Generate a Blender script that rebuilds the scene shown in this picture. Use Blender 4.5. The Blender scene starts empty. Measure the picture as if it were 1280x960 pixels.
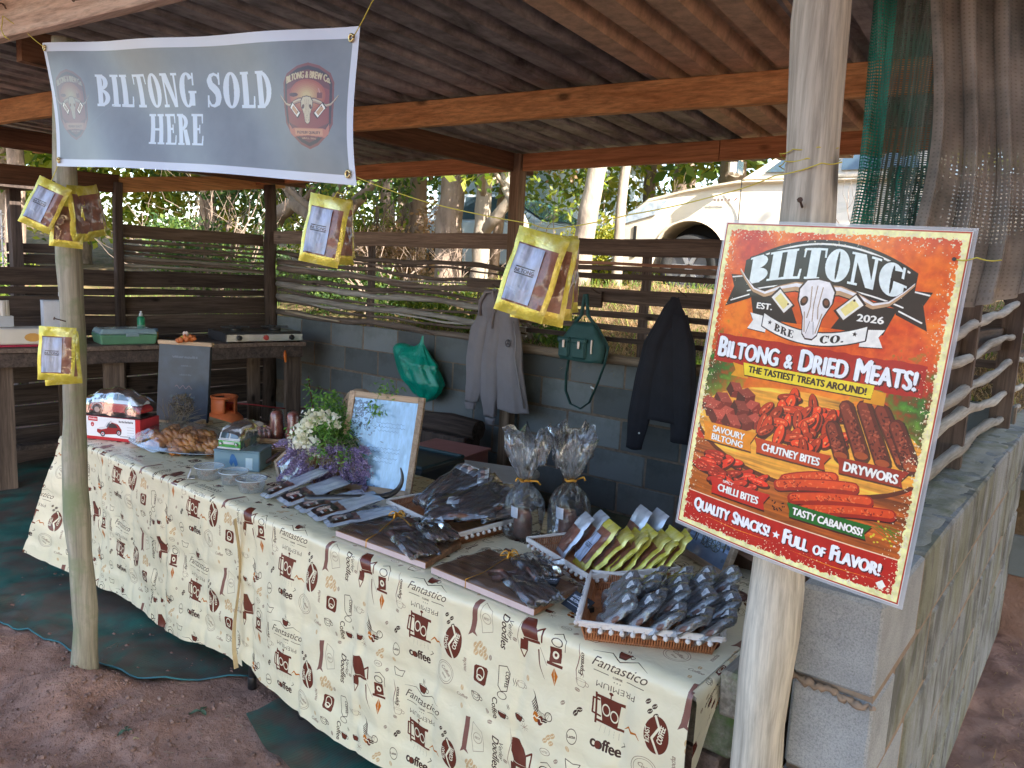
import bpy, math, random
import numpy as np
from mathutils import Vector, Matrix
random.seed(7); RNG = np.random.default_rng(11)
R_ = math.radians; PI = math.pi
scn = bpy.context.scene
col = scn.collection

# ---------------------------------------------------------------- camera
cam_d = bpy.data.cameras.new('camera'); cam = bpy.data.objects.new('camera', cam_d); col.objects.link(cam)
cam_d.sensor_width = 36; cam_d.lens = 27.03; cam_d.clip_start = 0.05; cam_d.clip_end = 2000
CR = Vector((0.78042993, 0.6232873, 0.04941727)); CU = Vector((-0.12817347, 0.08212758, 0.9883454)); CB = Vector((0.61196461, -0.77766831, 0.14398372))
m = Matrix((CR, CU, CB)).transposed().to_4x4(); m.translation = (0, 0, 1.65)
cam.matrix_world = m
scn.camera = cam
scn.render.resolution_x = 1024; scn.render.resolution_y = 768

# ---------------------------------------------------------------- sky and sun
SUN = Vector((0.86, -0.22, 0.62)).normalized()          # towards the sun
sun_el = math.asin(SUN.z); sun_az = math.atan2(SUN.x, SUN.y)
world = bpy.data.worlds.new('World'); scn.world = world; world.use_nodes = True
wn = world.node_tree; wn.nodes.clear()
sky = wn.nodes.new('ShaderNodeTexSky'); sky.sky_type = 'NISHITA'; sky.sun_disc = False
sky.sun_elevation = sun_el; sky.sun_rotation = sun_az; sky.air_density = 1.0; sky.dust_density = 1.5
bgn = wn.nodes.new('ShaderNodeBackground'); bgn.inputs['Strength'].default_value = 0.15
wo = wn.nodes.new('ShaderNodeOutputWorld')
wn.links.new(sky.outputs[0], bgn.inputs[0]); wn.links.new(bgn.outputs[0], wo.inputs[0])
sl = bpy.data.lights.new('sun', 'SUN'); sl.energy = 4.0; sl.angle = R_(0.6); sl.color = (1.0, 0.93, 0.82)
so = bpy.data.objects.new('sun', sl); col.objects.link(so)
so.rotation_euler = SUN.to_track_quat('Z', 'Y').to_euler()
scn.view_settings.view_transform = 'Standard'; scn.view_settings.look = 'None'
scn.view_settings.exposure = 2.25; scn.view_settings.gamma = 1
try:
    scn.cycles.transparent_max_bounces = 24; scn.cycles.max_bounces = 10
except Exception: pass

# ---------------------------------------------------------------- materials
MATS = {}
def _new(name):
    mt = bpy.data.materials.new(name); mt.use_nodes = True
    nt = mt.node_tree; b = nt.nodes['Principled BSDF']
    return mt, nt, b
def _coords(nt, scale, kind='Object'):
    tc = nt.nodes.new('ShaderNodeTexCoord'); mp = nt.nodes.new('ShaderNodeMapping')
    mp.inputs['Scale'].default_value = scale if hasattr(scale, '__len__') else (scale,)*3
    if kind == 'World': tc = nt.nodes.new('ShaderNodeNewGeometry'); kind = 'Position'
    nt.links.new(tc.outputs[kind], mp.inputs[0]); return mp
def _noise(nt, mp, sc, det=4, rough=0.55, dist=0.0):
    n = nt.nodes.new('ShaderNodeTexNoise'); n.inputs['Scale'].default_value = sc
    n.inputs['Detail'].default_value = det; n.inputs['Roughness'].default_value = rough; n.inputs['Distortion'].default_value = dist
    nt.links.new(mp.outputs[0], n.inputs['Vector']); return n
def _ramp(nt, src, stops):
    r = nt.nodes.new('ShaderNodeValToRGB'); e = r.color_ramp.elements
    while len(e) < len(stops): e.new(0.5)
    for k, (p, c) in enumerate(stops):
        e[k].position = p; e[k].color = (*c, 1) if len(c) == 3 else c
    nt.links.new(src, r.inputs[0]); return r
def _bump(nt, src, b, strength, dist=0.01, prev=None):
    bm_ = nt.nodes.new('ShaderNodeBump'); bm_.inputs['Strength'].default_value = strength; bm_.inputs['Distance'].default_value = dist
    nt.links.new(src, bm_.inputs['Height'])
    if prev: nt.links.new(prev.outputs[0], bm_.inputs['Normal'])
    nt.links.new(bm_.outputs[0], b.inputs['Normal']); return bm_
def _mixc(nt, fac, a, b, mode='MIX'):
    x = nt.nodes.new('ShaderNodeMix'); x.data_type = 'RGBA'; x.blend_type = mode
    for k, v in ((0, fac), (6, a), (7, b)):
        if hasattr(v, 'links') or hasattr(v, 'is_output'): nt.links.new(v, x.inputs[k])
        elif k == 0: x.inputs[0].default_value = v
        else: x.inputs[k].default_value = (*v, 1)
    return x.outputs[2]
def mat(name, c1, c2=None, rough=0.6, metal=0.0, nscale=8, bump=0.15, bscale=None, bdist=0.005, spec=0.5, stretch=(1,1,1), coat=0, trans=0, alpha=1, c3=None, contrast=0.22, kind='Object', emit=None, island=False):
    if name in MATS: return MATS[name]
    mt, nt, b = _new(name); MATS[name] = mt
    b.inputs['Roughness'].default_value = rough; b.inputs['Metallic'].default_value = metal
    b.inputs['Specular IOR Level'].default_value = spec; b.inputs['Coat Weight'].default_value = coat
    b.inputs['Transmission Weight'].default_value = trans; b.inputs['Alpha'].default_value = alpha
    c2 = c2 or tuple(x*0.75 for x in c1)
    mp = _coords(nt, stretch, kind)
    n = _noise(nt, mp, nscale, 6, 0.6)
    stops = [(0.5-contrast, c2), (0.5+contrast, c1)]
    if c3: stops = [(0.5-contrast, c2), (0.5, c1), (0.5+contrast, c3)]
    r = _ramp(nt, n.outputs[0], stops); out = r.outputs[0]
    if island:
        g = nt.nodes.new('ShaderNodeNewGeometry'); oi = nt.nodes.new('ShaderNodeObjectInfo')
        mm = nt.nodes.new('ShaderNodeMapRange'); mm.inputs['To Min'].default_value = 0.62; mm.inputs['To Max'].default_value = 1.3
        nt.links.new(oi.outputs['Random'], mm.inputs[0])
        out = _mixc(nt, 1.0, out, mm.outputs[0], 'MULTIPLY')
    nt.links.new(out, b.inputs['Base Color'])
    if emit: b.inputs['Emission Color'].default_value = (*emit[0], 1); b.inputs['Emission Strength'].default_value = emit[1]
    if bump:
        nb = _noise(nt, mp, bscale or nscale*4, 5, 0.65); _bump(nt, nb.outputs[0], b, bump, bdist)
    return mt
def wood(name, base, dark, axis=0, rough=0.75, sc=1.0, knots=True, moss=None):
    key = name + 'XYZ'[axis]
    if key in MATS: return MATS[key]
    mt, nt, b = _new(key); MATS[key] = mt
    b.inputs['Roughness'].default_value = rough; b.inputs['Specular IOR Level'].default_value = 0.25
    s = [22*sc]*3; s[axis] = 1.1*sc
    mp = _coords(nt, s)
    oi = nt.nodes.new('ShaderNodeObjectInfo'); ad = nt.nodes.new('ShaderNodeVectorMath'); ad.operation = 'ADD'
    mu = nt.nodes.new('ShaderNodeVectorMath'); mu.operation = 'SCALE'; mu.inputs['Scale'].default_value = 40
    cb = nt.nodes.new('ShaderNodeCombineXYZ')
    for k in range(3): nt.links.new(oi.outputs['Random'], cb.inputs[k])
    nt.links.new(cb.outputs[0], mu.inputs[0]); nt.links.new(mp.outputs[0], ad.inputs[0]); nt.links.new(mu.outputs[0], ad.inputs[1])
    n1 = _noise(nt, ad, 1.0, 7, 0.6, 0.6); n2 = _noise(nt, ad, 4.0, 5, 0.7, 0.2)
    r = _ramp(nt, n1.outputs[0], [(0.32, dark), (0.5, tuple((a+c)/2 for a, c in zip(base, dark))), (0.66, base)])
    r2 = _ramp(nt, n2.outputs[0], [(0.35, (0.62,)*3), (0.6, (1.06,)*3)])
    out = _mixc(nt, 1.0, r.outputs[0], r2.outputs[0], 'MULTIPLY')
    if knots:
        mk = _coords(nt, [5*sc if k != axis else 2.2*sc for k in range(3)])
        vo = nt.nodes.new('ShaderNodeTexVoronoi'); vo.inputs['Scale'].default_value = 1.0; nt.links.new(mk.outputs[0], vo.inputs['Vector'])
        rk = _ramp(nt, vo.outputs['Distance'], [(0.04, (0.25,)*3), (0.11, (1,)*3)])
        out = _mixc(nt, 1.0, out, rk.outputs[0], 'MULTIPLY')
    if moss:
        mm = _coords(nt, 3.0); nm = _noise(nt, mm, 1.5, 6, 0.7)
        rm = _ramp(nt, nm.outputs[0], [(0.45, (0,)*3), (0.62, (1,)*3)])
        out = _mixc(nt, rm.outputs[0], out, moss)
    mr = nt.nodes.new('ShaderNodeMapRange'); mr.inputs['To Min'].default_value = 0.75; mr.inputs['To Max'].default_value = 1.2
    nt.links.new(oi.outputs['Random'], mr.inputs[0]); out = _mixc(nt, 1.0, out, mr.outputs[0], 'MULTIPLY')
    nt.links.new(out, b.inputs['Base Color']); _bump(nt, n1.outputs[0], b, 0.5, 0.004)
    return mt
def film(name, tint=(0.93, 0.95, 0.98), haze=0.05, rough=0.05, bscale=30, bump=0.5, boost=1.0):
    """thin clear plastic: transparent, a little milky, with sharp fresnel glints on its creases"""
    if name in MATS: return MATS[name]
    mt, nt, b = _new(name); MATS[name] = mt
    o = nt.nodes['Material Output']
    b.inputs['Base Color'].default_value = (*tint, 1); b.inputs['Roughness'].default_value = rough; b.inputs['Specular IOR Level'].default_value = 1.0
    tr = nt.nodes.new('ShaderNodeBsdfTransparent'); tr.inputs[0].default_value = (*tint, 1)
    gl = nt.nodes.new('ShaderNodeBsdfGlossy'); gl.inputs['Roughness'].default_value = rough
    mp = _coords(nt, 1.0); n = _noise(nt, mp, bscale, 4, 0.5, 0.5)
    vo = nt.nodes.new('ShaderNodeTexVoronoi'); vo.inputs['Scale'].default_value = bscale*0.7; nt.links.new(mp.outputs[0], vo.inputs['Vector'])
    ad = nt.nodes.new('ShaderNodeMath'); ad.operation = 'ADD'; nt.links.new(n.outputs[0], ad.inputs[0]); nt.links.new(vo.outputs[0], ad.inputs[1])
    bm_ = nt.nodes.new('ShaderNodeBump'); bm_.inputs['Strength'].default_value = bump; bm_.inputs['Distance'].default_value = 0.01
    nt.links.new(ad.outputs[0], bm_.inputs['Height'])
    nt.links.new(bm_.outputs[0], gl.inputs['Normal']); nt.links.new(bm_.outputs[0], b.inputs['Normal'])
    fr = nt.nodes.new('ShaderNodeFresnel'); fr.inputs['IOR'].default_value = 1.5; nt.links.new(bm_.outputs[0], fr.inputs['Normal'])
    mu = nt.nodes.new('ShaderNodeMath'); mu.operation = 'MULTIPLY'; mu.use_clamp = True; mu.inputs[1].default_value = 1.5*boost; nt.links.new(fr.outputs[0], mu.inputs[0])
    m1 = nt.nodes.new('ShaderNodeMixShader'); m1.inputs[0].default_value = haze; nt.links.new(tr.outputs[0], m1.inputs[1]); nt.links.new(b.outputs[0], m1.inputs[2])
    m2 = nt.nodes.new('ShaderNodeMixShader'); nt.links.new(mu.outputs[0], m2.inputs[0]); nt.links.new(m1.outputs[0], m2.inputs[1]); nt.links.new(gl.outputs[0], m2.inputs[2])
    nt.links.new(m2.outputs[0], o.inputs[0]); return mt
def leafm(name, c1, c2, c3=None, trans=0.45):
    if name in MATS: return MATS[name]
    mt, nt, b = _new(name); MATS[name] = mt; o = nt.nodes['Material Output']
    g = nt.nodes.new('ShaderNodeNewGeometry')
    r = _ramp(nt, g.outputs['Random Per Island'], [(0.0, c2), (0.55, c1), (1.0, c3 or c1)])
    nt.links.new(r.outputs[0], b.inputs['Base Color']); b.inputs['Roughness'].default_value = 0.5; b.inputs['Specular IOR Level'].default_value = 0.35
    t = nt.nodes.new('ShaderNodeBsdfTranslucent'); tc = _mixc(nt, 1.0, r.outputs[0], (1.5, 1.6, 0.7), 'MULTIPLY'); nt.links.new(tc, t.inputs[0])
    ms = nt.nodes.new('ShaderNodeMixShader'); ms.inputs[0].default_value = trans
    nt.links.new(b.outputs[0], ms.inputs[1]); nt.links.new(t.outputs[0], ms.inputs[2]); nt.links.new(ms.outputs[0], o.inputs[0]); return mt
def mesh_net(name, color, color2, su, sv, duty=0.45, rough=0.5, open_=True, soften=0.0):
    """woven shade netting: UV driven weave, holes are transparent"""
    if name in MATS: return MATS[name]
    mt, nt, b = _new(name); MATS[name] = mt; o = nt.nodes['Material Output']
    tc = nt.nodes.new('ShaderNodeTexCoord'); sp = nt.nodes.new('ShaderNodeSeparateXYZ'); nt.links.new(tc.outputs['UV'], sp.inputs[0])
    def wave(out, s):
        m1 = nt.nodes.new('ShaderNodeMath'); m1.operation = 'MULTIPLY'; m1.inputs[1].default_value = s; nt.links.new(out, m1.inputs[0])
        m2 = nt.nodes.new('ShaderNodeMath'); m2.operation = 'FRACT'; nt.links.new(m1.outputs[0], m2.inputs[0])
        m3 = nt.nodes.new('ShaderNodeMath'); m3.operation = 'LESS_THAN'; m3.inputs[1].default_value = duty; nt.links.new(m2.outputs[0], m3.inputs[0]); return m3
    a = wave(sp.outputs[0], su); c = wave(sp.outputs[1], sv)
    mx = nt.nodes.new('ShaderNodeMath'); mx.operation = 'MAXIMUM'; nt.links.new(a.outputs[0], mx.inputs[0]); nt.links.new(c.outputs[0], mx.inputs[1])
    mp = _coords(nt, 1.0); n = _noise(nt, mp, 9, 5, 0.6)
    r = _ramp(nt, n.outputs[0], [(0.35, color2), (0.65, color)]); nt.links.new(r.outputs[0], b.inputs['Base Color'])
    b.inputs['Roughness'].default_value = rough
    tl = nt.nodes.new('ShaderNodeBsdfTranslucent'); nt.links.new(r.outputs[0], tl.inputs[0])
    ms0 = nt.nodes.new('ShaderNodeMixShader'); ms0.inputs[0].default_value = 0.35; nt.links.new(b.outputs[0], ms0.inputs[1]); nt.links.new(tl.outputs[0], ms0.inputs[2])
    tr = nt.nodes.new('ShaderNodeBsdfTransparent'); ms = nt.nodes.new('ShaderNodeMixShader')
    mr = nt.nodes.new('ShaderNodeMapRange'); mr.inputs['To Min'].default_value = soften; nt.links.new(mx.outputs[0], mr.inputs[0])
    nt.links.new(mr.outputs[0], ms.inputs[0]); nt.links.new(tr.outputs[0], ms.inputs[1]); nt.links.new(ms0.outputs[0], ms.inputs[2])
    nt.links.new(ms.outputs[0], o.inputs[0]); return mt
def imgmat(name, arr, rough=0.4, spec=0.5, coat=0.0, repeat=True, bump=0.0, bscale=20, trans=0, alpha=False, bdist=0.01, kind='Object'):
    """material whose print is drawn by this script (arr: H x W x 3, sRGB 0..1)"""
    h, w = arr.shape[:2]
    im = bpy.data.images.new(name, w, h, alpha=False)
    px = np.ones((h, w, 4), np.float32); px[..., :3] = np.clip(arr, 0, 1)
    im.pixels.foreach_set(px.ravel()); im.update(); im.pack()
    mt, nt, b = _new(name); MATS[name] = mt
    t = nt.nodes.new('ShaderNodeTexImage'); t.image = im; t.extension = 'REPEAT' if repeat else 'EXTEND'
    tc = nt.nodes.new('ShaderNodeTexCoord'); nt.links.new(tc.outputs['UV'], t.inputs[0])
    nt.links.new(t.outputs[0], b.inputs['Base Color']); b.inputs['Roughness'].default_value = rough
    b.inputs['Specular IOR Level'].default_value = spec; b.inputs['Coat Weight'].default_value = coat; b.inputs['Coat Roughness'].default_value = 0.08
    if bump:
        mp = _coords(nt, 1.0, kind); n = _noise(nt, mp, bscale, 4, 0.5, 0.6); bb = _bump(nt, n.outputs[0], b, bump, bdist)
        if coat: nt.links.new(bb.outputs[0], b.inputs['Coat Normal'])
    if trans:
        o = nt.nodes['Material Output']; tl = nt.nodes.new('ShaderNodeBsdfTranslucent'); nt.links.new(t.outputs[0], tl.inputs[0])
        ms = nt.nodes.new('ShaderNodeMixShader'); ms.inputs[0].default_value = trans
        nt.links.new(b.outputs[0], ms.inputs[1]); nt.links.new(tl.outputs[0], ms.inputs[2]); nt.links.new(ms.outputs[0], o.inputs[0])
    return mt

# ---------------------------------------------------------------- object helpers
def tag(o, label=None, cat=None, group=None, kind=None):
    if label: o['label'] = label
    if cat: o['category'] = cat
    if group: o['group'] = group
    if kind: o['kind'] = kind
    return o
def thing(name, label, cat, loc=(0, 0, 0), rz=0.0, group=None, rot=None):
    o = bpy.data.objects.new(name, None); col.objects.link(o); o.empty_display_size = 0.05
    mw = (rot.to_4x4() if rot is not None else Matrix.Rotation(rz, 4, 'Z')); mw.translation = Vector(loc)
    o.matrix_world = mw; WM[o.name] = mw.copy()
    return tag(o, label, cat, group)
WM = {}
def frame_of(xd, yd):
    x = Vector(xd).normalized(); y = Vector(yd); z = x.cross(y).normalized(); y = z.cross(x).normalized()
    return Matrix((x, y, z)).transposed()
class MB:
    """collects faces, then links them as ONE mesh object"""
    def __init__(s): s.v = []; s.f = []; s.mi = []; s.uv = {}; s.cur = 0; s.sm = []; s.smooth = False
    def add(s, vs, fs, uvs=None):
        o = len(s.v); s.v.extend([tuple(p) for p in vs])
        for k, f in enumerate(fs):
            if uvs is not None: s.uv[len(s.f)] = [uvs[i] for i in f]
            s.f.append(tuple(i+o for i in f)); s.mi.append(s.cur); s.sm.append(s.smooth)
        return s
    def box(s, c, size, rot=None, jit=0.0, ch=0.0):
        hx, hy, hz = [q/2 for q in size]; vs = []
        if ch:
            for sx in (-1, 1):
                for sy in (-1, 1):
                    for sz in (-1, 1):
                        for ax in range(3):
                            p = [sx*hx, sy*hy, sz*hz]
                            q = [sx*(hx-ch), sy*(hy-ch), sz*(hz-ch)]; q[ax] = p[ax]; vs.append(Vector(q))
            idx = lambda sx, sy, sz, ax: (((sx > 0)*4+(sy > 0)*2+(sz > 0))*3+ax)
            fs = []
            for sg in (-1, 1):
                for ax, (a1, a2) in enumerate(((1, 2), (2, 0), (0, 1))):
                    q = []
                    for u, w in ((-1, -1), (1, -1), (1, 1), (-1, 1)):
                        t = [0, 0, 0]; t[ax] = sg; t[a1] = u; t[a2] = w; q.append(idx(*t, ax))
                    fs.append(tuple(q if sg > 0 else q[::-1]))
            for ax in range(3):
                a1, a2 = (ax+1) % 3, (ax+2) % 3
                for u in (-1, 1):
                    for w in (-1, 1):
                        t0 = [0]*3; t1 = [0]*3; t0[ax] = -1; t1[ax] = 1; t0[a1] = t1[a1] = u; t0[a2] = t1[a2] = w
                        q = [idx(*t0, a1), idx(*t1, a1), idx(*t1, a2), idx(*t0, a2)]
                        fs.append(tuple(q[::-1] if u*w > 0 else q))
            for sx in (-1, 1):
                for sy in (-1, 1):
                    for sz in (-1, 1):
                        q = [idx(sx, sy, sz, k) for k in range(3)]
                        fs.append(tuple(q if sx*sy*sz > 0 else q[::-1]))
        else:
            vs = [Vector((sx*hx, sy*hy, sz*hz)) for sx in (-1, 1) for sy in (-1, 1) for sz in (-1, 1)]
            fs = [(0, 1, 3, 2), (4, 6, 7, 5), (0, 4, 5, 1), (2, 3, 7, 6), (0, 2, 6, 4), (1, 5, 7, 3)]
        if jit: vs = [p+Vector([random.uniform(-jit, jit) for _ in range(3)]) for p in vs]
        if rot is not None: vs = [rot @ p for p in vs]
        c = Vector(c); return s.add([p+c for p in vs], fs)
    def tube(s, pts, r, n=8, cap=True, sq=None, twist=None):
        pts = [Vector(p) for p in pts]; k = len(pts); rs = r if hasattr(r, '__len__') else [r]*k
        t0 = (pts[1]-pts[0]).normalized(); up = Vector((0, 0, 1)) if abs(t0.z) < 0.9 else Vector((1, 0, 0))
        a = t0.cross(up).normalized(); vs = []
        for i, p in enumerate(pts):
            t = (pts[min(i+1, k-1)]-pts[max(i-1, 0)]).normalized()
            a = (a-t*a.dot(t)); a = a.normalized() if a.length > 1e-6 else t.orthogonal().normalized(); b = t.cross(a)
            for j in range(n):
                g = 2*PI*j/n; vs.append(p+(a*math.cos(g)+b*math.sin(g)*(sq or 1))*rs[i])
        fs = [(i*n+j, i*n+(j+1) % n, (i+1)*n+(j+1) % n, (i+1)*n+j) for i in range(k-1) for j in range(n)]
        s.add(vs, fs)
        if cap:
            o = len(s.v)-len(vs)
            for q in (tuple(o+j for j in range(n-1, -1, -1)), tuple(o+(k-1)*n+j for j in range(n))):
                s.f.append(q); s.mi.append(s.cur); s.sm.append(False)
        return s
    def lathe(s, prof, n=20, c=(0, 0, 0), sx=1, sy=1, wob=None):
        vs = []; k = len(prof)
        for i, (r, z) in enumerate(prof):
            for j in range(n):
                g = 2*PI*j/n; w = wob(g, z) if wob else 1
                vs.append((c[0]+r*w*sx*math.cos(g), c[1]+r*w*sy*math.sin(g), c[2]+z))
        fs = [(i*n+j, i*n+(j+1) % n, (i+1)*n+(j+1) % n, (i+1)*n+j) for i in range(k-1) for j in range(n)]
        o = len(s.v); s.add(vs, fs)
        if prof[0][0] > 1e-5: s.f.append(tuple(o+j for j in range(n-1, -1, -1))); s.mi.append(s.cur); s.sm.append(False)
        if prof[-1][0] > 1e-5: s.f.append(tuple(o+(k-1)*n+j for j in range(n))); s.mi.append(s.cur); s.sm.append(False)
        return s
    def grid(s, fn, nu, nv, uvfn=None, flip=False):
        vs = []; uvs = []
        for j in range(nv+1):
            for i in range(nu+1):
                u, v = i/nu, j/nv; vs.append(fn(u, v)); uvs.append(uvfn(u, v) if uvfn else (u, v))
        fs = [(j*(nu+1)+i, j*(nu+1)+i+1, (j+1)*(nu+1)+i+1, (j+1)*(nu+1)+i) for j in range(nv) for i in range(nu)]
        if flip: fs = [f[::-1] for f in fs]
        return s.add(vs, fs, uvs)
    def prism(s, poly, y0, y1, axis=1, M=None):
        """2D polygon (a,b) extruded along an axis: axis 1 -> (a, y, b); axis 2 -> (a, b, y); axis 0 -> (y, a, b)"""
        n = len(poly)
        def P(a, b, y): return (a, y, b) if axis == 1 else ((a, b, y) if axis == 2 else (y, a, b))
        vs = [Vector(P(a, b, y0)) for a, b in poly]+[Vector(P(a, b, y1)) for a, b in poly]
        if M is not None: vs = [M @ p for p in vs]
        fs = [tuple(range(n)), tuple(range(2*n-1, n-1, -1))]+[(i, i+n, (i+1) % n+n, (i+1) % n) for i in range(n)]
        return s.add(vs, fs)
    def ball(s, c, r, n=8, m_=6, sc=(1, 1, 1), rot=None):
        vs = []; c = Vector(c)
        for i in range(m_+1):
            th = PI*i/m_
            for j in range(n):
                g = 2*PI*j/n; p = Vector((r*sc[0]*math.sin(th)*math.cos(g), r*sc[1]*math.sin(th)*math.sin(g), r*sc[2]*math.cos(th)))
                if rot is not None: p = rot @ p
                vs.append(c+p)
        return s.add(vs, [(i*n+j, (i+1)*n+j, (i+1)*n+(j+1) % n, i*n+(j+1) % n) for i in range(m_) for j in range(n)])
    def build(s, name, mats, parent=None, smooth=None, world=False, solid=None, bevel=None, subd=None):
        me = bpy.data.meshes.new(name); vs = s.v
        if world and parent is not None:
            inv = WM[parent.name].inverted(); vs = [inv @ Vector(p) for p in vs]
        me.from_pydata([tuple(p) for p in vs], [], s.f)
        mats = mats if isinstance(mats, (list, tuple)) else [mats]
        for q in mats: me.materials.append(q)
        if len(mats) > 1: me.polygons.foreach_set('material_index', s.mi)
        if s.uv:
            ul = me.uv_layers.new(name='UVMap')
            for k, p in enumerate(me.polygons):
                q = s.uv.get(k)
                if q:
                    for li, t in zip(p.loop_indices, q): ul.data[li].uv = t
        if smooth is True: me.polygons.foreach_set('use_smooth', [True]*len(s.f))
        elif smooth is None: me.polygons.foreach_set('use_smooth', s.sm)
        o = bpy.data.objects.new(name, me); col.objects.link(o)
        if parent is not None: o.parent = parent
        WM[o.name] = Matrix()
        if solid:
            md = o.modifiers.new('thickness', 'SOLIDIFY'); md.thickness = solid; md.offset = 0
        if bevel:
            md = o.modifiers.new('bevel', 'BEVEL'); md.width = bevel; md.segments = 2; md.limit_method = 'ANGLE'
        if subd: md = o.modifiers.new('subd', 'SUBSURF'); md.levels = subd; md.render_levels = subd
        return o
def copy_tree(o, parent=None):
    c = o.copy(); col.objects.link(c); c.parent = parent
    for ch in list(o.children): copy_tree(ch, c)
    return c
def put(o, loc, rot=None, rz=0.0, scale=1.0):
    mw = (rot.to_4x4() if rot is not None else Matrix.Rotation(rz, 4, 'Z'))
    mw = mw @ Matrix.Scale(scale, 4); mw.translation = Vector(loc); o.matrix_world = mw; WM[o.name] = mw.copy(); return o
def lerp(a, b, t): return a+(b-a)*t
def vn(x, y, seed=0):
    """smooth value noise, numpy friendly, about -1..1"""
    x = np.asarray(x, float); y = np.asarray(y, float); xi = np.floor(x); yi = np.floor(y); fx = x-xi; fy = y-yi
    fx = fx*fx*(3-2*fx); fy = fy*fy*(3-2*fy)
    def h(a, b):
        t = np.sin(a*127.1+b*311.7+seed*74.7)*43758.5453; return (t-np.floor(t))*2-1
    return (h(xi, yi)*(1-fx)+h(xi+1, yi)*fx)*(1-fy)+(h(xi, yi+1)*(1-fx)+h(xi+1, yi+1)*fx)*fy
def fbm(x, y, o=4, seed=0):
    s = 0; a = 1; f = 1
    for k in range(o): s = s+a*vn(np.asarray(x)*f, np.asarray(y)*f, seed+k*3); a *= 0.5; f *= 2.03
    return s
def leaf_cloud(name, blobs, n, size, mt, parent=None, asp=0.5, droop=0.0, fill=0.55, kind=None, shape=4, up=0.3):
    """blobs: (x,y,z,rx,ry,rz); n leaves of about `size`, denser to the outside of each blob"""
    w = np.array([b[3]*b[4]*b[5] for b in blobs])**0.7; idx = RNG.choice(len(blobs), n, p=w/w.sum()); B = np.array(blobs)[idx]
    d = RNG.normal(size=(n, 3)); d /= np.linalg.norm(d, axis=1)[:, None]; r = RNG.random(n)**(1/3.)*(1-fill)+fill*RNG.random(n)**0.25
    P = B[:, :3]+d*B[:, 3:]*r[:, None]+RNG.normal(size=(n, 3))*size*0.6
    nrm = RNG.normal(size=(n, 3)); nrm[:, 2] += up; nrm /= np.linalg.norm(nrm, axis=1)[:, None]
    a = np.cross(nrm, RNG.normal(size=(n, 3))); a /= np.linalg.norm(a, axis=1)[:, None]
    a[:, 2] -= droop; a /= np.linalg.norm(a, axis=1)[:, None]; b = np.cross(nrm, a)
    s = size*(0.55+0.9*RNG.random(n))[:, None]
    V = np.stack([P-a*s*0.5, P+b*s*asp*0.5+nrm*s*0.08, P+a*s*0.5, P-b*s*asp*0.5+nrm*s*0.08], 1).reshape(-1, 3)
    me = bpy.data.meshes.new(name); me.vertices.add(4*n); me.loops.add(4*n); me.polygons.add(n)
    if parent is not None: V = V-np.array(WM[parent.name].translation)
    me.vertices.foreach_set('co', V.astype(np.float32).ravel()); me.loops.foreach_set('vertex_index', np.arange(4*n, dtype=np.int32))
    me.polygons.foreach_set('loop_start', np.arange(0, 4*n, 4, dtype=np.int32)); me.polygons.foreach_set('loop_total', np.full(n, 4, np.int32))
    me.update(calc_edges=True); me.materials.append(mt)
    o = bpy.data.objects.new(name, me); col.objects.link(o); o.parent = parent
    if kind: o['kind'] = kind
    return o

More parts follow.
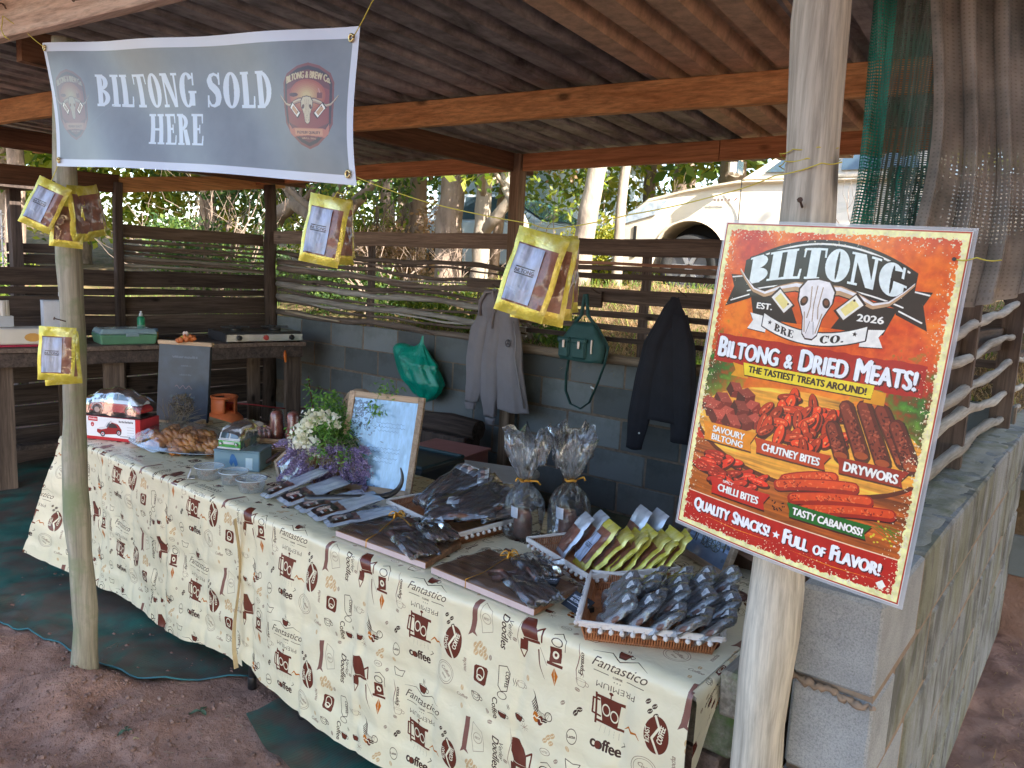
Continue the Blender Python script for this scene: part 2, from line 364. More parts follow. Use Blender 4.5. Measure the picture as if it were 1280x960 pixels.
# ---------------------------------------------------------------- drawing flat print into images
_TXT = {}
def text_tris(s, bold=0.0):
    k = (s, bold)
    if k not in _TXT:
        cu = bpy.data.curves.new('t', 'FONT'); cu.body = s; cu.offset = bold; cu.resolution_u = 4; cu.fill_mode = 'FRONT'; cu.extrude = 0
        ob = bpy.data.objects.new('t', cu); col.objects.link(ob)
        dg = bpy.context.evaluated_depsgraph_get(); me = bpy.data.meshes.new_from_object(ob.evaluated_get(dg))
        me.calc_loop_triangles(); co = np.array([v.co[:2] for v in me.vertices]) if len(me.vertices) else np.zeros((0, 2))
        tr = np.array([t.vertices[:] for t in me.loop_triangles], int) if len(me.loop_triangles) else np.zeros((0, 3), int)
        bpy.data.objects.remove(ob); bpy.data.curves.remove(cu); bpy.data.meshes.remove(me)
        _TXT[k] = (co, tr)
    return _TXT[k]
class Cv:
    def __init__(s, w, h, ppu, bgc):
        s.w, s.h, s.p = w, h, ppu; s.W = int(w*ppu); s.H = int(h*ppu); s.a = np.ones((s.H, s.W, 3), np.float32)*np.array(bgc, np.float32)
        s.wrap = False
    def _bb(s, pts):
        lo = np.floor(pts.min(0)*s.p).astype(int)-1; hi = np.ceil(pts.max(0)*s.p).astype(int)+2
        return lo, hi
    def _apply(s, lo, m_, c, al):
        """m_ boolean mask whose lower left pixel is lo"""
        offs = [(0, 0)]
        if s.wrap: offs = [(i, j) for i in (-s.W, 0, s.W) for j in (-s.H, 0, s.H)]
        for ox, oy in offs:
            x0, y0 = lo[0]+ox, lo[1]+oy; X0, Y0 = max(x0, 0), max(y0, 0); X1, Y1 = min(x0+m_.shape[1], s.W), min(y0+m_.shape[0], s.H)
            if X1 <= X0 or Y1 <= Y0: continue
            q = m_[Y0-y0:Y1-y0, X0-x0:X1-x0]; reg = s.a[Y0:Y1, X0:X1]
            k = (q.astype(np.float32)*al)[..., None]
            cc = c(X0, Y0, X1, Y1) if callable(c) else np.array(c, np.float32)
            reg[:] = reg*(1-k)+cc*k
    def rings(s, parts, c, al=1.0):
        """parts: list of ring lists (even-odd inside a part, parts are united)"""
        allp = np.array([p for part in parts for r in part for p in r], float)
        if not len(allp): return
        lo, hi = s._bb(allp); W, H = hi-lo
        if W <= 0 or H <= 0 or W > 6000 or H > 6000: return
        X = (np.arange(W)+lo[0]+0.5)/s.p; Yv = (np.arange(H)+lo[1]+0.5)/s.p; tot = np.zeros((H, W), bool)
        for part in parts:
            ap = np.array([p for r in part for p in r], float); l2, h2 = s._bb(ap); i0, j0 = l2-lo; i1, j1 = h2-lo
            i0 = max(i0, 0); j0 = max(j0, 0)
            xs = X[i0:i1]; ys = Yv[j0:j1]; mk = np.zeros((len(ys), len(xs)), bool)
            for r in part:
                n = len(r)
                for k in range(n):
                    x0, y0 = r[k]; x1, y1 = r[(k+1) % n]
                    if y0 == y1: continue
                    rows = np.where((ys >= min(y0, y1)) & (ys < max(y0, y1)))[0]
                    if len(rows) == 0: continue
                    xc = x0+(ys[rows]-y0)*(x1-x0)/(y1-y0)
                    mk[rows[0]:rows[-1]+1] ^= xs[None, :] < xc[:, None]
            tot[j0:j0+mk.shape[0], i0:i0+mk.shape[1]] |= mk
        s._apply(lo, tot, c, al)
    def poly(s, pts, c, al=1.0): s.rings([[list(pts)]], c, al)
    def rect(s, x0, y0, x1, y1, c, al=1.0): s.poly([(x0, y0), (x1, y0), (x1, y1), (x0, y1)], c, al)
    def ell(s, cx, cy, rx, ry, c, rot=0.0, al=1.0, hole=0.0, n=36):
        def ring(k): return [(cx+rx*k*math.cos(t)*math.cos(rot)-ry*k*math.sin(t)*math.sin(rot), cy+rx*k*math.cos(t)*math.sin(rot)+ry*k*math.sin(t)*math.cos(rot)) for t in np.linspace(0, 2*PI, n, endpoint=False)]
        s.rings([[ring(1)]+([ring(hole)] if hole else [])], c, al)
    def line(s, pts, w, c, al=1.0, taper=False, closed=False):
        pts = [tuple(p) for p in pts]; 
        if closed: pts.append(pts[0])
        parts = []; n = len(pts)
        def wi(k): return (w/2*(1-0.85*k/(n-1)) if taper == 'end' else w/2*max(0.15, math.sin(PI*k/(n-1))) ) if taper else w/2
        for k in range(n-1):
            (x0, y0), (x1, y1) = pts[k], pts[k+1]; L = math.hypot(x1-x0, y1-y0) or 1e-6; nx, ny = -(y1-y0)/L, (x1-x0)/L; a, b = wi(k), wi(k+1)
            parts.append([[(x0+nx*a, y0+ny*a), (x1+nx*b, y1+ny*b), (x1-nx*b, y1-ny*b), (x0-nx*a, y0-ny*a)]])
            if (0 < k or not taper) and a*s.p > 0.8: parts.append([[(x0+a*math.cos(t), y0+a*math.sin(t)) for t in np.linspace(0, 2*PI, 8, endpoint=False)]])
        if not taper and w*s.p > 6: (x1, y1) = pts[-1]; parts.append([[(x1+w/2*math.cos(t), y1+w/2*math.sin(t)) for t in np.linspace(0, 2*PI, 10, endpoint=False)]])
        s.rings(parts, c, al)
    def tris(s, co, tr, c, al=1.0):
        if not len(tr): return
        lo, hi = s._bb(co); W, H = hi-lo
        if W > 6000 or H > 6000: return
        tot = np.zeros((H, W), bool); P = co*s.p-lo
        for t in tr:
            (x0, y0), (x1, y1), (x2, y2) = P[t]; i0, i1 = int(min(x0, x1, x2)), int(max(x0, x1, x2))+1; j0, j1 = int(min(y0, y1, y2)), int(max(y0, y1, y2))+1
            X = np.arange(i0, i1+1)+0.5; Yv = (np.arange(j0, j1+1)+0.5)[:, None]
            d = (x1-x0)*(y2-y0)-(x2-x0)*(y1-y0)
            if abs(d) < 1e-9: continue
            sg = 1 if d > 0 else -1; e = -0.001
            k = (((x1-x0)*(Yv-y0)-(y1-y0)*(X-x0))*sg >= e) & (((x2-x1)*(Yv-y1)-(y2-y1)*(X-x1))*sg >= e) & (((x0-x2)*(Yv-y2)-(y0-y2)*(X-x2))*sg >= e)
            v = tot[j0:j1+1, i0:i1+1]; v |= k[:v.shape[0], :v.shape[1]]
        s._apply(lo, tot, c, al)
    def text(s, t, x, y, h, c, w=None, bold=0.03, shear=0.0, rot=0.0, align='c', warp=None, al=1.0, out=None, outc=None, sx=1.0):
        """cap height h, baseline at y; w forces the width"""
        if out:
            s.text(t, x, y, h, outc, w=(None if w is None else w), bold=bold+out, shear=shear, rot=rot, align=align, warp=warp, al=al, sx=sx)
        if bold > 0.015:
            d = bold*h*1.35; cr, sr = math.cos(rot), math.sin(rot)
            for k in (-1, -0.33, 0.33, 1): s.text(t, x+k*d*cr, y+k*d*sr, h, c, w, 0.0, shear, rot, align, warp, al, None, None, sx)
            for k in (-0.6, 0.6): s.text(t, x-k*d*sr, y+k*d*cr, h, c, w, 0.0, shear, rot, align, warp, al, None, None, sx)
            return
        co, tr = text_tris(t, bold)
        if not len(co): return
        base, _ = text_tris(t, 0.0)
        co = co.copy(); x0, x1 = base[:, 0].min(), base[:, 0].max(); k = h/0.72; kx = k*sx if w is None else w/max(x1-x0, 1e-6)
        ox = {'c': (x0+x1)/2, 'l': x0, 'r': x1}[align]
        X = (co[:, 0]-ox)*kx+co[:, 1]*k*shear; Yv = co[:, 1]*k
        cr, sr = math.cos(rot), math.sin(rot); Q = np.stack([x+X*cr-Yv*sr, y+X*sr+Yv*cr], 1)
        if warp: Q = np.array([warp(a, b) for a, b in Q])
        s.tris(Q, tr, c, al)
    def serif(s, t, x, y, h, c, w=None, align='c', warp=None, gap=0.07, wt=1.0, al=1.0, out=0.0, outc=None):
        gl = [glyph(ch, wt) for ch in t]; tw = sum(g[0] for g in gl)+gap*(len(gl)-1); k = h; kx = k if w is None else w/tw
        cx = x-{'c': tw*kx/2, 'l': 0, 'r': tw*kx}[align]; parts = []
        for gw, ps in gl:
            for part in ps:
                q = []
                for r in part:
                    rr = []
                    for i in range(len(r)):
                        (a, b), (a2, b2) = r[i], r[(i+1) % len(r)]; ns = max(1, int(math.hypot(a2-a, b2-b)/0.12)) if warp else 1
                        for j in range(ns): rr.append((cx+lerp(a, a2, j/ns)*kx, y+lerp(b, b2, j/ns)*k))
                    q.append([warp(*p) for p in rr] if warp else rr)
                parts.append(q)
            cx += (gw+gap)*kx
        if out:
            for dx, dy in [(math.cos(t_)*out, math.sin(t_)*out) for t_ in np.linspace(0, 2*PI, 12, endpoint=False)]:
                s.rings([[[(a+dx, b+dy) for a, b in r] for r in part] for part in parts], outc, al)
        s.rings(parts, c, al)
    def grain(s, amt, sc=1.0, seed=0, box=None):
        yy, xx = np.mgrid[0:s.H, 0:s.W]; n = fbm(xx/s.p*sc, yy/s.p*sc, 4, seed)
        s.a *= (1+amt*n[..., None]).astype(np.float32)
def glyph(ch, wt=1.0):
    t = 0.19*wt; h = 0.075; e = 0.075
    def rc(a, b, c, d): return [[(a, b), (c, b), (c, d), (a, d)]]
    def arc(cx, cy, rx, ry, a0, a1, n=14): return [(cx+rx*math.cos(R_(lerp(a0, a1, k/n))), cy+ry*math.sin(R_(lerp(a0, a1, k/n)))) for k in range(n+1)]
    if ch == ' ': return 0.3, []
    if ch == '.': return 0.2, [rc(0.02, 0, 0.18, 0.16)]
    if ch == 'I': return t+0.16, [rc(0.08, 0, 0.08+t, 1), rc(0, 0, t+0.16, e), rc(0, 1-e, t+0.16, 1)]
    stem = [rc(0.07, 0, 0.07+t, 1)]; ls = [rc(0, 0, t+0.12, e), rc(0, 1-e, t+0.12, 1)]
    if ch in 'BDPR':
        def bowl(cy, ry, rx): return [arc(0.07+t*0.6, cy, rx, ry, -90, 90), arc(0.07+t*0.6, cy, rx-t*0.95, ry-h, -90, 90)]
        if ch == 'D': return 0.66, stem+ls+[bowl(0.5, 0.5, 0.66-0.07-t*0.6)]
        if ch == 'B': return 0.62, stem+ls+[bowl(0.755, 0.245, 0.56-0.07-t*0.6), bowl(0.27, 0.27, 0.62-0.07-t*0.6)]
        leg = [[(0.3, 0.5), (0.3+t, 0.5), (0.68, 0.06), (0.68, 0), (0.68-t-0.02, 0)]]
        p = stem+[rc(0, 0, t+0.14, e), rc(0, 1-e, t+0.12, 1), bowl(0.74, 0.26, 0.58-0.07-t*0.6)]
        return (0.7, p+[leg]) if ch == 'R' else (0.6, p)
    if ch in 'OCG':
        O = [arc(0.34, 0.5, 0.34, 0.52, 0, 360, 30)[:-1], arc(0.34, 0.5, 0.34-t*1.05, 0.44, 0, 360, 30)[:-1]]
        if ch == 'O': return 0.68, [O]
        C = [arc(0.34, 0.5, 0.34, 0.52, 42, 322, 26)+arc(0.34, 0.5, 0.34-t*1.05, 0.44, 322, 42, 26)]
        if ch == 'C': return 0.66, [C, rc(0.56, 0.64, 0.63, 1.0)]
        return 0.72, [C, rc(0.56, 0.64, 0.63, 1.0), rc(0.66-t, 0.04, 0.66, 0.44), rc(0.38, 0.40, 0.73, 0.475)]
    if ch == 'L': return 0.58, stem+ls+[rc(0, 0, 0.56, e+0.01), [[(0.48, 0), (0.56, 0), (0.58, 0.33), (0.52, 0.33)]]]
    if ch == 'T': return 0.66, [rc(0.33-t/2, 0, 0.33+t/2, 1), rc(0.33-t/2-0.08, 0, 0.33+t/2+0.08, e), rc(0, 1-e, 0.66, 1), [[(0, 1), (0.07, 1), (0.05, 0.7), (0, 0.7)]], [[(0.66, 1), (0.59, 1), (0.61, 0.7), (0.66, 0.7)]]]
    if ch == 'H': return 0.8, [rc(0.07, 0, 0.07+t, 1), rc(0.73-t, 0, 0.73, 1), rc(0.1, 0.46, 0.7, 0.46+h)]+[rc(a, b, a+t+0.14, b+e) for a in (0, 0.66-t) for b in (0, 1-e)]
    if ch == 'N': return 0.8, [rc(0.09, 0, 0.18, 1), rc(0.62, 0, 0.71, 1), [[(0.05, 1), (0.05+t+0.05, 1), (0.71, 0), (0.71-t*0.75, 0)]], rc(0, 0, 0.27, e), rc(0, 1-e, 0.25, 1), rc(0.53, 1-e, 0.8, 1)]
    if ch in 'EF':
        p = stem+ls+[rc(0, 1-e, 0.56, 1), [[(0.56, 1), (0.49, 1), (0.51, 0.7), (0.56, 0.7)]], rc(0.2, 0.48, 0.42, 0.48+h), rc(0.38, 0.38, 0.44, 0.66)]
        return (0.6, p+[rc(0, 0, 0.58, e), [[(0.5, 0), (0.58, 0), (0.6, 0.32), (0.54, 0.32)]]]) if ch == 'E' else (0.56, p)
    if ch == 'S':
        pts = [(0.5, 0.78), (0.43, 0.92), (0.3, 0.965), (0.16, 0.91), (0.11, 0.77), (0.17, 0.64), (0.3, 0.55), (0.42, 0.45), (0.47, 0.3), (0.44, 0.14), (0.31, 0.04), (0.17, 0.06), (0.06, 0.22)]
        wd = [0.06, 0.07, 0.08, 0.12, t*0.9, t, t*1.05, t*1.05, t, t*0.85, 0.09, 0.07, 0.06]; P = []
        for k in range(len(pts)-1):
            (x0, y0), (x1, y1) = pts[k], pts[k+1]; L = math.hypot(x1-x0, y1-y0); nx, ny = -(y1-y0)/L, (x1-x0)/L; a, b = wd[k]/2, wd[k+1]/2
            P.append([[(x0+nx*a, y0+ny*a), (x1+nx*b, y1+ny*b), (x1-nx*b, y1-ny*b), (x0-nx*a, y0-ny*a)]])
            P.append([arc(x1, y1, b, b, 0, 360, 8)[:-1]])
        return 0.58, P+[rc(0.46, 0.66, 0.53, 1.0), rc(0.03, 0.0, 0.1, 0.35)]
    return 0.5, [rc(0, 0, 0.5, 1)]

# ---------------------------------------------------------------- the prints
def skull(cv, cx, cy, s, c=(0.93, 0.91, 0.86), dk=(0.16, 0.1, 0.08), hornc=(0.8, 0.66, 0.5)):
    """long-horned cattle skull, s = skull height"""
    for sg in (-1, 1):
        pts = [(0.16, 0.36), (0.4, 0.38), (0.7, 0.3), (0.98, 0.18), (1.22, 0.24), (1.42, 0.42), (1.6, 0.62)]
        P = [(cx+sg*a*s, cy+b*s) for a, b in pts]
        Q = []
        for k in range(len(P)-1):
            for j in range(5):
                t = j/5; Q.append((lerp(P[k][0], P[k+1][0], t), lerp(P[k][1], P[k+1][1], t)))
        cv.line(Q, s*0.23, dk, taper='end'); cv.line(Q, s*0.18, hornc, taper='end'); cv.line([(a, b+s*0.025) for a, b in Q], s*0.07, c, taper='end')
    hd = [(-0.2, 0.5), (0, 0.53), (0.2, 0.5), (0.31, 0.34), (0.3, 0.14), (0.24, 0.02), (0.17, -0.14), (0.13, -0.42), (0.06, -0.5), (-0.06, -0.5), (-0.13, -0.42), (-0.17, -0.14), (-0.24, 0.02), (-0.3, 0.14), (-0.31, 0.34)]
    cv.poly([(cx+a*s*1.09, cy+b*s*1.05) for a, b in hd], dk); cv.poly([(cx+a*s, cy+b*s) for a, b in hd], c)
    for sg in (-1, 1):
        cv.ell(cx+sg*0.2*s, cy+0.14*s, 0.065*s, 0.09*s, dk, rot=sg*0.4); cv.ell(cx+sg*0.2*s, cy+0.15*s, 0.04*s, 0.05*s, (0.5, 0.3, 0.2), rot=sg*0.4)
        cv.line([(cx+sg*0.03*s, cy-0.2*s), (cx+sg*0.07*s, cy-0.42*s)], 0.05*s, dk, taper=True)
        cv.line([(cx+sg*0.1*s, cy+0.4*s), (cx+sg*0.07*s, cy+0.05*s), (cx+sg*0.1*s, cy-0.15*s)], 0.02*s, (0.7, 0.6, 0.5))
        cv.line([(cx+sg*0.16*s, cy-0.05*s), (cx+sg*0.1*s, cy-0.4*s)], 0.02*s, (0.72, 0.62, 0.52))
    cv.line([(cx, cy+0.42*s), (cx-0.015*s, cy+0.1*s), (cx+0.01*s, cy-0.2*s)], 0.018*s, (0.68, 0.58, 0.48))
def cleaver(cv, cx, cy, w, h, rot, c=(0.95, 0.88, 0.55)):
    def q(k): return [(cx+a*w*k*math.cos(rot)-b*h*k*math.sin(rot), cy+a*w*k*math.sin(rot)+b*h*k*math.cos(rot)) for a, b in ((-.5, -.5), (.5, -.5), (.5, .5), (-.5, .5))]
    cv.poly(q(1.25), (0.2, 0.12, 0.08)); cv.poly(q(1.05), (0.97, 0.95, 0.9)); cv.poly(q(0.72), c)
    cv.ell(cx+0.33*w*math.cos(rot)-0.25*h*math.sin(rot), cy+0.33*w*math.sin(rot)+0.25*h*math.cos(rot), w*0.05, w*0.05, (0.2, 0.12, 0.08))
def crest(cv, cx, cy, w, h, fade):
    """badge of the stall: arched words, skull, cleavers, ribbon; fade washes it into the grey glare painted on the banner"""
    bg = np.array((0.51, 0.52, 0.54))
    F = lambda c: tuple(np.array(c)*(1-fade)+bg*fade)
    def sh(k): return [(cx+a*w*k/2, cy+b*h*k/2) for a, b in [(-0.95, 0.55), (-0.8, 0.76), (-0.4, 0.93), (0, 1.0), (0.4, 0.93), (0.8, 0.76), (0.95, 0.55), (0.98, 0.1), (0.95, -0.4), (0.75, -0.66), (0.35, -0.9), (0, -1.0), (-0.35, -0.9), (-0.75, -0.66), (-0.95, -0.4), (-0.98, 0.1)]]
    cv.poly(sh(1.06), F((0.55, 0.22, 0.18))); cv.poly(sh(0.99), F((0.22, 0.12, 0.12))); cv.poly(sh(0.9), F((0.45, 0.15, 0.13)))
    cv.poly([(cx+a*w*0.43, cy+b*h*0.4) for a, b in [(-1, 0.5), (-0.6, 0.62), (0, 0.68), (0.6, 0.62), (1, 0.5), (1, -0.5), (0, -0.8), (-1, -0.5)]], F((0.62, 0.2, 0.15)))
    for k in range(8): cv.ell(cx, cy+h*0.13, w*(0.36-0.04*k), h*(0.2-0.022*k), F((0.75+0.03*k, 0.3+0.075*k, 0.16+0.05*k)))
    arc_ = lambda a, b: (a, b-((a-cx)/(w*0.5))**2*h*0.09)
    cv.text('BILTONG & BREW Co.', cx, cy+h*0.345, h*0.085, F((0.95, 0.85, 0.6)), w=w*0.86, bold=0.05, warp=arc_)
    cv.ell(cx-w*0.28, cy+h*0.14, w*0.1, h*0.025, F((0.3, 0.1, 0.1))); cv.rect(cx+w*0.2, cy+h*0.1, cx+w*0.3, cy+h*0.17, F((0.5, 0.2, 0.15))); cv.line([(cx+w*.25, cy+h*.17), (cx+w*.22, cy+h*.22)], w*.02, F((.9, .6, .5)))
    skull(cv, cx, cy-h*0.05, h*0.32, F((0.95, 0.88, 0.7)), F((0.2, 0.08, 0.08)), F((0.8, 0.6, 0.45)))
    for sg in (-1, 1): cleaver(cv, cx+sg*w*0.26, cy-h*0.05, w*0.2, h*0.075, sg*0.75, F((0.9, 0.65, 0.4)))
    rb = [(-0.44, -0.2), (-0.36, -0.28), (-0.3, -0.265), (0.3, -0.265), (0.36, -0.28), (0.44, -0.2), (0.42, -0.33), (0.34, -0.38), (0, -0.36), (-0.34, -0.38), (-0.42, -0.33)]
    cv.poly([(cx+a*w, cy+b*h) for a, b in rb], F((0.85, 0.45, 0.32)))
    cv.rect(cx-w*0.3, cy-h*0.355, cx+w*0.3, cy-h*0.275, F((0.93, 0.62, 0.42)))
    cv.text('PREMIUM QUALITY', cx, cy-h*0.34, h*0.035, F((0.3, 0.1, 0.08)), w=w*0.5, bold=0.04)
    cv.text('SINCE 2026', cx, cy-h*0.405, h*0.022, F((0.9, 0.7, 0.5)), w=w*0.3)
def banner_img():
    cv = Cv(152, 42, 9, (0.51, 0.52, 0.54))  # grey ground carries the glossy glare of the vinyl as colour
    cv.grain(0.03, 0.2, 3)
    b = 2.6
    for q in ((0, 0, 152, b), (0, 42-b*1.15, 152, 42), (0, 0, b*0.8, 42), (152-b*0.8, 0, 152, 42)): cv.rect(*q, (0.86, 0.88, 0.93))
    cv.serif('BILTONG SOLD', 74.5, 20.6, 10.6, (0.86, 0.9, 0.95), w=91, gap=0.07, wt=1.2)
    cv.serif('HERE', 72, 8.4, 10, (0.86, 0.9, 0.95), w=31, gap=0.08, wt=1.15)
    crest(cv, 135.5, 21, 19, 22.5, 0.3); crest(cv, 13.2, 21, 19, 22.5, 0.66)  # left badge paler: stronger glare painted over it
    cv.line([(22, 13), (33, 19), (38, 21)], 0.12, (0.55, 0.57, 0.6))
    return cv.a
def poster_img():
    cv = Cv(420, 594, 2.6, (0.8, 0.27, 0.07)); W, H = 420, 594
    # fiery mottled ground
    yy, xx = np.mgrid[0:cv.H, 0:cv.W]; X = xx/cv.p; Yv = yy/cv.p
    n = fbm(X/60, Yv/60, 5, 5); n2 = fbm(X/9, Yv/9, 4, 9)
    c0 = np.array((0.82, 0.19, 0.06)); c1 = np.array((1.0, 0.52, 0.12)); t = np.clip(0.5+0.5*n+0.12*n2, 0, 1)[..., None]
    cv.a = (c0*(1-t)+c1*t).astype(np.float32)
    # green leafy corners behind the board
    for bx, by, rx, ry in ((24, 305, 60, 60), (395, 285, 70, 75)):
        k = np.clip(1.4-np.hypot((X-bx)/rx, (Yv-by)/ry)+0.5*n2, 0, 1)[..., None]
        g = np.array((0.12, 0.36, 0.1))*(1+0.5*n2[..., None]); cv.a = (cv.a*(1-k)+g*k).astype(np.float32)
    # glow and wood board
    k = np.clip(1.2-np.hypot((X-210)/210, (Yv-255)/85), 0, 1)[..., None]; cv.a = (cv.a*(1-k)+np.array((0.97, 0.62, 0.1))*k).astype(np.float32)
    def woodc(x0, y0, x1, y1):
        q = fbm(X[y0:y1, x0:x1]/90, Yv[y0:y1, x0:x1]/5, 3, 21)[..., None]; return (np.array((0.98, 0.66, 0.22))*(1+0.28*q)).astype(np.float32)
    def woodd(x0, y0, x1, y1):
        q = fbm(X[y0:y1, x0:x1]/90, Yv[y0:y1, x0:x1]/4, 3, 25)[..., None]; return (np.array((0.66, 0.32, 0.1))*(1+0.3*q)).astype(np.float32)
    cv.rect(10, 72, 410, 180, woodd); cv.ell(120, 110, 150, 42, (0.75, 0.4, 0.1), al=0.5); 
    cv.ell(215, 222, 208, 84, (0.35, 0.14, 0.04)); cv.ell(215, 228, 206, 82, woodc); cv.ell(215, 233, 190, 68, (0.95, 0.66, 0.2), al=0.55)
    cv.rect(395, 195, 420, 225, woodc)
    rr = random.Random(4)
    def lump(x, y, w, h, a, base):
        d = tuple(v*0.35 for v in base); ca, sa = math.cos(a), math.sin(a)
        cv.ell(x+1.2, y-1.8, w*1.05, h*1.1, (0.16, 0.04, 0.02), rot=a, al=0.8); cv.ell(x, y, w, h, d, rot=a); cv.ell(x-0.4, y+h*0.12, w*0.93, h*0.82, base, rot=a)
        lt = tuple(min(1, v*1.4+0.25) for v in base)
        for q in range(5): 
            u = rr.uniform(-0.7, 0.7); cv.ell(x+u*w*ca, y+u*w*sa+h*0.3, w*0.13, h*0.17, lt, rot=a, al=0.75)
            u = rr.uniform(-0.7, 0.7); cv.ell(x+u*w*ca, y+u*w*sa-h*0.35, w*0.12, h*0.15, d, rot=a, al=0.7)
    def pile(poly, nn, w, h, base, amean, aspread):
        xs = [p[0] for p in poly]; ys = [p[1] for p in poly]; k = 0; pts = []
        while len(pts) < nn:
            x, y = rr.uniform(min(xs), max(xs)), rr.uniform(min(ys), max(ys)); ins = False
            for i in range(len(poly)):
                (xa, ya), (xb, yb) = poly[i], poly[i-1]
                if (ya > y) != (yb > y) and x < (xb-xa)*(y-ya)/(yb-ya)+xa: ins = not ins
            if ins: pts.append((x, y))
        for x, y in sorted(pts, key=lambda p: -p[1]):
            v = rr.uniform(0.75, 1.2); lump(x, y, w*rr.uniform(0.8, 1.15), h*rr.uniform(0.85, 1.15), amean+rr.uniform(-aspread, aspread), tuple(b*v for b in base))
    # savoury biltong cubes
    cub = [(40, 245), (58, 262), (80, 288), (104, 280), (70, 240), (96, 255), (120, 262), (130, 240), (108, 232), (55, 228), (84, 225), (28, 252)]
    for x, y in sorted(cub, key=lambda p: -p[1]):
        s_ = rr.uniform(17, 21); a = rr.uniform(-0.5, 0.5); v = rr.uniform(0.8, 1.2)
        pt = lambda q, dx, dy: (x+(q*dx)*math.cos(a)-(q*dy)*math.sin(a), y+(q*dx)*math.sin(a)+(q*dy)*math.cos(a))
        cv.poly([pt(s_, -1, 0.35), pt(s_, -0.1, -0.15), pt(s_, -0.1, -1), pt(s_, -1, -0.55)], (0.3*v, 0.07*v, 0.05*v))
        cv.poly([pt(s_, -0.1, -0.15), pt(s_, 0.9, 0.3), pt(s_, 0.9, -0.5), pt(s_, -0.1, -1)], (0.5*v, 0.12*v, 0.08*v))
        cv.poly([pt(s_, -1, 0.35), pt(s_, 0, 0.85), pt(s_, 0.9, 0.3), pt(s_, -0.1, -0.15)], (0.66*v, 0.26*v, 0.2*v))
        for q in range(8): cv.ell(x+rr.uniform(-8, 8), y+rr.uniform(-8, 8), 1.6, 0.8, (0.85*v, 0.45*v, 0.36*v), rot=rr.random()*3, al=0.6)
    pile([(130, 262), (193, 298), (275, 280), (285, 235), (240, 214), (150, 222)], 52, 20, 9.5, (0.86, 0.24, 0.08), 0.9, 1.0)
    for x0, y0, x1, y1 in ((268, 262, 290, 218), (284, 300, 322, 226), (312, 306, 356, 222), (340, 305, 385, 232), (366, 285, 398, 226)):
        cv.line([(x0+2, y0-2), (x1+2, y1-2)], 27, (0.12, 0.04, 0.02), al=0.8); cv.line([(x0, y0), (x1, y1)], 23, (0.34, 0.12, 0.07)); cv.line([(x0-2, y0), (x1-2, y1)], 15, (0.52, 0.2, 0.12))
        for q in range(46):
            u = rr.random(); cv.ell(lerp(x0, x1, u)+rr.uniform(-9, 9), lerp(y0, y1, u)+rr.uniform(-3, 3), 2.6, 1.3, (0.74, 0.36, 0.24) if q % 2 else (0.22, 0.06, 0.04), rot=rr.random()*3, al=0.75)
        cv.ell(x1, y1-1, 11, 6, (0.68, 0.3, 0.12))
    pile([(26, 135), (40, 158), (113, 160), (172, 128), (160, 112), (40, 108)], 30, 22, 8, (0.84, 0.18, 0.08), 0.1, 0.7)
    cv.ell(36, 128, 18, 11, (0.72, 0.14, 0.06), hole=0.62)
    for x0, y0, x1, y1 in ((205, 150, 285, 176), (196, 138, 320, 168), (225, 122, 345, 152), (248, 108, 382, 140)):
        mx, my = (x0+x1)/2, (y0+y1)/2+7; P = [(lerp(lerp(x0, mx, t), lerp(mx, x1, t), t), lerp(lerp(y0, my, t), lerp(my, y1, t), t)) for t in np.linspace(0, 1, 14)]
        cv.line([(a+1, b-3) for a, b in P], 20, (0.25, 0.05, 0.02)); cv.line(P, 21, (0.66, 0.14, 0.05)); cv.line([(a, b+2) for a, b in P], 13, (0.9, 0.3, 0.1))
        for q in range(50):
            a, b = P[rr.randrange(14)]; cv.ell(a+rr.uniform(-5, 5), b+rr.uniform(-5, 6), 2.2, 1.1, (0.97, 0.5, 0.28) if q % 3 else (0.5, 0.08, 0.04), rot=rr.random()*3, al=0.7)
    for k in range(14): cv.line([(360+k*2, 120+rr.uniform(-6, 6)), (395+rr.uniform(-12, 10), 108+rr.uniform(-14, 14))], 0.9, (0.35, 0.5, 0.12)); cv.ell(rr.uniform(355, 400), rr.uniform(88, 128), 1.8, 1.4, (0.9, 0.8, 0.2))
    for k in range(12): cv.ell(rr.uniform(185, 215), rr.uniform(92, 108), rr.uniform(1, 3), 1.2, (0.16, 0.06, 0.02), rot=rr.random()*3)
    # head: black arched ribbon
    bl = (0.13, 0.11, 0.11); wt = (0.97, 0.96, 0.92)
    for sg in (-1, 1):
        P = [(205+sg*a, b) for a, b in ((125, 500), (176, 500), (166, 478), (178, 440), (128, 460))]
        cv.poly(P, bl); cv.line([(205+sg*172, 503-8), (205+sg*140, 503-3)], 2.6, wt); cv.line([(205+sg*168, 452), (205+sg*132, 466)], 2.6, wt)
    up = lambda k, d=0: [(205+a, 571-k*d-((a/150.)**2)*44) for a in np.linspace(-150+d*.5, 150-d*.5, 24)]
    lo = lambda d: [(205+a, 488+d-((a/150.)**2)*26) for a in np.linspace(150, -150, 24)]
    cv.poly(up(0)+lo(0), bl); cv.line([(a, b-7) for a, b in up(0)][1:-1], 3.2, wt); cv.line([(a, b+6) for a, b in lo(0)][1:-1], 2.6, wt)
    def warp(a, b):
        u = (a-205)/150.; f = (b-500)/52.; top = 557-(u**2)*30; bot = 504-(u**2)*25; return (203+u*151+0*(b-500), lerp(bot, top, f))
    cv.serif('BILTONG', 205, 500, 52, (0.93, 0.97, 0.95), w=275, warp=warp, gap=0.0, wt=1.5, out=2.4, outc=(0.05, 0.04, 0.04))
    cv.poly([(75, 470), (335, 470), (320, 425), (90, 425)], bl); cv.poly([(150, 470), (260, 470), (235, 425), (175, 425)], (0.85, 0.33, 0.08))
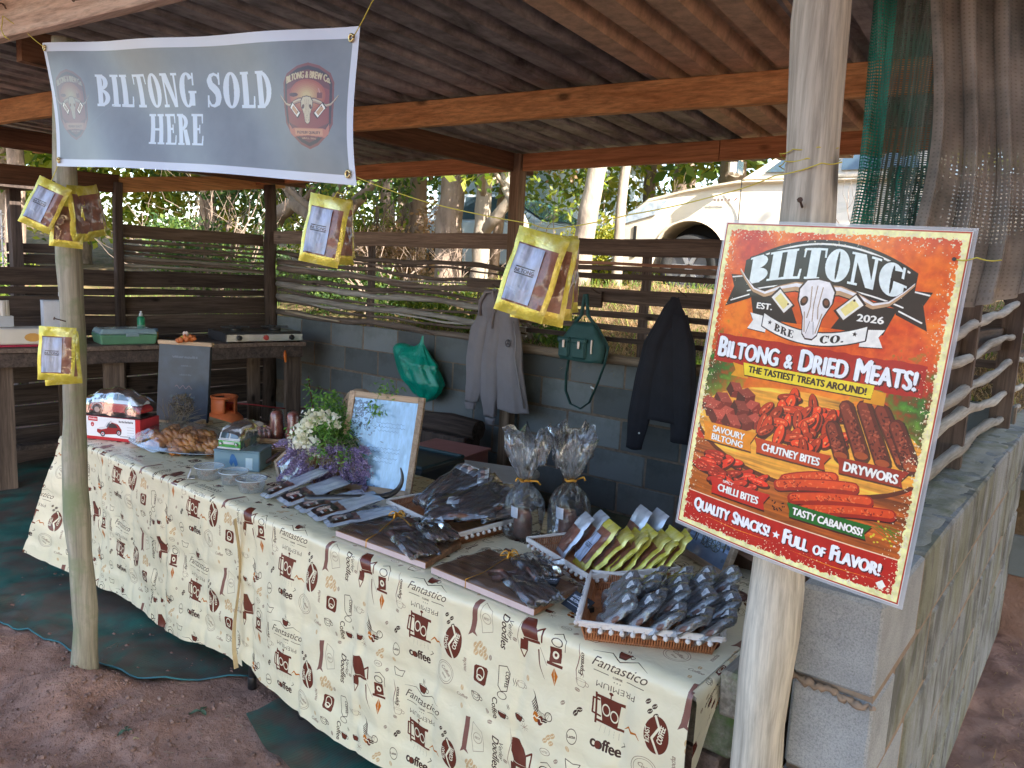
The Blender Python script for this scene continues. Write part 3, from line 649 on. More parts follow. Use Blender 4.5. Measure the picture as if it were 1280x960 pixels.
    cv.text('EST.', 108, 443, 11, wt, w=30, bold=0.05); cv.text('2026', 296, 443, 12, wt, w=42, bold=0.05)
    # white ribbon
    for sg in (-1, 1):
        P = [(202+sg*a, b) for a, b in ((84, 402), (84, 430), (120, 434), (112, 421), (121, 405))]
        cv.poly([(a, b-1.5) for a, b in P], bl); cv.poly(P, wt)
    rt = [(202+a, 414+((a/92.)**2)*22) for a in np.linspace(-92, 92, 14)]; rb = [(202+a, 393+((a/92.)**2)*20) for a in np.linspace(92, -92, 14)]
    cv.line(rt+rb, 4, bl, closed=True); cv.poly(rt+rb, wt)
    rw = lambda a, b: (a, b+((a-202)/92.)**2*21)
    cv.serif('BRE', 153, 397, 13, bl, w=38, warp=rw, gap=0.06, wt=1.1); cv.serif('CO.', 240, 397, 13, bl, w=40, warp=rw, gap=0.06, wt=1.1)
    def star(x, y, r, c): cv.poly([(x+r*(1 if k % 2 == 0 else 0.42)*math.sin(k*PI/5), y+r*(1 if k % 2 == 0 else 0.42)*math.cos(k*PI/5)) for k in range(10)], c)
    star(124, 421, 4.5, bl); star(276, 421, 4.5, bl)
    skull(cv, 200, 452, 98, (0.95, 0.93, 0.92), (0.2, 0.11, 0.08), (0.78, 0.62, 0.46))
    cleaver(cv, 140, 461, 36, 20, -0.72); cleaver(cv, 260, 463, 38, 20, 0.78)
    # red bar with headline
    red = (0.7, 0.1, 0.06); rough = lambda x0, x1, y0, y1, s0: [(x, y1+rr.uniform(-1.5, 1.5)) for x in np.linspace(x0, x1, 30)]+[(x, y0+rr.uniform(-1.5, 1.5)) for x in np.linspace(x1, x0, 30)]
    cv.poly(rough(22, 394, 336, 388, 1), red)
    def cap(t, x, y, hb, hs, c, wtot, outc, o, bold=0.045):
        # big first letters, small capitals
        segs = []; words = t.split(' ')
        for k, wd in enumerate(words):
            if wd == '&' or wd == 'of': segs.append((wd.upper() if wd == 'of' else wd, hs*0.8)); segs.append((' ', 0)); continue
            segs.append((wd[0], hb)); segs.append((wd[1:], hs)); segs.append((' ', 0))
        def wd_(q, h):
            co, _ = text_tris(q, 0.0); return (co[:, 0].max()-co[:, 0].min())*h/0.72*0.82
        ws = [hs*0.35 if q == ' ' else wd_(q, h) for q, h in segs[:-1]]; gap = hs*0.1; tot = sum(ws)+gap*(len(ws)-1); sc = wtot/tot; cx = x
        for (q, h), w_ in zip(segs[:-1], ws):
            if q != ' ':
                cv.text(q, cx+o, y-o, h, outc, w=w_*sc, bold=bold+0.05, align='l'); cv.text(q, cx, y, h, c, w=w_*sc, bold=bold+0.01, align='l')
            cx += (w_+gap)*sc
    cap('Biltong & Dried Meats!'.replace('Biltong', 'BILTONG').replace('Dried', 'DRIED').replace('Meats', 'MEATS'), 30, 346, 38, 31, (0.95, 0.97, 0.98), 352, (0.25, 0.03, 0.02), 1.5, 0.035)
    yel = (0.95, 0.85, 0.18)
    for x0, x1 in ((64, 100), (310, 342)): cv.poly([(x0, 313), (x1, 313), (x1, 334), (x0, 338), (x0+(8 if x0 < 100 else 0), 325)], (0.9, 0.6, 0.1))
    cv.poly([(86, 339), (322, 341), (320, 319), (92, 317)], (0.3, 0.15, 0.02)); cv.poly([(86, 341), (322, 343), (320, 321), (92, 319)], yel)
    cv.text('THE TASTIEST TREATS AROUND!', 205, 325.5, 12, (0.12, 0.08, 0.05), w=212, bold=0.05)
    def lab(x0, x1, y0, y1, c, t, h, tw, two=None):
        P = [(x0+8, y0), (x1-6, y0+2), (x1-10, (y0+y1)/2), (x1, y1+3), (x0, y1), (x0+7, (y0+y1)/2)]
        cv.poly([(a+1, b-3) for a, b in P], (0.15, 0.04, 0.02), al=0.8); cv.poly(P, c)
        if two:
            cv.text(two[0], (x0+x1)/2, (y0+y1)/2+2, h, wt, w=tw, bold=0.05, out=0.03, outc=(0.4, 0.12, 0.02)); cv.text(two[1], (x0+x1)/2, (y0+y1)/2-h-1.5, h, wt, w=tw*0.98, bold=0.05, out=0.03, outc=(0.4, 0.12, 0.02))
        else: cv.text(t, (x0+x1)/2, (y0+y1)/2-h/2+0.5, h, wt, w=tw, bold=0.05, out=0.03, outc=(0.3, 0.05, 0.02))
    lab(22, 138, 180, 215, (0.93, 0.56, 0.08), '', 12, 68, ('SAVOURY', 'BILTONG')); lab(134, 276, 184, 210, (0.78, 0.25, 0.06), 'CHUTNEY BITES', 14, 106)
    lab(284, 398, 188, 214, (0.62, 0.16, 0.07), 'DRYWORS', 16, 84); lab(58, 184, 82, 112, (0.8, 0.13, 0.07), 'CHILLI BITES', 14, 84)
    cv.text('SPICY', 98, 109, 5, wt, w=22, bold=0.05); lab(216, 360, 88, 112, (0.1, 0.42, 0.12), 'TASTY CABANOSS!', 13, 118)
    cv.poly(rough(10, 410, 12, 72, 2), (0.76, 0.13, 0.07)); cv.line([(10, 73), (410, 73)], 2, (0.98, 0.85, 0.7))
    cap('QUALITY SNACKS!', 34, 40, 23, 20, (0.97, 0.97, 0.97), 160, (0.3, 0.03, 0.02), 1.2, 0.05); star(208, 48, 8, (0.97, 0.97, 0.97)); cap('FULL of FLAVOR!', 222, 38, 27, 21, (0.97, 0.97, 0.97), 162, (0.3, 0.03, 0.02), 1.2, 0.05)
    cv.line([(60, 33), (130, 30), (200, 33)], 1.6, (0.95, 0.55, 0.12), taper=True); cv.line([(235, 30), (310, 27), (380, 30)], 1.6, (0.95, 0.55, 0.12), taper=True)
    # worn cream edge, eaten into by noise
    d = np.minimum(np.minimum(X, W-X), np.minimum(Yv, H-Yv)); e = d+2.2*fbm(X/5, Yv/5, 4, 31); 
    k = ((e < 13) & (d > 3.5)).astype(np.float32)[..., None]; cr = (np.array((0.97, 0.94, 0.66))*(1+0.05*n2[..., None])); cv.a = (cv.a*(1-k)+cr*k).astype(np.float32)
    k = (d <= 3.5).astype(np.float32)[..., None]; cv.a = cv.a*(1-k)+np.array((0.7, 0.22, 0.1))*k
    k = ((fbm(X/3, Yv/3, 3, 41)+0.9*np.clip(1-(d-11)/40, 0, 1) > 1.42) & (d > 6)).astype(np.float32)[..., None]; cv.a = (cv.a*(1-k)+np.array((0.95, 0.9, 0.75))*k).astype(np.float32)
    cv.poly([(388, 16), (397, 24), (390, 33), (381, 25)], (0.97, 0.95, 0.9)); cv.a *= (1+0.04*n2[..., None])
    d = np.minimum(np.minimum(X, W-X), np.minimum(Yv, H-Yv)); cv.a[d < 1.2] = (0.85, 0.85, 0.86)
    return cv.a
def cloth_img():
    """repeat 645 x 345 mm of the coffee shop print"""
    cv = Cv(645, 345, 2.2, (0.89, 0.845, 0.72)); cv.wrap = True
    B = (0.4, 0.19, 0.14); D = (0.28, 0.2, 0.17); T = (0.8, 0.66, 0.48); O = (0.72, 0.4, 0.12); G = (0.62, 0.53, 0.45)
    def bean(x, y, rx, ry, a, c=B, s=(0.9, 0.86, 0.74)):
        cv.ell(x, y, rx, ry, c, rot=a); ca, sa = math.cos(a), math.sin(a); P = [(-0.95, 0), (-0.4, 0.25), (0.3, -0.25), (0.95, 0)]
        cv.line([(x+rx*u*ca-ry*w*sa, y+rx*u*sa+ry*w*ca) for u, w in P], ry*0.22, s)
    def cup(x, y, w, c, lw=2.2, fill=None):
        if fill: cv.poly([(x-w/2, y), (x+w/2, y), (x+w*0.3, y-w*0.6), (x-w*0.3, y-w*0.6)], fill)
        cv.line([(x-w/2, y), (x-w*0.42, y-w*0.35), (x-w*0.25, y-w*0.6), (x+w*0.25, y-w*0.6), (x+w*0.42, y-w*0.35), (x+w/2, y)], lw, c); cv.ell(x, y, w/2, w*0.12, c, hole=0.8); cv.ell(x+w*0.6, y-w*0.25, w*0.18, w*0.18, c, hole=0.7)
    def steam(x, y, h, c, n=3):
        for k in range(n):
            xx = x+(k-(n-1)/2)*h*0.35; cv.line([(xx+h*0.12*math.sin(t*6), y+h*t) for t in np.linspace(0, 1, 12)], 2, c, taper=True)
    # Fantastico block
    cup(140, 322, 34, D, fill=B); steam(140, 326, 16, D, 2)
    cv.line([(62, 296), (110, 306), (140, 292), (180, 306), (215, 292)], 2.4, D, taper=True)
    cv.text('Fantastico', 140, 262, 26, D, w=150, bold=0.0, shear=0.5); cv.line([(72, 250), (115, 250)], 1.8, D); cv.line([(165, 250), (212, 250)], 1.8, D); cv.text('COFFEE', 140, 246, 6, D, w=26); [cv.ell(132+8*k, 238, 1.4, 1.4, D) for k in range(3)]
    cv.text('PREMIUM', 138, 228, 15, D, w=108, bold=-0.012, rot=PI)
    for x, y in ((228, 232), (246, 226), (236, 212), (252, 206)): bean(x, y, 8, 5, 0.8, D)
    # french press
    cv.poly([(98, 190), (158, 190), (150, 128), (106, 128)], B); cv.rect(88, 186, 168, 194, B); cv.rect(88, 122, 168, 128, B); cv.line([(128, 194), (128, 206)], 3, B); cv.ell(128, 207, 6, 4, B)
    cv.line([(96, 180), (78, 180), (76, 140), (100, 138)], 5, B); cv.ell(116, 160, 12, 16, (0.9, 0.86, 0.74), hole=0.75); cv.ell(140, 152, 12, 16, (0.9, 0.86, 0.74), hole=0.75); cv.rect(84, 116, 90, 198, B)
    for k in range(5): cv.line([(104+k*13, 116), (100+k*14, 98)], 2, D, taper=True)
    cv.line([(168, 132), (182, 146), (190, 136), (204, 140), (214, 128)], 6, O, taper=True)
    # roast bean badge
    cv.ell(258, 160, 32, 48, B, rot=-0.1); cv.line([(252, 206), (264, 182), (246, 150), (262, 114)], 6, (0.9, 0.86, 0.74))
    cv.text('COFFEE', 276, 165, 14, (0.9, 0.86, 0.74), w=46, bold=0.04, rot=PI/2-0.2); cv.text('ROAST', 240, 156, 12, (0.9, 0.86, 0.74), w=40, bold=0.03, rot=PI/2)
    # coffee word + stamp
    cv.text('coffee', 122, 56, 28, D, w=84, bold=0.04); cv.ell(100, 64, 8, 10, B); cv.line([(165, 84), (176, 92), (170, 98)], 2, D)
    cv.ell(230, 60, 34, 34, G, hole=0.95); cv.ell(230, 60, 28, 28, G, hole=0.95); cv.text('Coffee', 230, 60, 12, G, w=40, shear=0.3, rot=-0.5); cv.text('time', 226, 46, 8, G, w=20, rot=-0.5)
    # ribbon + badge + pale beans
    cv.poly([(322, 310), (340, 314), (330, 214), (340, 202), (322, 208), (308, 198), (314, 216)], (0.5, 0.34, 0.3)); cv.line([(352, 306), (386, 290), (392, 232), (356, 218), (345, 260)], 1.5, G, closed=True); cv.ell(368, 262, 16, 16, G, hole=0.9); cv.text('BEST', 368, 258, 7, G, w=20)
    for x, y in ((336, 176), (352, 184), (368, 174), (338, 158), (356, 160), (374, 156)): bean(x, y, 11, 8, 1.2, T)
    # cup square
    cv.poly([(344, 124), (382, 126), (388, 120), (386, 82), (380, 76), (342, 78), (338, 84), (338, 118)], B); cv.ell(362, 104, 15, 17, (0.9, 0.86, 0.74), hole=0.8); cv.ell(360, 92, 12, 8, (0.9, 0.86, 0.74), hole=0.7)
    cup(352, 44, 34, D, 2); cup(352, 44, 22, D, 1.4)
    # vertical words
    cv.text('Doodles', 424, 250, 24, D, w=96, bold=0.02, rot=-PI/2, shear=0.2); cv.text('Verley', 448, 264, 15, D, w=56, bold=0.0, rot=-PI/2, shear=0.3)
    # pour-over pot
    cv.poly([(486, 316), (512, 322), (540, 286), (546, 262), (500, 258), (488, 280)], B); cv.poly([(496, 256), (550, 262), (552, 254), (498, 248)], B); cv.rect(488, 222, 512, 250, B); cv.line([(540, 288), (556, 300), (556, 262)], 5, B); cv.line([(548, 240), (560, 200), (574, 168)], 5, B, taper='end'); cv.line([(552, 246), (582, 210)], 1.6, G); cv.line([(490, 222), (500, 200), (510, 222)], 3, B)
    # grinder + bean leaf
    cv.poly([(584, 262), (620, 266), (622, 228), (586, 222)], B); cv.ell(603, 244, 10, 10, (0.9, 0.86, 0.74), hole=0.45); cv.ell(604, 278, 18, 12, D, hole=0.8); cv.line([(590, 296), (610, 304), (630, 290), (630, 260)], 2, D); cv.rect(580, 216, 628, 223, B)
    cv.poly([(604, 212), (616, 192), (606, 162), (596, 190)], O); cv.line([(604, 210), (606, 166)], 1.2, (0.9, 0.86, 0.74))
    # outline mug COFFEE
    cv.line([(424, 150), (428, 96), (440, 84), (458, 90), (462, 140), (450, 156)], 2.2, D, closed=True); cv.ell(444, 74, 16, 10, D, hole=0.85); cv.text('COFFEE', 448, 120, 12, D, w=44, rot=-PI/2); steam(480, 112, 22, D, 2)
    # coffee word sideways with little cup
    cv.text('Coffee', 416, 30, 18, D, w=62, bold=0.02, rot=-PI/2+0.05); cup(452, 30, 28, D, 2.4, fill=B); steam(470, 46, 14, D, 2)
    # swirl cup and beans
    for k in range(6): cv.line([(540+k*3+10*math.sin(t*3), 128-34*t-k*5) for t in np.linspace(0, 1, 10)]+[(566+k*6, 84-k*3), (590+k*3, 76+k*3)], 2.6, D, taper=True)
    cv.ell(600, 78, 12, 12, D, hole=0.82); bean(560, 62, 9, 14, 0.3, O); bean(576, 58, 9, 14, -0.3, B); bean(590, 64, 8, 6, 0.3, D)
    cup(506, 44, 26, D, 1.6, fill=B)
    for k in range(8): cv.line([(528, 20), (528+13*math.cos(k*PI/4), 20+13*math.sin(k*PI/4))], 4, B, taper=True)
    for x, y in ((606, 26), (618, 34), (596, 14), (614, 12)): bean(x, y, 9, 6, 0.9, T)
    cv.ell(28, 56, 15, 20, D, hole=0.9); cv.text('Latte', 28, 52, 8, D, w=22, rot=0.2); bean(40, 130, 9, 6, 0.5, D); bean(30, 118, 9, 6, 1.1, D); cv.line([(20, 300), (30, 270), (22, 230), (30, 200)], 3, (0.5, 0.34, 0.3), taper=True)
    for x, y in ((20, 20), (300, 40), (396, 10), (410, 330), (470, 240), (520, 150), (636, 130), (636, 320), (300, 330), (30, 180), (392, 160)): bean(x, y, 8, 5, x*0.1, G if x % 20 else T)
    cup(500, 130, 26, G, 1.6); cup(40, 210, 30, G, 1.6); steam(40, 216, 20, G, 2); cv.text('Coffee', 300, 12, 12, G, w=40, shear=0.3); cv.text('Espresso', 42, 250, 13, D, w=56, shear=0.3, rot=PI/2); cv.line([(478, 340), (486, 300), (478, 250), (486, 225)], 2.4, G, taper=True)
    cv.line([(18, 340), (40, 334), (60, 338), (52, 318), (26, 316)], 1.8, D, closed=True); cv.ell(600, 330, 16, 9, G, hole=0.85); cv.text('LATTE', 600, 327, 6, G, w=18); cv.text('mocha', 310, 110, 13, G, w=40, rot=PI/2, shear=0.3)
    cv.grain(0.012, 0.02, 3)
    return cv.a
def photo_img(seed, tone=(0.75, 0.85, 0.95), w=60, h=90):
    """small monochrome country scene for the framed pictures: trees, a cart and ground"""
    cv = Cv(w, h, 5, tone); rr = random.Random(seed); dk = tuple(v*0.2 for v in tone)
    yy, xx = np.mgrid[0:cv.H, 0:cv.W]; n = fbm(xx/60., yy/40., 5, seed); cv.a *= (0.85+0.2*n[..., None])
    for k in range(260):
        x = rr.choice((rr.gauss(w*0.15, w*0.1), rr.gauss(w*0.85, w*0.12))); y = rr.gauss(h*0.62, h*0.16); cv.ell(x, y, rr.uniform(1, 3.5), rr.uniform(1, 2.5), dk, rot=rr.random()*3, al=0.6, n=8)
    cv.line([(w*0.15, h*0.2), (w*0.13, h*0.7)], 2, dk); cv.line([(w*0.86, h*0.2), (w*0.84, h*0.7)], 2.4, dk)
    cv.rect(0, 0, w, h*0.2, tuple(v*0.55 for v in tone), al=0.7)
    for cx in (w*0.45, w*0.66):
        cv.ell(cx, h*0.22, 7, 7, dk, hole=0.85); [cv.line([(cx, h*0.22), (cx+6.5*math.cos(k), h*0.22+6.5*math.sin(k))], 0.8, dk) for k in np.arange(0, 6.2, 0.7)]
    cv.poly([(w*0.4, h*0.3), (w*0.74, h*0.3), (w*0.7, h*0.38), (w*0.42, h*0.37)], dk); cv.ell(w*0.25, h*0.32, 8, 4, dk); [cv.line([(w*0.25+a, h*0.3), (w*0.25+a*1.2, h*0.16)], 1.3, dk) for a in (-6, -3, 4, 6)]; cv.line([(w*0.14, h*0.42), (w*0.2, h*0.33)], 3, dk)
    return cv.a
def glare_print():  # sky glare on the glass painted in as the pale blue ground
    cv = Cv(60, 90, 5, (0.56, 0.72, 0.86)); rr = random.Random(3); yy, xx = np.mgrid[0:cv.H, 0:cv.W]; n = fbm(xx/12., yy/50., 4, 8)
    cv.a *= (1+0.1*n[..., None]); dk = (0.2, 0.27, 0.36)
    for k in range(300):
        u = rr.random(); x = abs(rr.gauss(0, 11)); y = 88-abs(rr.gauss(0, 22)) if k % 3 else abs(rr.gauss(0, 12)); cv.ell(x, y, rr.uniform(0.5, 2), rr.uniform(0.4, 1), dk, rot=rr.random()*3, al=0.8, n=8)
    for k, (x0, x1, y) in enumerate(((24, 50, 66), (20, 52, 62), (26, 46, 58), (20, 50, 40), (18, 50, 36), (22, 48, 30), (24, 44, 26))):
        P = [(x, y+0.9*math.sin(x*1.9+k)*(1 if int(x) % 5 else 0)) for x in np.arange(x0, x1, 0.7)]; cv.line(P, 0.45, (0.35, 0.48, 0.63))
    return cv.a
def carbox_img():
    cv = Cv(350, 120, 3, (0.93, 0.92, 0.93)); rd = (0.75, 0.06, 0.1)
    cv.rect(0, 0, 350, 16, rd); cv.rect(320, 0, 350, 120, rd); cv.rect(30, 96, 88, 118, rd); [cv.rect(36+k*8, 103, 41+k*8, 112-(k%3), (1, 0.9, 0.9)) for k in range(6)]; cv.ell(55, 78, 10, 12, rd, hole=0.5); cv.rect(48, 76, 62, 82, rd)
    [cv.rect(220+k*9, 98, 226+k*9, 108-(k%2)*2, (0.2, 0.15, 0.15)) for k in range(10)]
    for k in range(4): cv.line([(270, 76-k*14), (312, 76-k*14)], 1.4, (0.6, 0.55, 0.55))
    c = (0.6, 0.1, 0.12)
    body = [(82, 40), (84, 56), (100, 66), (128, 70), (146, 94), (170, 104), (200, 98), (222, 80), (236, 60), (234, 42), (210, 36), (120, 28), (100, 30)]
    cv.poly(body, c); cv.poly([(84, 56), (100, 66), (128, 70), (146, 94), (170, 104), (172, 90), (156, 82), (144, 62), (110, 54)], (0.85, 0.84, 0.85)); cv.poly([(156, 66), (160, 86), (176, 92), (200, 86), (214, 68)], (0.2, 0.17, 0.18)); cv.poly([(140, 68), (152, 88), (168, 98), (162, 84), (150, 66)], (0.35, 0.38, 0.42)); cv.poly([(160, 88), (176, 104), (200, 98), (210, 88), (196, 92), (176, 96)], (0.9, 0.88, 0.88))
    for x, y in ((118, 32), (218, 44)): cv.ell(x, y, 15, 15, (0.12, 0.12, 0.12)); cv.ell(x, y, 9, 9, (0.75, 0.75, 0.78)); cv.ell(x, y, 4, 4, rd)
    cv.line([(225+k, 26+3*math.sin(k*0.8)) for k in range(60)], 1.6, (0.3, 0.1, 0.12))
    return cv.a
def chalk_img():
    cv = Cv(52, 46, 12, (0.17, 0.2, 0.25)); yy, xx = np.mgrid[0:cv.H, 0:cv.W]; n = fbm(xx/90., yy/60., 5, 4); cv.a *= (1+0.14*n[..., None])
    rr = random.Random(6)
    for x0, x1, y, h_, c in ((14, 40, 38, 1.1, (0.42, 0.45, 0.52)), (23, 33, 33, 0.8, (0.38, 0.4, 0.46)), (22, 34, 27.5, 0.9, (0.36, 0.4, 0.45)), (12, 38, 14, 1.3, (0.36, 0.46, 0.44)), (20, 34, 8.5, 0.9, (0.36, 0.38, 0.44))):
        P = []; x = x0
        while x < x1:
            P += [(x, y), (x+0.35, y+h_*rr.uniform(0.4, 1.3)), (x+0.6, y+rr.uniform(-0.2, 0.5))]; x += 0.75
            if rr.random() < 0.14: cv.line(P, 0.16, c); P = []; x += 0.8
        if len(P) > 1: cv.line(P, 0.16, c)
    cv.line([(18+k*0.5, 20.5+0.9*math.sin(k*0.5)) for k in range(36)], 0.3, (0.6, 0.45, 0.45))
    return cv.a
def label_glare_img():  # bluish streaked ground is film reflection painted under the printed lines
    cv = Cv(40, 60, 4, (0.62, 0.67, 0.78)); d = (0.16, 0.18, 0.24); yy, xx = np.mgrid[0:cv.H, 0:cv.W]; cv.a *= (1+0.16*fbm(xx/22., yy/90., 4, 2)[..., None])
    cv.rect(6, 36, 34, 37.2, d); cv.rect(6, 29, 34, 30.2, d); cv.text('BILTONG', 20, 31, 4, d, w=28, bold=0.03)
    return cv.a
def foil_img():
    """dark labelled front of the silver pouches"""
    cv = Cv(60, 40, 5, (0.13, 0.11, 0.12)); cv.ell(20, 20, 13, 13, (0.75, 0.6, 0.55)); skull(cv, 20, 20, 12); cv.text('DRYWORS', 43, 24, 4.5, (0.93, 0.9, 0.88), w=24, bold=0.04); cv.text('CO.', 43, 16, 4, (0.85, 0.3, 0.2), w=10, bold=0.04); cv.rect(33, 9, 53, 13, (0.8, 0.8, 0.82))
    return cv.a
def card_img():
    cv = Cv(60, 40, 5, (0.2, 0.23, 0.28)); w = (0.85, 0.88, 0.95)
    cv.text('SAVOURY', 20, 27, 6, w, w=30, bold=0.03); cv.text('BILTONG', 22, 18, 6, w, w=30, bold=0.03); cv.text('R40', 46, 22, 9, w, w=16, bold=0.04); cv.line([(6, 12), (54, 12)], 0.8, w)
    return cv.a

# ---------------------------------------------------------------- material palette
dirt = mat('dirt', (0.27, 0.165, 0.13), (0.15, 0.09, 0.072), rough=0.95, nscale=5, bump=0.9, bscale=38, bdist=0.012, c3=(0.34, 0.22, 0.17), spec=0.15)
orange_beam = lambda ax: wood('orange_pine', (0.78, 0.42, 0.18), (0.54, 0.25, 0.095), ax, 0.6)
pale_beam = lambda ax: wood('pale_pine', (0.84, 0.67, 0.54), (0.64, 0.44, 0.33), ax, 0.7)
dark_beam = lambda ax: wood('dark_pine', (0.2, 0.1, 0.055), (0.1, 0.05, 0.03), ax, 0.7)
grey_wood = lambda ax: wood('grey_board', (0.22, 0.16, 0.125), (0.09, 0.065, 0.055), ax, 0.9)
dark_wood = lambda ax: wood('dark_board', (0.15, 0.11, 0.09), (0.06, 0.045, 0.04), ax, 0.9)
stick_wood = lambda ax: wood('branch_wood', (0.3, 0.235, 0.19), (0.14, 0.1, 0.08), ax, 0.9)
pale_stick = lambda ax: wood('pale_branch', (0.5, 0.47, 0.42), (0.3, 0.26, 0.22), ax, 0.9)
pole_wood = wood('pole_wood', (0.42, 0.38, 0.3), (0.24, 0.21, 0.15), 2, 0.85, 0.8, moss=(0.2, 0.23, 0.13))
pole_pale = wood('pale_pole_wood', (0.68, 0.63, 0.53), (0.48, 0.42, 0.34), 2, 0.8, 0.9)
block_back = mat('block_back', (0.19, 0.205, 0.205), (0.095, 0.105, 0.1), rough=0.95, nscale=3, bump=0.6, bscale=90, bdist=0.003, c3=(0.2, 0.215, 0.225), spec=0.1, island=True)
def block_mat():
    mt, nt, b = _new('concrete_block'); b.inputs['Roughness'].default_value = 0.95; b.inputs['Specular IOR Level'].default_value = 0.15
    mp = _coords(nt, 1.0, 'World'); n = _noise(nt, mp, 230, 3, 0.8); n2 = _noise(nt, mp, 5, 5, 0.6)
    r = _ramp(nt, n.outputs[0], [(0.3, (0.2, 0.2, 0.2)), (0.5, (0.31, 0.31, 0.3)), (0.7, (0.38, 0.38, 0.37))]); r2 = _ramp(nt, n2.outputs[0], [(0.3, (0.72,)*3), (0.65, (1.08,)*3)])
    out = _mixc(nt, 1.0, r.outputs[0], r2.outputs[0], 'MULTIPLY')
    # moss and run-off stains, in patches of their own
    n3 = _noise(nt, _coords(nt, (2.6, 2.6, 1.2), 'World'), 1.6, 7, 0.7, 0.5); r3 = _ramp(nt, n3.outputs[0], [(0.46, (0,)*3), (0.6, (0.6,)*3)])
    out = _mixc(nt, r3.outputs[0], out, (0.16, 0.15, 0.06)); n4 = _noise(nt, _coords(nt, (4, 4, 1.6), 'World'), 2.2, 6, 0.65); r4 = _ramp(nt, n4.outputs[0], [(0.48, (0,)*3), (0.6, (0.7,)*3)])
    out = _mixc(nt, r4.outputs[0], out, (0.09, 0.085, 0.075)); nt.links.new(out, b.inputs['Base Color']); _bump(nt, n.outputs[0], b, 0.8, 0.002); return mt
def clean_block():
    mt, nt, b = _new('concrete_block_face'); b.inputs['Roughness'].default_value = 0.95; b.inputs['Specular IOR Level'].default_value = 0.15
    mp = _coords(nt, 1.0, 'World'); n = _noise(nt, mp, 260, 3, 0.8); n2 = _noise(nt, mp, 9, 5, 0.6)
    r = _ramp(nt, n.outputs[0], [(0.28, (0.2, 0.205, 0.21)), (0.48, (0.35, 0.355, 0.355)), (0.7, (0.45, 0.45, 0.445))]); r2 = _ramp(nt, n2.outputs[0], [(0.3, (0.8,)*3), (0.65, (1.08,)*3)])
    nt.links.new(_mixc(nt, 1.0, r.outputs[0], r2.outputs[0], 'MULTIPLY'), b.inputs['Base Color']); _bump(nt, n.outputs[0], b, 0.9, 0.002); return mt
conc = block_mat(); conc_face = clean_block()
mortar = mat('mortar', (0.36, 0.27, 0.2), (0.24, 0.17, 0.12), rough=0.95, nscale=20, bump=0.8, bscale=80, spec=0.1)
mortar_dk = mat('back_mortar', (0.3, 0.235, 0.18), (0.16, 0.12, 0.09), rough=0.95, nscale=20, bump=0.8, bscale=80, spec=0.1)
steel = mat('steel', (0.6, 0.6, 0.62), rough=0.3, metal=1.0, bump=0.0)
dark_steel = mat('dark_steel', (0.12, 0.13, 0.14), rough=0.4, metal=0.8, bump=0.0)
black = mat('black_plastic', (0.02, 0.02, 0.022), rough=0.4, bump=0.05)
white_p = mat('white_plastic', (0.8, 0.8, 0.8), (0.74, 0.74, 0.73), rough=0.4, bump=0.03)
brass = mat('brass', (0.75, 0.58, 0.28), rough=0.3, metal=1.0, bump=0)
string_m = mat('yellow_string', (0.65, 0.55, 0.08), (0.5, 0.42, 0.06), rough=0.8, bump=0.3)
rust = mat('rusty_nail', (0.12, 0.07, 0.05), rough=0.7, metal=0.5)

# ---------------------------------------------------------------- ground and hill
def height(x, y):
    x = np.asarray(x, float); y = np.asarray(y, float)
    sm = lambda a, b, v: np.clip((v-a)/(b-a), 0, 1)**2*(3-2*np.clip((v-a)/(b-a), 0, 1))
    back = 0.42*np.exp(-((y-6.3)/0.85)**2)*sm(-6.2, -5.0, x)+1.0*sm(4.34, 4.4, y)+0.5*sm(4.6, 9, y)+1.4*sm(9, 24, y)
    back = back*(1-sm(-0.36, 0.1, x)*(1-sm(4.6, 9, y)))
    left = (0.35*sm(-6.7, -8.2, x)+0.9*sm(-8, -14, x)+1.6*sm(-14, -34, x))
    z = np.maximum(back, left)
    lump = 0.022*fbm(x*3.1, y*3.1, 5, 2)+0.015*fbm(x*12, y*12, 3, 5)-0.02*np.clip(fbm(x*4.3+3, y*4.3, 2, 15)-0.5, 0, 1)
    lump = lump+0.07*np.exp(-((x+2.95)**2+(y-1.15)**2)/0.014)+0.03*np.exp(-((x+2.75)**2/0.05+(y-1.05)**2/0.006))+0.03*fbm(x*0.9, y*0.9, 2, 8)*sm(1.4, 0.6, y)
    inside = (x > -6.6) & (x < -0.3) & (y > 1.3) & (y < 4.35)
    lump = np.where(inside, lump*0.35, lump)
    far = 0.08*fbm(x*0.5, y*0.5, 4, 9)*sm(5, 8, np.hypot(x, y))
    return z+lump+far
def axis_pts(a, b, d, edges):
    core = list(np.arange(a, b, d)); s = d; x = a
    lo = []
    while x > -400: s *= 1.22; x -= s; lo.append(x)
    s = d; x = core[-1]; hi = []
    while x < 400: s *= 1.22; x += s; hi.append(x)
    return np.array(sorted(lo[::-1]+core+hi+edges))
xs = axis_pts(-6.0, 0.9, 0.032, [-6.7, -6.62]); ys = axis_pts(-0.6, 4.3, 0.032, [4.335, 4.345, 4.4, 4.46])
XX, YY = np.meshgrid(xs, ys); ZZ = height(XX, YY)
nx_, ny_ = len(xs), len(ys)
me = bpy.data.meshes.new('ground'); idx = np.arange(nx_*ny_).reshape(ny_, nx_)
fc = np.stack([idx[:-1, :-1], idx[:-1, 1:], idx[1:, 1:], idx[1:, :-1]], -1).reshape(-1, 4)
me.from_pydata(np.stack([XX, YY, ZZ], -1).reshape(-1, 3).tolist(), [], fc.tolist())
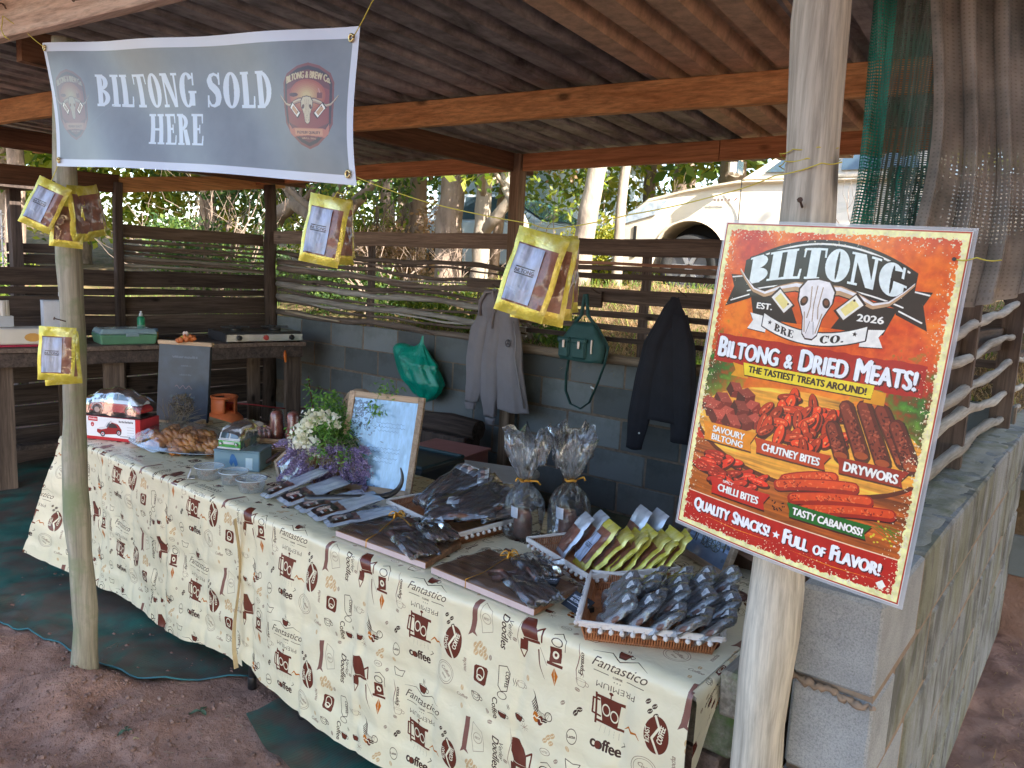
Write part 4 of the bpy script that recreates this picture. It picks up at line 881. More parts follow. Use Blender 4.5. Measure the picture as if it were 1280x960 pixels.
# dirt in front, straw and grass behind the wall
def ground_mat():
    mt, nt, b = _new('ground'); b.inputs['Roughness'].default_value = 0.95; b.inputs['Specular IOR Level'].default_value = 0.15
    mp = _coords(nt, 1.0); n = _noise(nt, mp, 6, 7, 0.65); r = _ramp(nt, n.outputs[0], [(0.3, (0.21, 0.115, 0.085)), (0.5, (0.35, 0.2, 0.15)), (0.68, (0.43, 0.26, 0.2))])
    n2 = _noise(nt, mp, 3, 8, 0.75); r2 = _ramp(nt, n2.outputs[0], [(0.3, (0.06, 0.09, 0.02)), (0.48, (0.16, 0.11, 0.06)), (0.58, (0.24, 0.16, 0.09)), (0.7, (0.13, 0.19, 0.03))])
    g = nt.nodes.new('ShaderNodeNewGeometry'); sp = nt.nodes.new('ShaderNodeSeparateXYZ'); nt.links.new(g.outputs['Position'], sp.inputs[0])
    mr = nt.nodes.new('ShaderNodeMapRange'); mr.inputs['From Min'].default_value = 0.25; mr.inputs['From Max'].default_value = 0.6; nt.links.new(sp.outputs[2], mr.inputs[0])
    out = _mixc(nt, mr.outputs[0], r.outputs[0], r2.outputs[0]); nt.links.new(out, b.inputs['Base Color'])
    nb = _noise(nt, mp, 45, 6, 0.7); nb2 = _noise(nt, mp, 9, 5, 0.6); a = _bump(nt, nb2.outputs[0], b, 1.0, 0.04); a = _bump(nt, nb.outputs[0], b, 1.0, 0.012, a); nb3 = _noise(nt, mp, 160, 3, 0.7); _bump(nt, nb3.outputs[0], b, 0.8, 0.004, a); return mt
me.materials.append(ground_mat()); me.polygons.foreach_set('use_smooth', [True]*len(fc))
g_ = bpy.data.objects.new('ground', me); col.objects.link(g_); g_['kind'] = 'structure'
H = lambda x, y: float(height(x, y))

# pebbles and crumbs of earth: nobody could count them
pb = MB()
for k in range(3000):
    x = random.uniform(-4.4, -0.9); y = random.uniform(0.7, 1.7)
    if random.random() < 0.4: x = random.gauss(-2.7, 0.35); y = random.gauss(1.1, 0.2)
    r = random.uniform(0.002, 0.007) if k % 12 else random.uniform(0.008, 0.014)
    pb.ball((x, y, H(x, y)+r*0.3), r, 5, 3, (1, random.uniform(0.6, 1), 0.6))
o = pb.build('earth_crumbs', dirt, smooth=False); o['kind'] = 'stuff'
tw = MB()
for k in range(90):
    x = random.uniform(-3.9, -1.2); y = random.uniform(0.7, 1.5); a = random.uniform(0, 6.3); L = random.uniform(0.015, 0.06); z = H(x, y)+0.003
    tw.tube([(x, y, z), (x+L*0.5*math.cos(a), y+L*0.5*math.sin(a), z+0.004), (x+L*math.cos(a+0.3), y+L*math.sin(a+0.3), z)], 0.0011, 4)
o = tw.build('twigs_and_litter', mat('litter', (0.3, 0.22, 0.14), (0.12, 0.08, 0.05), nscale=3)); o['kind'] = 'stuff'
# fallen leaves in the dirt
lv_m = leafm('fallen_leaf', (0.07, 0.12, 0.08), (0.05, 0.09, 0.07), (0.14, 0.14, 0.05), 0.1)
dry_m = mat('dry_leaf', (0.55, 0.5, 0.35), (0.4, 0.3, 0.18), rough=0.7)
leaf_spots = [(-2.52, 1.14, 0.4, 0, 'dark green leaf lying in the dirt right of the mossy post base'), (-2.45, 1.13, 1.5, 1, 'pale dry leaf just right of the dark leaf by the post base'), (-2.18, 0.97, 2.4, 0, 'dark grey-green leaf flat on the dirt in the lower left foreground'),
              (-2.1, 1.12, 0.9, 0, 'green sprig of leaf on the dirt between the post and the near net scrap'), (-2.05, 0.93, 0.2, 1, 'small pale leaf fleck nearest the bottom edge of the dirt'), (-2.46, 1.38, 2.0, 0, 'green leaf lying beyond the corner of the green ground net')]
for x, y, a, kd, lb in leaf_spots:
    t = thing('fallen_leaf', lb, 'leaf', (x, y, H(x, y)+0.006), a, 'leaves fallen on the dirt')
    for q in range(3 if kd == 0 else 1):
        mb = MB(); L = random.uniform(0.028, 0.04) if kd == 0 else 0.02
        R3 = Matrix.Rotation(q*2.2, 3, 'Z')
        mb.grid(lambda u, v: R3 @ Vector(((u-0.0)*L, (v-0.5)*L*0.5*math.sin(PI*min(1, u*0.96+0.04)), 0.004*math.sin(u*5)+0.005*abs(v-0.5)*2)), 6, 2)
        mb.build('leaf_blade', lv_m if kd == 0 else dry_m, t, smooth=True)

# ---------------------------------------------------------------- shelter: poles, beams, rafters and roof sheets
sh = thing('market_shelter', 'open timber stall shelter with round poles, pine beams and a corrugated iron roof', 'shelter', (-3, 2.8, 0))
def pole(name, pts, r0, r1, mt, parent, n=16, seed=0, kn=True):
    """round pole with slight wobble and knots; pts coarse axis"""
    rr = random.Random(seed); P = []; Rr = []; L = len(pts)-1; N = 22
    for k in range(N+1):
        t = k/N*L; i = min(int(t), L-1); f = t-i; p = Vector(pts[i]).lerp(Vector(pts[i+1]), f)
        P.append(p+Vector((0.006*math.sin(k*0.9+seed), 0.006*math.cos(k*0.7+seed*2), 0)))
        Rr.append(lerp(r0, r1, k/N)*(1+0.05*math.sin(k*1.7+seed)+rr.uniform(-0.03, 0.03)+(0.14 if kn and k % 7 == 3 else 0)))
    mb = MB(); mb.smooth = True; mb.tube(P, Rr, n); return mb.build(name, mt, parent, world=True)
pole('post', [(-2.975, 1.2, -0.15), (-2.985, 1.2, 0.3), (-3.012, 1.2, 1.25), (-2.995, 1.2, 2.37)], 0.046, 0.037, pole_wood, sh, seed=1)['label'] = 'mossy round front pole on the left'
pole('post', [(-0.47, 1.5, -0.1), (-0.478, 1.5, 0.8), (-0.492, 1.5, 1.5), (-0.505, 1.5, 2.37)], 0.054, 0.048, pole_pale, sh, seed=5, kn=False)['label'] = 'pale smooth front pole that carries the poster'
def beam(p0, p1, h, w, mt, name='beam', parent=None, ends=0.0):
    """board on edge from p0 to p1 (bottom centre line)"""
    p0, p1 = Vector(p0), Vector(p1); d = p1-p0; L = d.length; ax = d.normalized(); sd = Vector((0, 0, 1)).cross(ax).normalized(); up = ax.cross(sd)
    mb = MB(); N = max(2, int(L/0.35)); c = 0.004; rr = random.Random(int(abs(p0.x*100))+int(abs(p0.z*77)))
    prof = [(-w/2+c, 0), (w/2-c, 0), (w/2, c), (w/2, h-c), (w/2-c, h), (-w/2+c, h), (-w/2, h-c), (-w/2, c)]; vs = []
    for k in range(N+1):
        o_ = Vector((0, 0, rr.uniform(-0.002, 0.002)))
        for a, b in prof: vs.append(p0+ax*(L*k/N)+sd*a+up*b+o_)
    n = len(prof); fs = [(k*n+j, k*n+(j+1) % n, (k+1)*n+(j+1) % n, (k+1)*n+j) for k in range(N) for j in range(n)]+[tuple(range(n))[::-1], tuple(N*n+j for j in range(n))]
    # local frame along the beam so the grain follows it
    mb.add(vs, fs); return mb.build(name, mt, parent or sh, world=True, smooth=False)
yb = lambda x: 1.2+0.103*(x+3)
beam((-5.3, yb(-5.3)-0.08, 2.372), (0.45, yb(0.45)-0.08, 2.372), 0.128, 0.045, pale_beam(0))
y2 = lambda x: 2.78+0.126*(x+3.37)
beam((-6.5, y2(-6.5), 2.35), (-3.42, y2(-3.42), 2.35), 0.122, 0.045, orange_beam(0)); beam((-3.37, y2(-3.37), 2.35), (0.5, y2(0.5), 2.35), 0.122, 0.045, orange_beam(0))
beam((-6.5, 1.64, 2.352), (-3.42, 1.88, 2.352), 0.125, 0.045, orange_beam(0))
beam((-6.42, 4.2, 2.325), (-3.44, 4.2, 2.325), 0.112, 0.04, wood('red_pine', (0.62, 0.29, 0.13), (0.4, 0.16, 0.07), 0, 0.65)); beam((-3.29, 4.2, 2.325), (-1.9, 4.2, 2.325), 0.112, 0.04, wood('red_pine', 0, 0, 0)); beam((-1.893, 4.2, 2.325), (0.5, 4.2, 2.325), 0.112, 0.04, wood('red_pine', 0, 0, 0))
beam((-3.39, 1.2, 2.345), (-3.39, 4.4, 2.325), 0.12, 0.05, dark_beam(1), 'rafter')
beam((-6.05, 1.2, 2.31), (-5.98, 4.4, 2.31), 0.13, 0.05, dark_beam(1), 'rafter')
beam((-6.43, 0.9, 2.06), (-6.43, 2.95, 2.12), 0.14, 0.06, dark_beam(1), 'side_beam'); beam((-6.43, 2.95, 2.12), (-6.43, 4.5, 2.33), 0.12, 0.06, orange_beam(1), 'side_beam')
beam((0.42, 0.9, 2.36), (0.42, 4.4, 2.34), 0.12, 0.05, dark_beam(1), 'rafter')
def sqpost(x, y, z1, w, mt, z0=-0.05, parent=None, dx=0.0):
    mb = MB(); N = 8; rr = random.Random(int(x*50)); c = w*0.12; vs = []
    for k in range(N+1):
        t = k/N; ox, oy = rr.uniform(-0.004, 0.004)+dx*t, rr.uniform(-0.004, 0.004)
        for a, b in ((-1, -1), (1, -1), (1, 1), (-1, 1)):
            for q in ((0, 1) if a*b > 0 else (1, 0)):
                vs.append((x+ox+a*(w/2-(c if q else 0)), y+oy+b*(w/2-(0 if q else c)), lerp(z0, z1, t)))
    fs = [(k*8+j, k*8+(j+1) % 8, (k+1)*8+(j+1) % 8, (k+1)*8+j) for k in range(N) for j in range(8)]+[tuple(range(8))[::-1], tuple(N*8+j for j in range(8))]
    mb.add(vs, fs); return mb.build('post', mt, parent or sh, world=True, smooth=False)
sqpost(-3.355, 4.22, 2.44, 0.088, wood('back_post', (0.36, 0.25, 0.17), (0.17, 0.11, 0.07), 2, 0.85))
pole('post', [(-6.36, 4.3, -0.1), (-6.33, 4.3, 1.0), (-6.36, 4.3, 2.36)], 0.07, 0.052, wood('dark_pole', (0.16, 0.115, 0.09), (0.07, 0.05, 0.04), 2, 0.9), sh, seed=9)
sqpost(-6.4, 2.93, 2.2, 0.062, dark_wood(2)); sqpost(-6.4, 0.95, 2.2, 0.08, dark_wood(2)); sqpost(0.42, 4.2, 2.36, 0.09, dark_wood(2)); 
# roof: trapezoid-ribbed iron, one sheet object per 0.7 m, each lapping the next by a rib
RS = math.atan(0.08); rx_ = lambda u, v: (-3+u*math.cos(RS)-v*math.sin(RS), 2.6+u*math.sin(RS)+v*math.cos(RS))
roofz = lambda y: 2.542-0.02*y
def iron(name, c1, c2, c3):
    mt, nt, b = _new(name); b.inputs['Roughness'].default_value = 0.62; b.inputs['Metallic'].default_value = 0.25; b.inputs['Specular IOR Level'].default_value = 0.3
    mp = _coords(nt, (4, 1.1, 4)); n = _noise(nt, mp, 1.6, 7, 0.68, 0.8); r = _ramp(nt, n.outputs[0], [(0.33, c2), (0.5, c1), (0.66, c3)])
    n2 = _noise(nt, _coords(nt, 1), 14, 6, 0.7); r2 = _ramp(nt, n2.outputs[0], [(0.35, (0.6,)*3), (0.6, (1.1,)*3)])
    nt.links.new(_mixc(nt, 0.8, r.outputs[0], r2.outputs[0], 'MULTIPLY'), b.inputs['Base Color']); _bump(nt, n2.outputs[0], b, 0.25, 0.004); return mt
grey_iron = iron('weathered_iron', (0.37, 0.35, 0.345), (0.15, 0.14, 0.14), (0.5, 0.475, 0.46)); tan_iron = iron('tan_iron', (0.66, 0.47, 0.32), (0.55, 0.38, 0.26), (0.7, 0.51, 0.36)); dark_iron = iron('sooty_iron', (0.28, 0.26, 0.26), (0.09, 0.085, 0.085), (0.42, 0.4, 0.385))
def roof_sheet(u0, v0, v1, mt, dz, nr=4):
    prof = []; p = 0.176
    for k in range(nr):
        prof += [(k*p, 0), (k*p+0.088, 0), (k*p+0.098, 0.055), (k*p+0.166, 0.055)]
    prof += [(nr*p, 0), (nr*p+0.03, 0.0)]
    mb = MB(); vs = []; NV = 6
    for j in range(NV+1):
        v = lerp(v0, v1, j/NV)
        for (a, h_) in prof:
            x, y = rx_(u0+a, v); vs.append((x, y, roofz(y)+h_+dz+0.002*math.sin(a*40+v*3)))
    n = len(prof); fs = [(j*n+i, (j+1)*n+i, (j+1)*n+i+1, j*n+i+1) for j in range(NV) for i in range(n-1)]
    mb.add(vs, fs); o = mb.build('roof_sheet', mt, sh, world=True, smooth=False, solid=0.0012); return o
u = -4.3; k = 0
while u < 2.7:
    tanq = abs(u-1.32) < 0.36
    tm = tan_iron if 1.15 < u+0.2 < 1.86 else (dark_iron if k % 3 == 1 and u > -1.5 else grey_iron)
    roof_sheet(u, -2.05, 0.75, tm, 0.0 if k % 2 == 0 else 0.0015)
    roof_sheet(u, 0.55, 2.3, tm, -0.004 if k % 2 == 0 else -0.0025)
    u += 0.704; k += 1
# nails and hook in the front beam
def nail(p, d, L, r=0.0022, name='nail', parent=None):
    p = Vector(p); d = Vector(d).normalized(); mb = MB(); mb.tube([p-d*0.01, p+d*L], r, 6); mb.tube([p+d*L, p+d*(L+0.002)], r*2.4, 8); return mb.build(name, rust, parent or sh, world=True)
for x in (-2.66, -2.5, -2.31, -2.07): nail((x, yb(x)-0.103, 2.425), (0.5, -1, -0.45), 0.05)
hk = MB(); hk.tube([(-3.16+0.028*math.cos(a), yb(-3.16)-0.108-0.006*a, 2.452+0.024*math.sin(a)) for a in np.linspace(0.2, 4.6, 12)], 0.0028, 6); hk.build('wire_hook', rust, sh, world=True)
nail((-0.487, 1.452, 1.79), (0.1, -1, 0.5), 0.03)

# ---------------------------------------------------------------- block walls
def block_mesh(L, w, h, mt, seed):
    rr = random.Random(seed); mb = MB(); random.seed(seed); mb.box((0, 0, 0), (L, w, h), ch=0.005, jit=0.0018); random.seed(99+seed)
    me = mb.build('block', mt).data; ob = [o for o in bpy.data.objects if o.data == me][0]; bpy.data.objects.remove(ob); return me
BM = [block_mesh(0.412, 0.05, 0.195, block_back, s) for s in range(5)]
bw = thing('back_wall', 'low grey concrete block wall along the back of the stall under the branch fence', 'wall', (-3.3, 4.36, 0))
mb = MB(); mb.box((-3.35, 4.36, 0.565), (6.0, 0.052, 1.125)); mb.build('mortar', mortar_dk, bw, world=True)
rows = [(0.21, 0.02), (0.415, 0.215), (0.625, 0.02), (0.835, 0.215), (1.035, 0.02)]
for ri, (zc, off) in enumerate(rows):
    x = -6.34+off; k = 0
    while x < -0.55:
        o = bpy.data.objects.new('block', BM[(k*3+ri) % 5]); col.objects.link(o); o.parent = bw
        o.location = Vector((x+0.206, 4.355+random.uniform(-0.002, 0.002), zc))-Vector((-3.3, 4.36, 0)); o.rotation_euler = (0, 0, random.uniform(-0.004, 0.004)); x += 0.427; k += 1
mb = MB(); mb.smooth = False
mb.grid(lambda u, v: (-6.3+5.85*u, 4.33-0.07*(1-v)-0.02*float(vn(u*40, v*3, 2)), 0.03+0.075*v+0.012*float(vn(u*50, v*4, 5))), 90, 4)
mb.build('footing', mat('mossy_footing', (0.13, 0.125, 0.11), (0.05, 0.07, 0.03), nscale=3, rough=0.95, bump=0.7, bscale=40), bw, world=True)
rw = thing('side_wall', 'mossy grey concrete block wall running away on the right side of the stall', 'wall', (-0.37, 1.57, 0))
mb = MB(); mb.box((-0.37, 4.0, 0.515), (0.151, 4.84, 1.03)); mb.build('mortar', mortar, rw, world=True)
BR = []
for s in range(5):
    random.seed(s); mb = MB(); mb.box((0, 0, 0), (0.158, 0.388, 0.194), ch=0.006, jit=0.002); ob = mb.build('block', [conc]); BR.append(ob.data); bpy.data.objects.remove(ob)
random.seed(1); mb = MB(); mb.box((0, 0, 0), (0.158, 0.388, 0.194), ch=0.006, jit=0.0015); ob = mb.build('block', [conc_face]); FB = ob.data; bpy.data.objects.remove(ob)
random.seed(1); mb = MB(); mb.box((0, 0, 0), (0.158, 0.188, 0.194), ch=0.006, jit=0.0015); ob = mb.build('block', [conc_face]); FH = ob.data; bpy.data.objects.remove(ob)
random.seed(21)
for ri in range(5):
    zc = 0.948-ri*0.207; y = 1.572; k = 0
    while y < 6.3:
        half = (k == 0 and ri % 2 == 1); L = 0.188 if half else 0.388
        me = (FH if half else FB) if k == 0 else BR[(k*2+ri) % 5]
        o = bpy.data.objects.new('block', me); col.objects.link(o); o.parent = rw
        o.location = Vector((-0.37+random.uniform(-0.003, 0.003), y+L/2, zc))-Vector((-0.37, 1.57, 0)); y += L+0.013; k += 1
for ri in range(4):                                     # mortar squeezed out of the front joints
    zc = 0.948-ri*0.207-0.1035; mb = MB(); mb.smooth = True
    N = 26; P = [(-0.452+0.165*k/N, 1.566+random.uniform(-0.004, 0.004), zc-0.012*k/N+random.uniform(-0.005, 0.006)) for k in range(N+1)]
    mb.tube(P, [random.uniform(0.004, 0.010)*(1-0.5*(i > N-3)) for i in range(N+1)], 7); 
    mb.build('mortar_joint', mortar, rw, world=True)
mb = MB(); mb.grid(lambda u, v: (-0.445+0.15*u, 1.62+4.6*v, 1.0475+0.006*float(fbm(u*3, v*50, 3, 3))-0.012*(abs(u-0.5)*2)**6), 10, 200)
mb.build('moss_crust', mat('moss_crust', (0.36, 0.34, 0.28), (0.13, 0.15, 0.05), c3=(0.42, 0.41, 0.38), nscale=11, rough=0.95, bump=1.0, bscale=90, bdist=0.012, contrast=0.3), rw, world=True, smooth=True)

# ---------------------------------------------------------------- fences
def plank(c, size, mt, parent, jit=0.003, rot=None, name='plank', label=None):
    """board with slightly wavy long edges"""
    mb = MB(); L = max(size); ax = list(size).index(L); oth = [k for k in range(3) if k != ax]; N = max(4, int(L/0.18)); vs = []
    rr = random.Random(int((c[0]*31+c[1]*17+c[2]*101)*10)); b0 = rr.random()*9
    for k in range(N+1):
        for s0, s1 in ((-1, -1), (1, -1), (1, 1), (-1, 1)):
            p = [0, 0, 0]; p[ax] = -L/2+L*k/N; p[oth[0]] = s0*size[oth[0]]/2; p[oth[1]] = s1*(size[oth[1]]/2+jit*math.sin(k*1.1+s1*2+b0)+rr.uniform(-jit, jit)*0.5); vs.append(Vector(p))
    fs = [(k*4+j, k*4+(j+1) % 4, (k+1)*4+(j+1) % 4, (k+1)*4+j) for k in range(N) for j in range(4)]+[(3, 2, 1, 0), tuple(N*4+j for j in range(4))]
    if rot is not None: vs = [rot @ p for p in vs]
    mb.add([p+Vector(c) for p in vs], fs); o = mb.build(name, mt, parent, world=True, smooth=False)
    if label: o['label'] = label
    return o
def branch(p0, p1, r, mt, parent, amp=0.015, seed=0, name='branch', N=26):
    rr = random.Random(seed); p0, p1 = Vector(p0), Vector(p1); P = []; Rr = []; f1, f2, g1, g2 = [rr.uniform(0, 6) for _ in range(4)]; L = (p1-p0).length
    for k in range(N+1):
        t = k/N; s = t*L; off = amp*(math.sin(s*2.1+f1)+0.6*math.sin(s*5.3+f2)+0.25*math.sin(s*13+g1)); P.append(p0.lerp(p1, t)+Vector((0, 0, off))+Vector((0, 0.3*off, 0)))
        Rr.append(r*(1.15-0.35*t)*(1+0.13*math.sin(s*9+g2)+rr.uniform(-0.06, 0.06)))
    mb = MB(); mb.smooth = True; mb.tube(P, Rr, 8); return mb.build(name, mt, parent, world=True)
bf = thing('branch_fence', 'back fence of crooked branches and weathered boards above the block wall', 'fence', (-3.3, 4.36, 1.1))
plank((-4.87, 4.31, 1.86), (2.92, 0.025, 0.112), wood('rail_board', (0.34, 0.245, 0.185), (0.17, 0.115, 0.085), 0, 0.9), bf); plank((-1.87, 4.31, 1.84), (2.9, 0.025, 0.108), grey_wood(0), bf)
k = 0
for z0, z1, r, mt in ((1.70, 1.66, 0.02, 0), (1.60, 1.575, 0.016, 0), (1.54, 1.5, 0.024, 0), (1.475, 1.42, 0.016, 0), (1.42, 1.36, 0.025, 1), (1.31, 1.245, 0.026, 1), (1.245, 1.2, 0.012, 0), (1.16, 1.13, 0.026, 0), (1.645, 1.63, 0.009, 0), (1.575, 1.53, 0.008, 1), (1.45, 1.39, 0.01, 0), (1.34, 1.3, 0.011, 0), (1.28, 1.215, 0.01, 1)):
    branch((-6.28, 4.34, z0+0.02), (-3.3, 4.33, z1), r, pale_stick(0) if mt else stick_wood(0), bf, 0.014, seed=30+k); k += 1
branch((-6.1, 4.3, 1.19), (-5.3, 4.28, 1.155), 0.009, mat('sunlit_stick', (0.62, 0.5, 0.34), rough=0.7), bf, 0.004, seed=77)  # coloured pale to show a branch caught by a streak of sun
for z, h_, mt in ((1.735, 0.02, wood('reddish_slat', (0.42, 0.22, 0.14), (0.22, 0.1, 0.06), 0, 0.8)), (1.705, 0.03, grey_wood(0)), (1.655, 0.036, grey_wood(0)), (1.53, 0.092, grey_wood(0)), (1.41, 0.04, grey_wood(0)), (1.325, 0.04, grey_wood(0)), (1.25, 0.03, dark_wood(0))):
    plank((-1.87, 4.335, z), (2.9, 0.022, h_), mt, bf)
plank((-3.05, 4.3, 1.50), (0.75, 0.022, 0.11), grey_wood(0), bf); plank((-3.6, 4.3, 1.555), (0.5, 0.02, 0.05), grey_wood(0), bf)
branch((-3.42, 4.28, 1.13), (-0.6, 4.28, 1.135), 0.033, wood('pale_log', (0.34, 0.27, 0.2), (0.18, 0.13, 0.09), 0, 0.9), bf, 0.008, seed=61)
for x in (-5.0, -2.4, -1.1): sqpost(x, 4.37, 1.86, 0.05, dark_wood(2), 1.0, bf)
lf = thing('plank_fence', 'dark weathered plank wall with a branch screen on the left side of the stall', 'fence', (-6.43, 2.6, 0))
z = 1.505
for h_, gp in ((0.13, 0.018), (0.05, 0.012), (0.15, 0.006), (0.16, 0.01), (0.15, 0.008), (0.17, 0.012), (0.15, 0.01), (0.16, 0.012), (0.15, 0.02), (0.16, 0.01)):
    a = plank((-6.44, 3.05, z-h_/2), (0.024, 2.6, h_), dark_wood(1), lf, 0.004); plank((-6.44, 0.75, z-h_/2-0.004), (0.024, 1.95, h_*0.97), dark_wood(1), lf, 0.004); z -= h_+gp
plank((-6.44, 3.6, 1.825), (0.024, 1.36, 0.105), wood('rail_board', (0.34, 0.245, 0.185), (0.17, 0.115, 0.085), 1, 0.9), lf)
for k, (z0, z1, r) in enumerate(((1.74, 1.745, 0.013), (1.705, 1.70, 0.012), (1.68, 1.66, 0.013), (1.65, 1.615, 0.012), (1.615, 1.58, 0.014), (1.585, 1.545, 0.014), (1.55, 1.52, 0.013))):
    branch((-6.44, 2.93, z0), (-6.44, 4.33, z1), r, pale_stick(1) if k in (4, 6) else stick_wood(1), lf, 0.005, seed=80+k, N=20)
rf = thing('stick_fence', 'open fence of five pale crooked sticks above the right block wall', 'fence', (-0.4, 3.0, 1.03))
for z0, z1, r in ((1.555, 1.64, 0.017), (1.475, 1.475, 0.015), (1.355, 1.335, 0.017), (1.27, 1.2, 0.018), (1.155, 1.08, 0.019)):
    branch((-0.405, 2.3, z0-0.03), (-0.39, 4.9, z1), r, pale_stick(1), rf, 0.013, seed=int(z0*100), N=36)
plank((-0.43, 3.05, 1.38), (0.09, 0.04, 0.72), grey_wood(2), rf, name='upright'); plank((-0.40, 4.2, 1.38), (0.085, 0.04, 0.72), grey_wood(2), rf, name='upright')
plank((-0.44, 3.6, 1.46), (0.02, 1.3, 0.1), dark_wood(1), rf); plank((-0.44, 5.2, 1.32), (0.02, 1.9, 0.05), dark_wood(1), rf); plank((-0.44, 5.2, 1.5), (0.02, 1.9, 0.05), dark_wood(1), rf); plank((-0.44, 5.2, 1.68), (0.02, 1.9, 0.05), dark_wood(1), rf)
plank((-0.44, 6.1, 1.4), (0.06, 0.06, 0.8), dark_wood(2), rf, name='upright')
# stub of a shed beyond the left wall
sd = thing('far_shed', 'dark timber shed corner with a white window grid beyond the left wall', 'shed', (-8.2, 2.6, 0))
plank((-8.05, 2.62, 2.2), (0.5, 0.5, 0.06), dark_wood(0), sd, name='roof_edge'); plank((-8.0, 2.74, 1.2), (0.09, 0.09, 2.0), dark_wood(2), sd, name='post')
mb = MB(); [mb.box((-8.02, 2.5+k*0.07, 1.7), (0.02, 0.008, 0.55)) for k in range(3)]; [mb.box((-8.02, 2.56, 1.5+k*0.11), (0.02, 0.2, 0.008)) for k in range(5)]; mb.build('window_grid', white_p, sd, world=True)
for k in range(9): plank((-8.1, 3.0, 2.05-k*0.1 if k > 3 else 1.1-k*0.1), (0.02, 0.6, 0.085), dark_wood(1), sd)

# ---------------------------------------------------------------- counter along the left wall
ct = thing('side_counter', 'rough plank counter along the dark left wall carrying the stove and boxes', 'counter', (-5.75, 2.6, 0))
cdir = Vector((0.4, 2.14, 0)).normalized(); cn = Vector((-cdir.y, cdir.x, 0)); c0 = Vector((-5.98, 0.75, 0))
Rc = frame_of(cdir, cn)
def cpt(s, d, z): return c0+cdir*s+cn*d+Vector((0, 0, z))
for k in range(3): plank(cpt(1.65, 0.1+k*0.2, 0.965), (3.3, 0.194, 0.03), dark_wood(0) if k else wood('counter_edge', (0.3, 0.22, 0.17), (0.15, 0.1, 0.08), 0, 0.8), ct, 0.002, rot=Rc, name='top_board')
plank(cpt(1.65, 0.03, 0.9), (3.25, 0.03, 0.09), dark_wood(0), ct, 0.002, rot=Rc, name='apron')
lm = wood('counter_leg', (0.24, 0.17, 0.125), (0.1, 0.07, 0.055), 2, 0.9)
for s in (0.1, 1.14, 1.83, 3.22): plank(cpt(s, 0.09, 0.42), (0.13, 0.05, 0.87), lm, ct, rot=Rc, name='leg')
for s in (0.1, 1.6, 3.05): plank(cpt(s, 0.5, 0.42), (0.1, 0.05, 0.87), lm, ct, rot=Rc, name='leg')
plank(cpt(1.65, 0.4, 0.22), (3.1, 0.12, 0.03), dark_wood(0), ct, rot=Rc, name='lower_rail')
Rcf = frame_of(cdir, Vector((0, 0, 1)))    # x along counter, y up, z towards stall
def cbox(name, s, d, w, dp, h, mt, parent, z=0.982, ch=0.004):
    mb = MB(); mb.box((0, 0, 0), (w, dp, h), ch=ch); ob = mb.build(name, mt, parent, smooth=False)
    return ob
def cthing(name, label, cat, s, d, z=0.981, a=0.0): return thing(name, label, cat, cpt(s, d, z), math.atan2(cdir.y, cdir.x)+a)
# foam box with red base
t = cthing('storage_tub', 'cream plastic tub with a crimson base at the far left end of the counter', 'tub', 1.28, 0.2)
mb = MB(); mb.box((0, 0, 0.008), (0.5, 0.26, 0.014), ch=0.004); mb.build('base', mat('crimson_plastic', (0.5, 0.03, 0.08), rough=0.4), t)
mb = MB(); v8 = [(sx*(0.235 if z < 0.1 else 0.215), sy*(0.12 if z < 0.1 else 0.105), z) for z in (0.016, 0.125) for sx, sy in ((-1, -1), (1, -1), (1, 1), (-1, 1))]; mb.add(v8, [(3, 2, 1, 0), (4, 5, 6, 7), (0, 1, 5, 4), (1, 2, 6, 5), (2, 3, 7, 6), (3, 0, 4, 7)]); mb.build('tub_body', mat('cream_plastic', (0.72, 0.66, 0.58), (0.66, 0.6, 0.52), rough=0.4), t, bevel=0.012)
mb = MB(); mb.grid(lambda u, v: (0.05+0.05*math.cos(2*PI*u)*v, -0.119-0.001, 0.065+0.03*math.sin(2*PI*u)*v), 10, 2); mb.build('sticker', mat('orange_sticker', (0.75, 0.4, 0.1)), t)
t = cthing('napkin_holder', 'white pleated serviettes in a holder standing on the cream tub', 'napkin holder', 1.14, 0.22, 1.108)
mb = MB(); mb.grid(lambda u, v: (-0.075+0.15*u, 0.012*math.sin(u*22)*(1-v*0.5), 0.02+0.16*v), 22, 4); mb.build('serviettes', mat('paper', (0.78, 0.73, 0.66), rough=0.9), t, solid=0.02)
mb = MB(); mb.box((0, -0.02, 0.04), (0.2, 0.008, 0.07)); mb.box((0, 0.035, 0.04), (0.2, 0.008, 0.07)); mb.box((0, 0, 0.004), (0.2, 0.06, 0.006)); mb.build('holder', mat('grey_lace_metal', (0.5, 0.52, 0.55), rough=0.4), t)
t = cthing('white_carton', 'tall plain white carton behind the left mossy pole on the counter', 'carton', 1.5, 0.32)
mb = MB(); mb.box((0, 0, 0.15), (0.14, 0.1, 0.3), ch=0.003); mb.build('carton_body', mat('white_card', (0.72, 0.74, 0.8), rough=0.8), t); mb = MB(); mb.box((0, 0, 0.303), (0.142, 0.102, 0.006)); mb.build('flap', mat('white_card', 0), t)
t = cthing('bottle', 'thin brown-necked bottle standing behind the white carton', 'bottle', 1.57, 0.43)
mb = MB(); mb.smooth = True; mb.lathe([(0.028, 0), (0.03, 0.01), (0.03, 0.2), (0.012, 0.27), (0.012, 0.33)], 14); mb.build('glass', mat('brown_glass', (0.2, 0.09, 0.04), rough=0.1), t); mb = MB(); mb.lathe([(0.014, 0.33), (0.014, 0.36)], 12); mb.build('cap', white_p, t)
gb = cthing('lunch_box', 'green plastic box with a clear clip-on lid on the counter', 'plastic box', 1.94, 0.2)
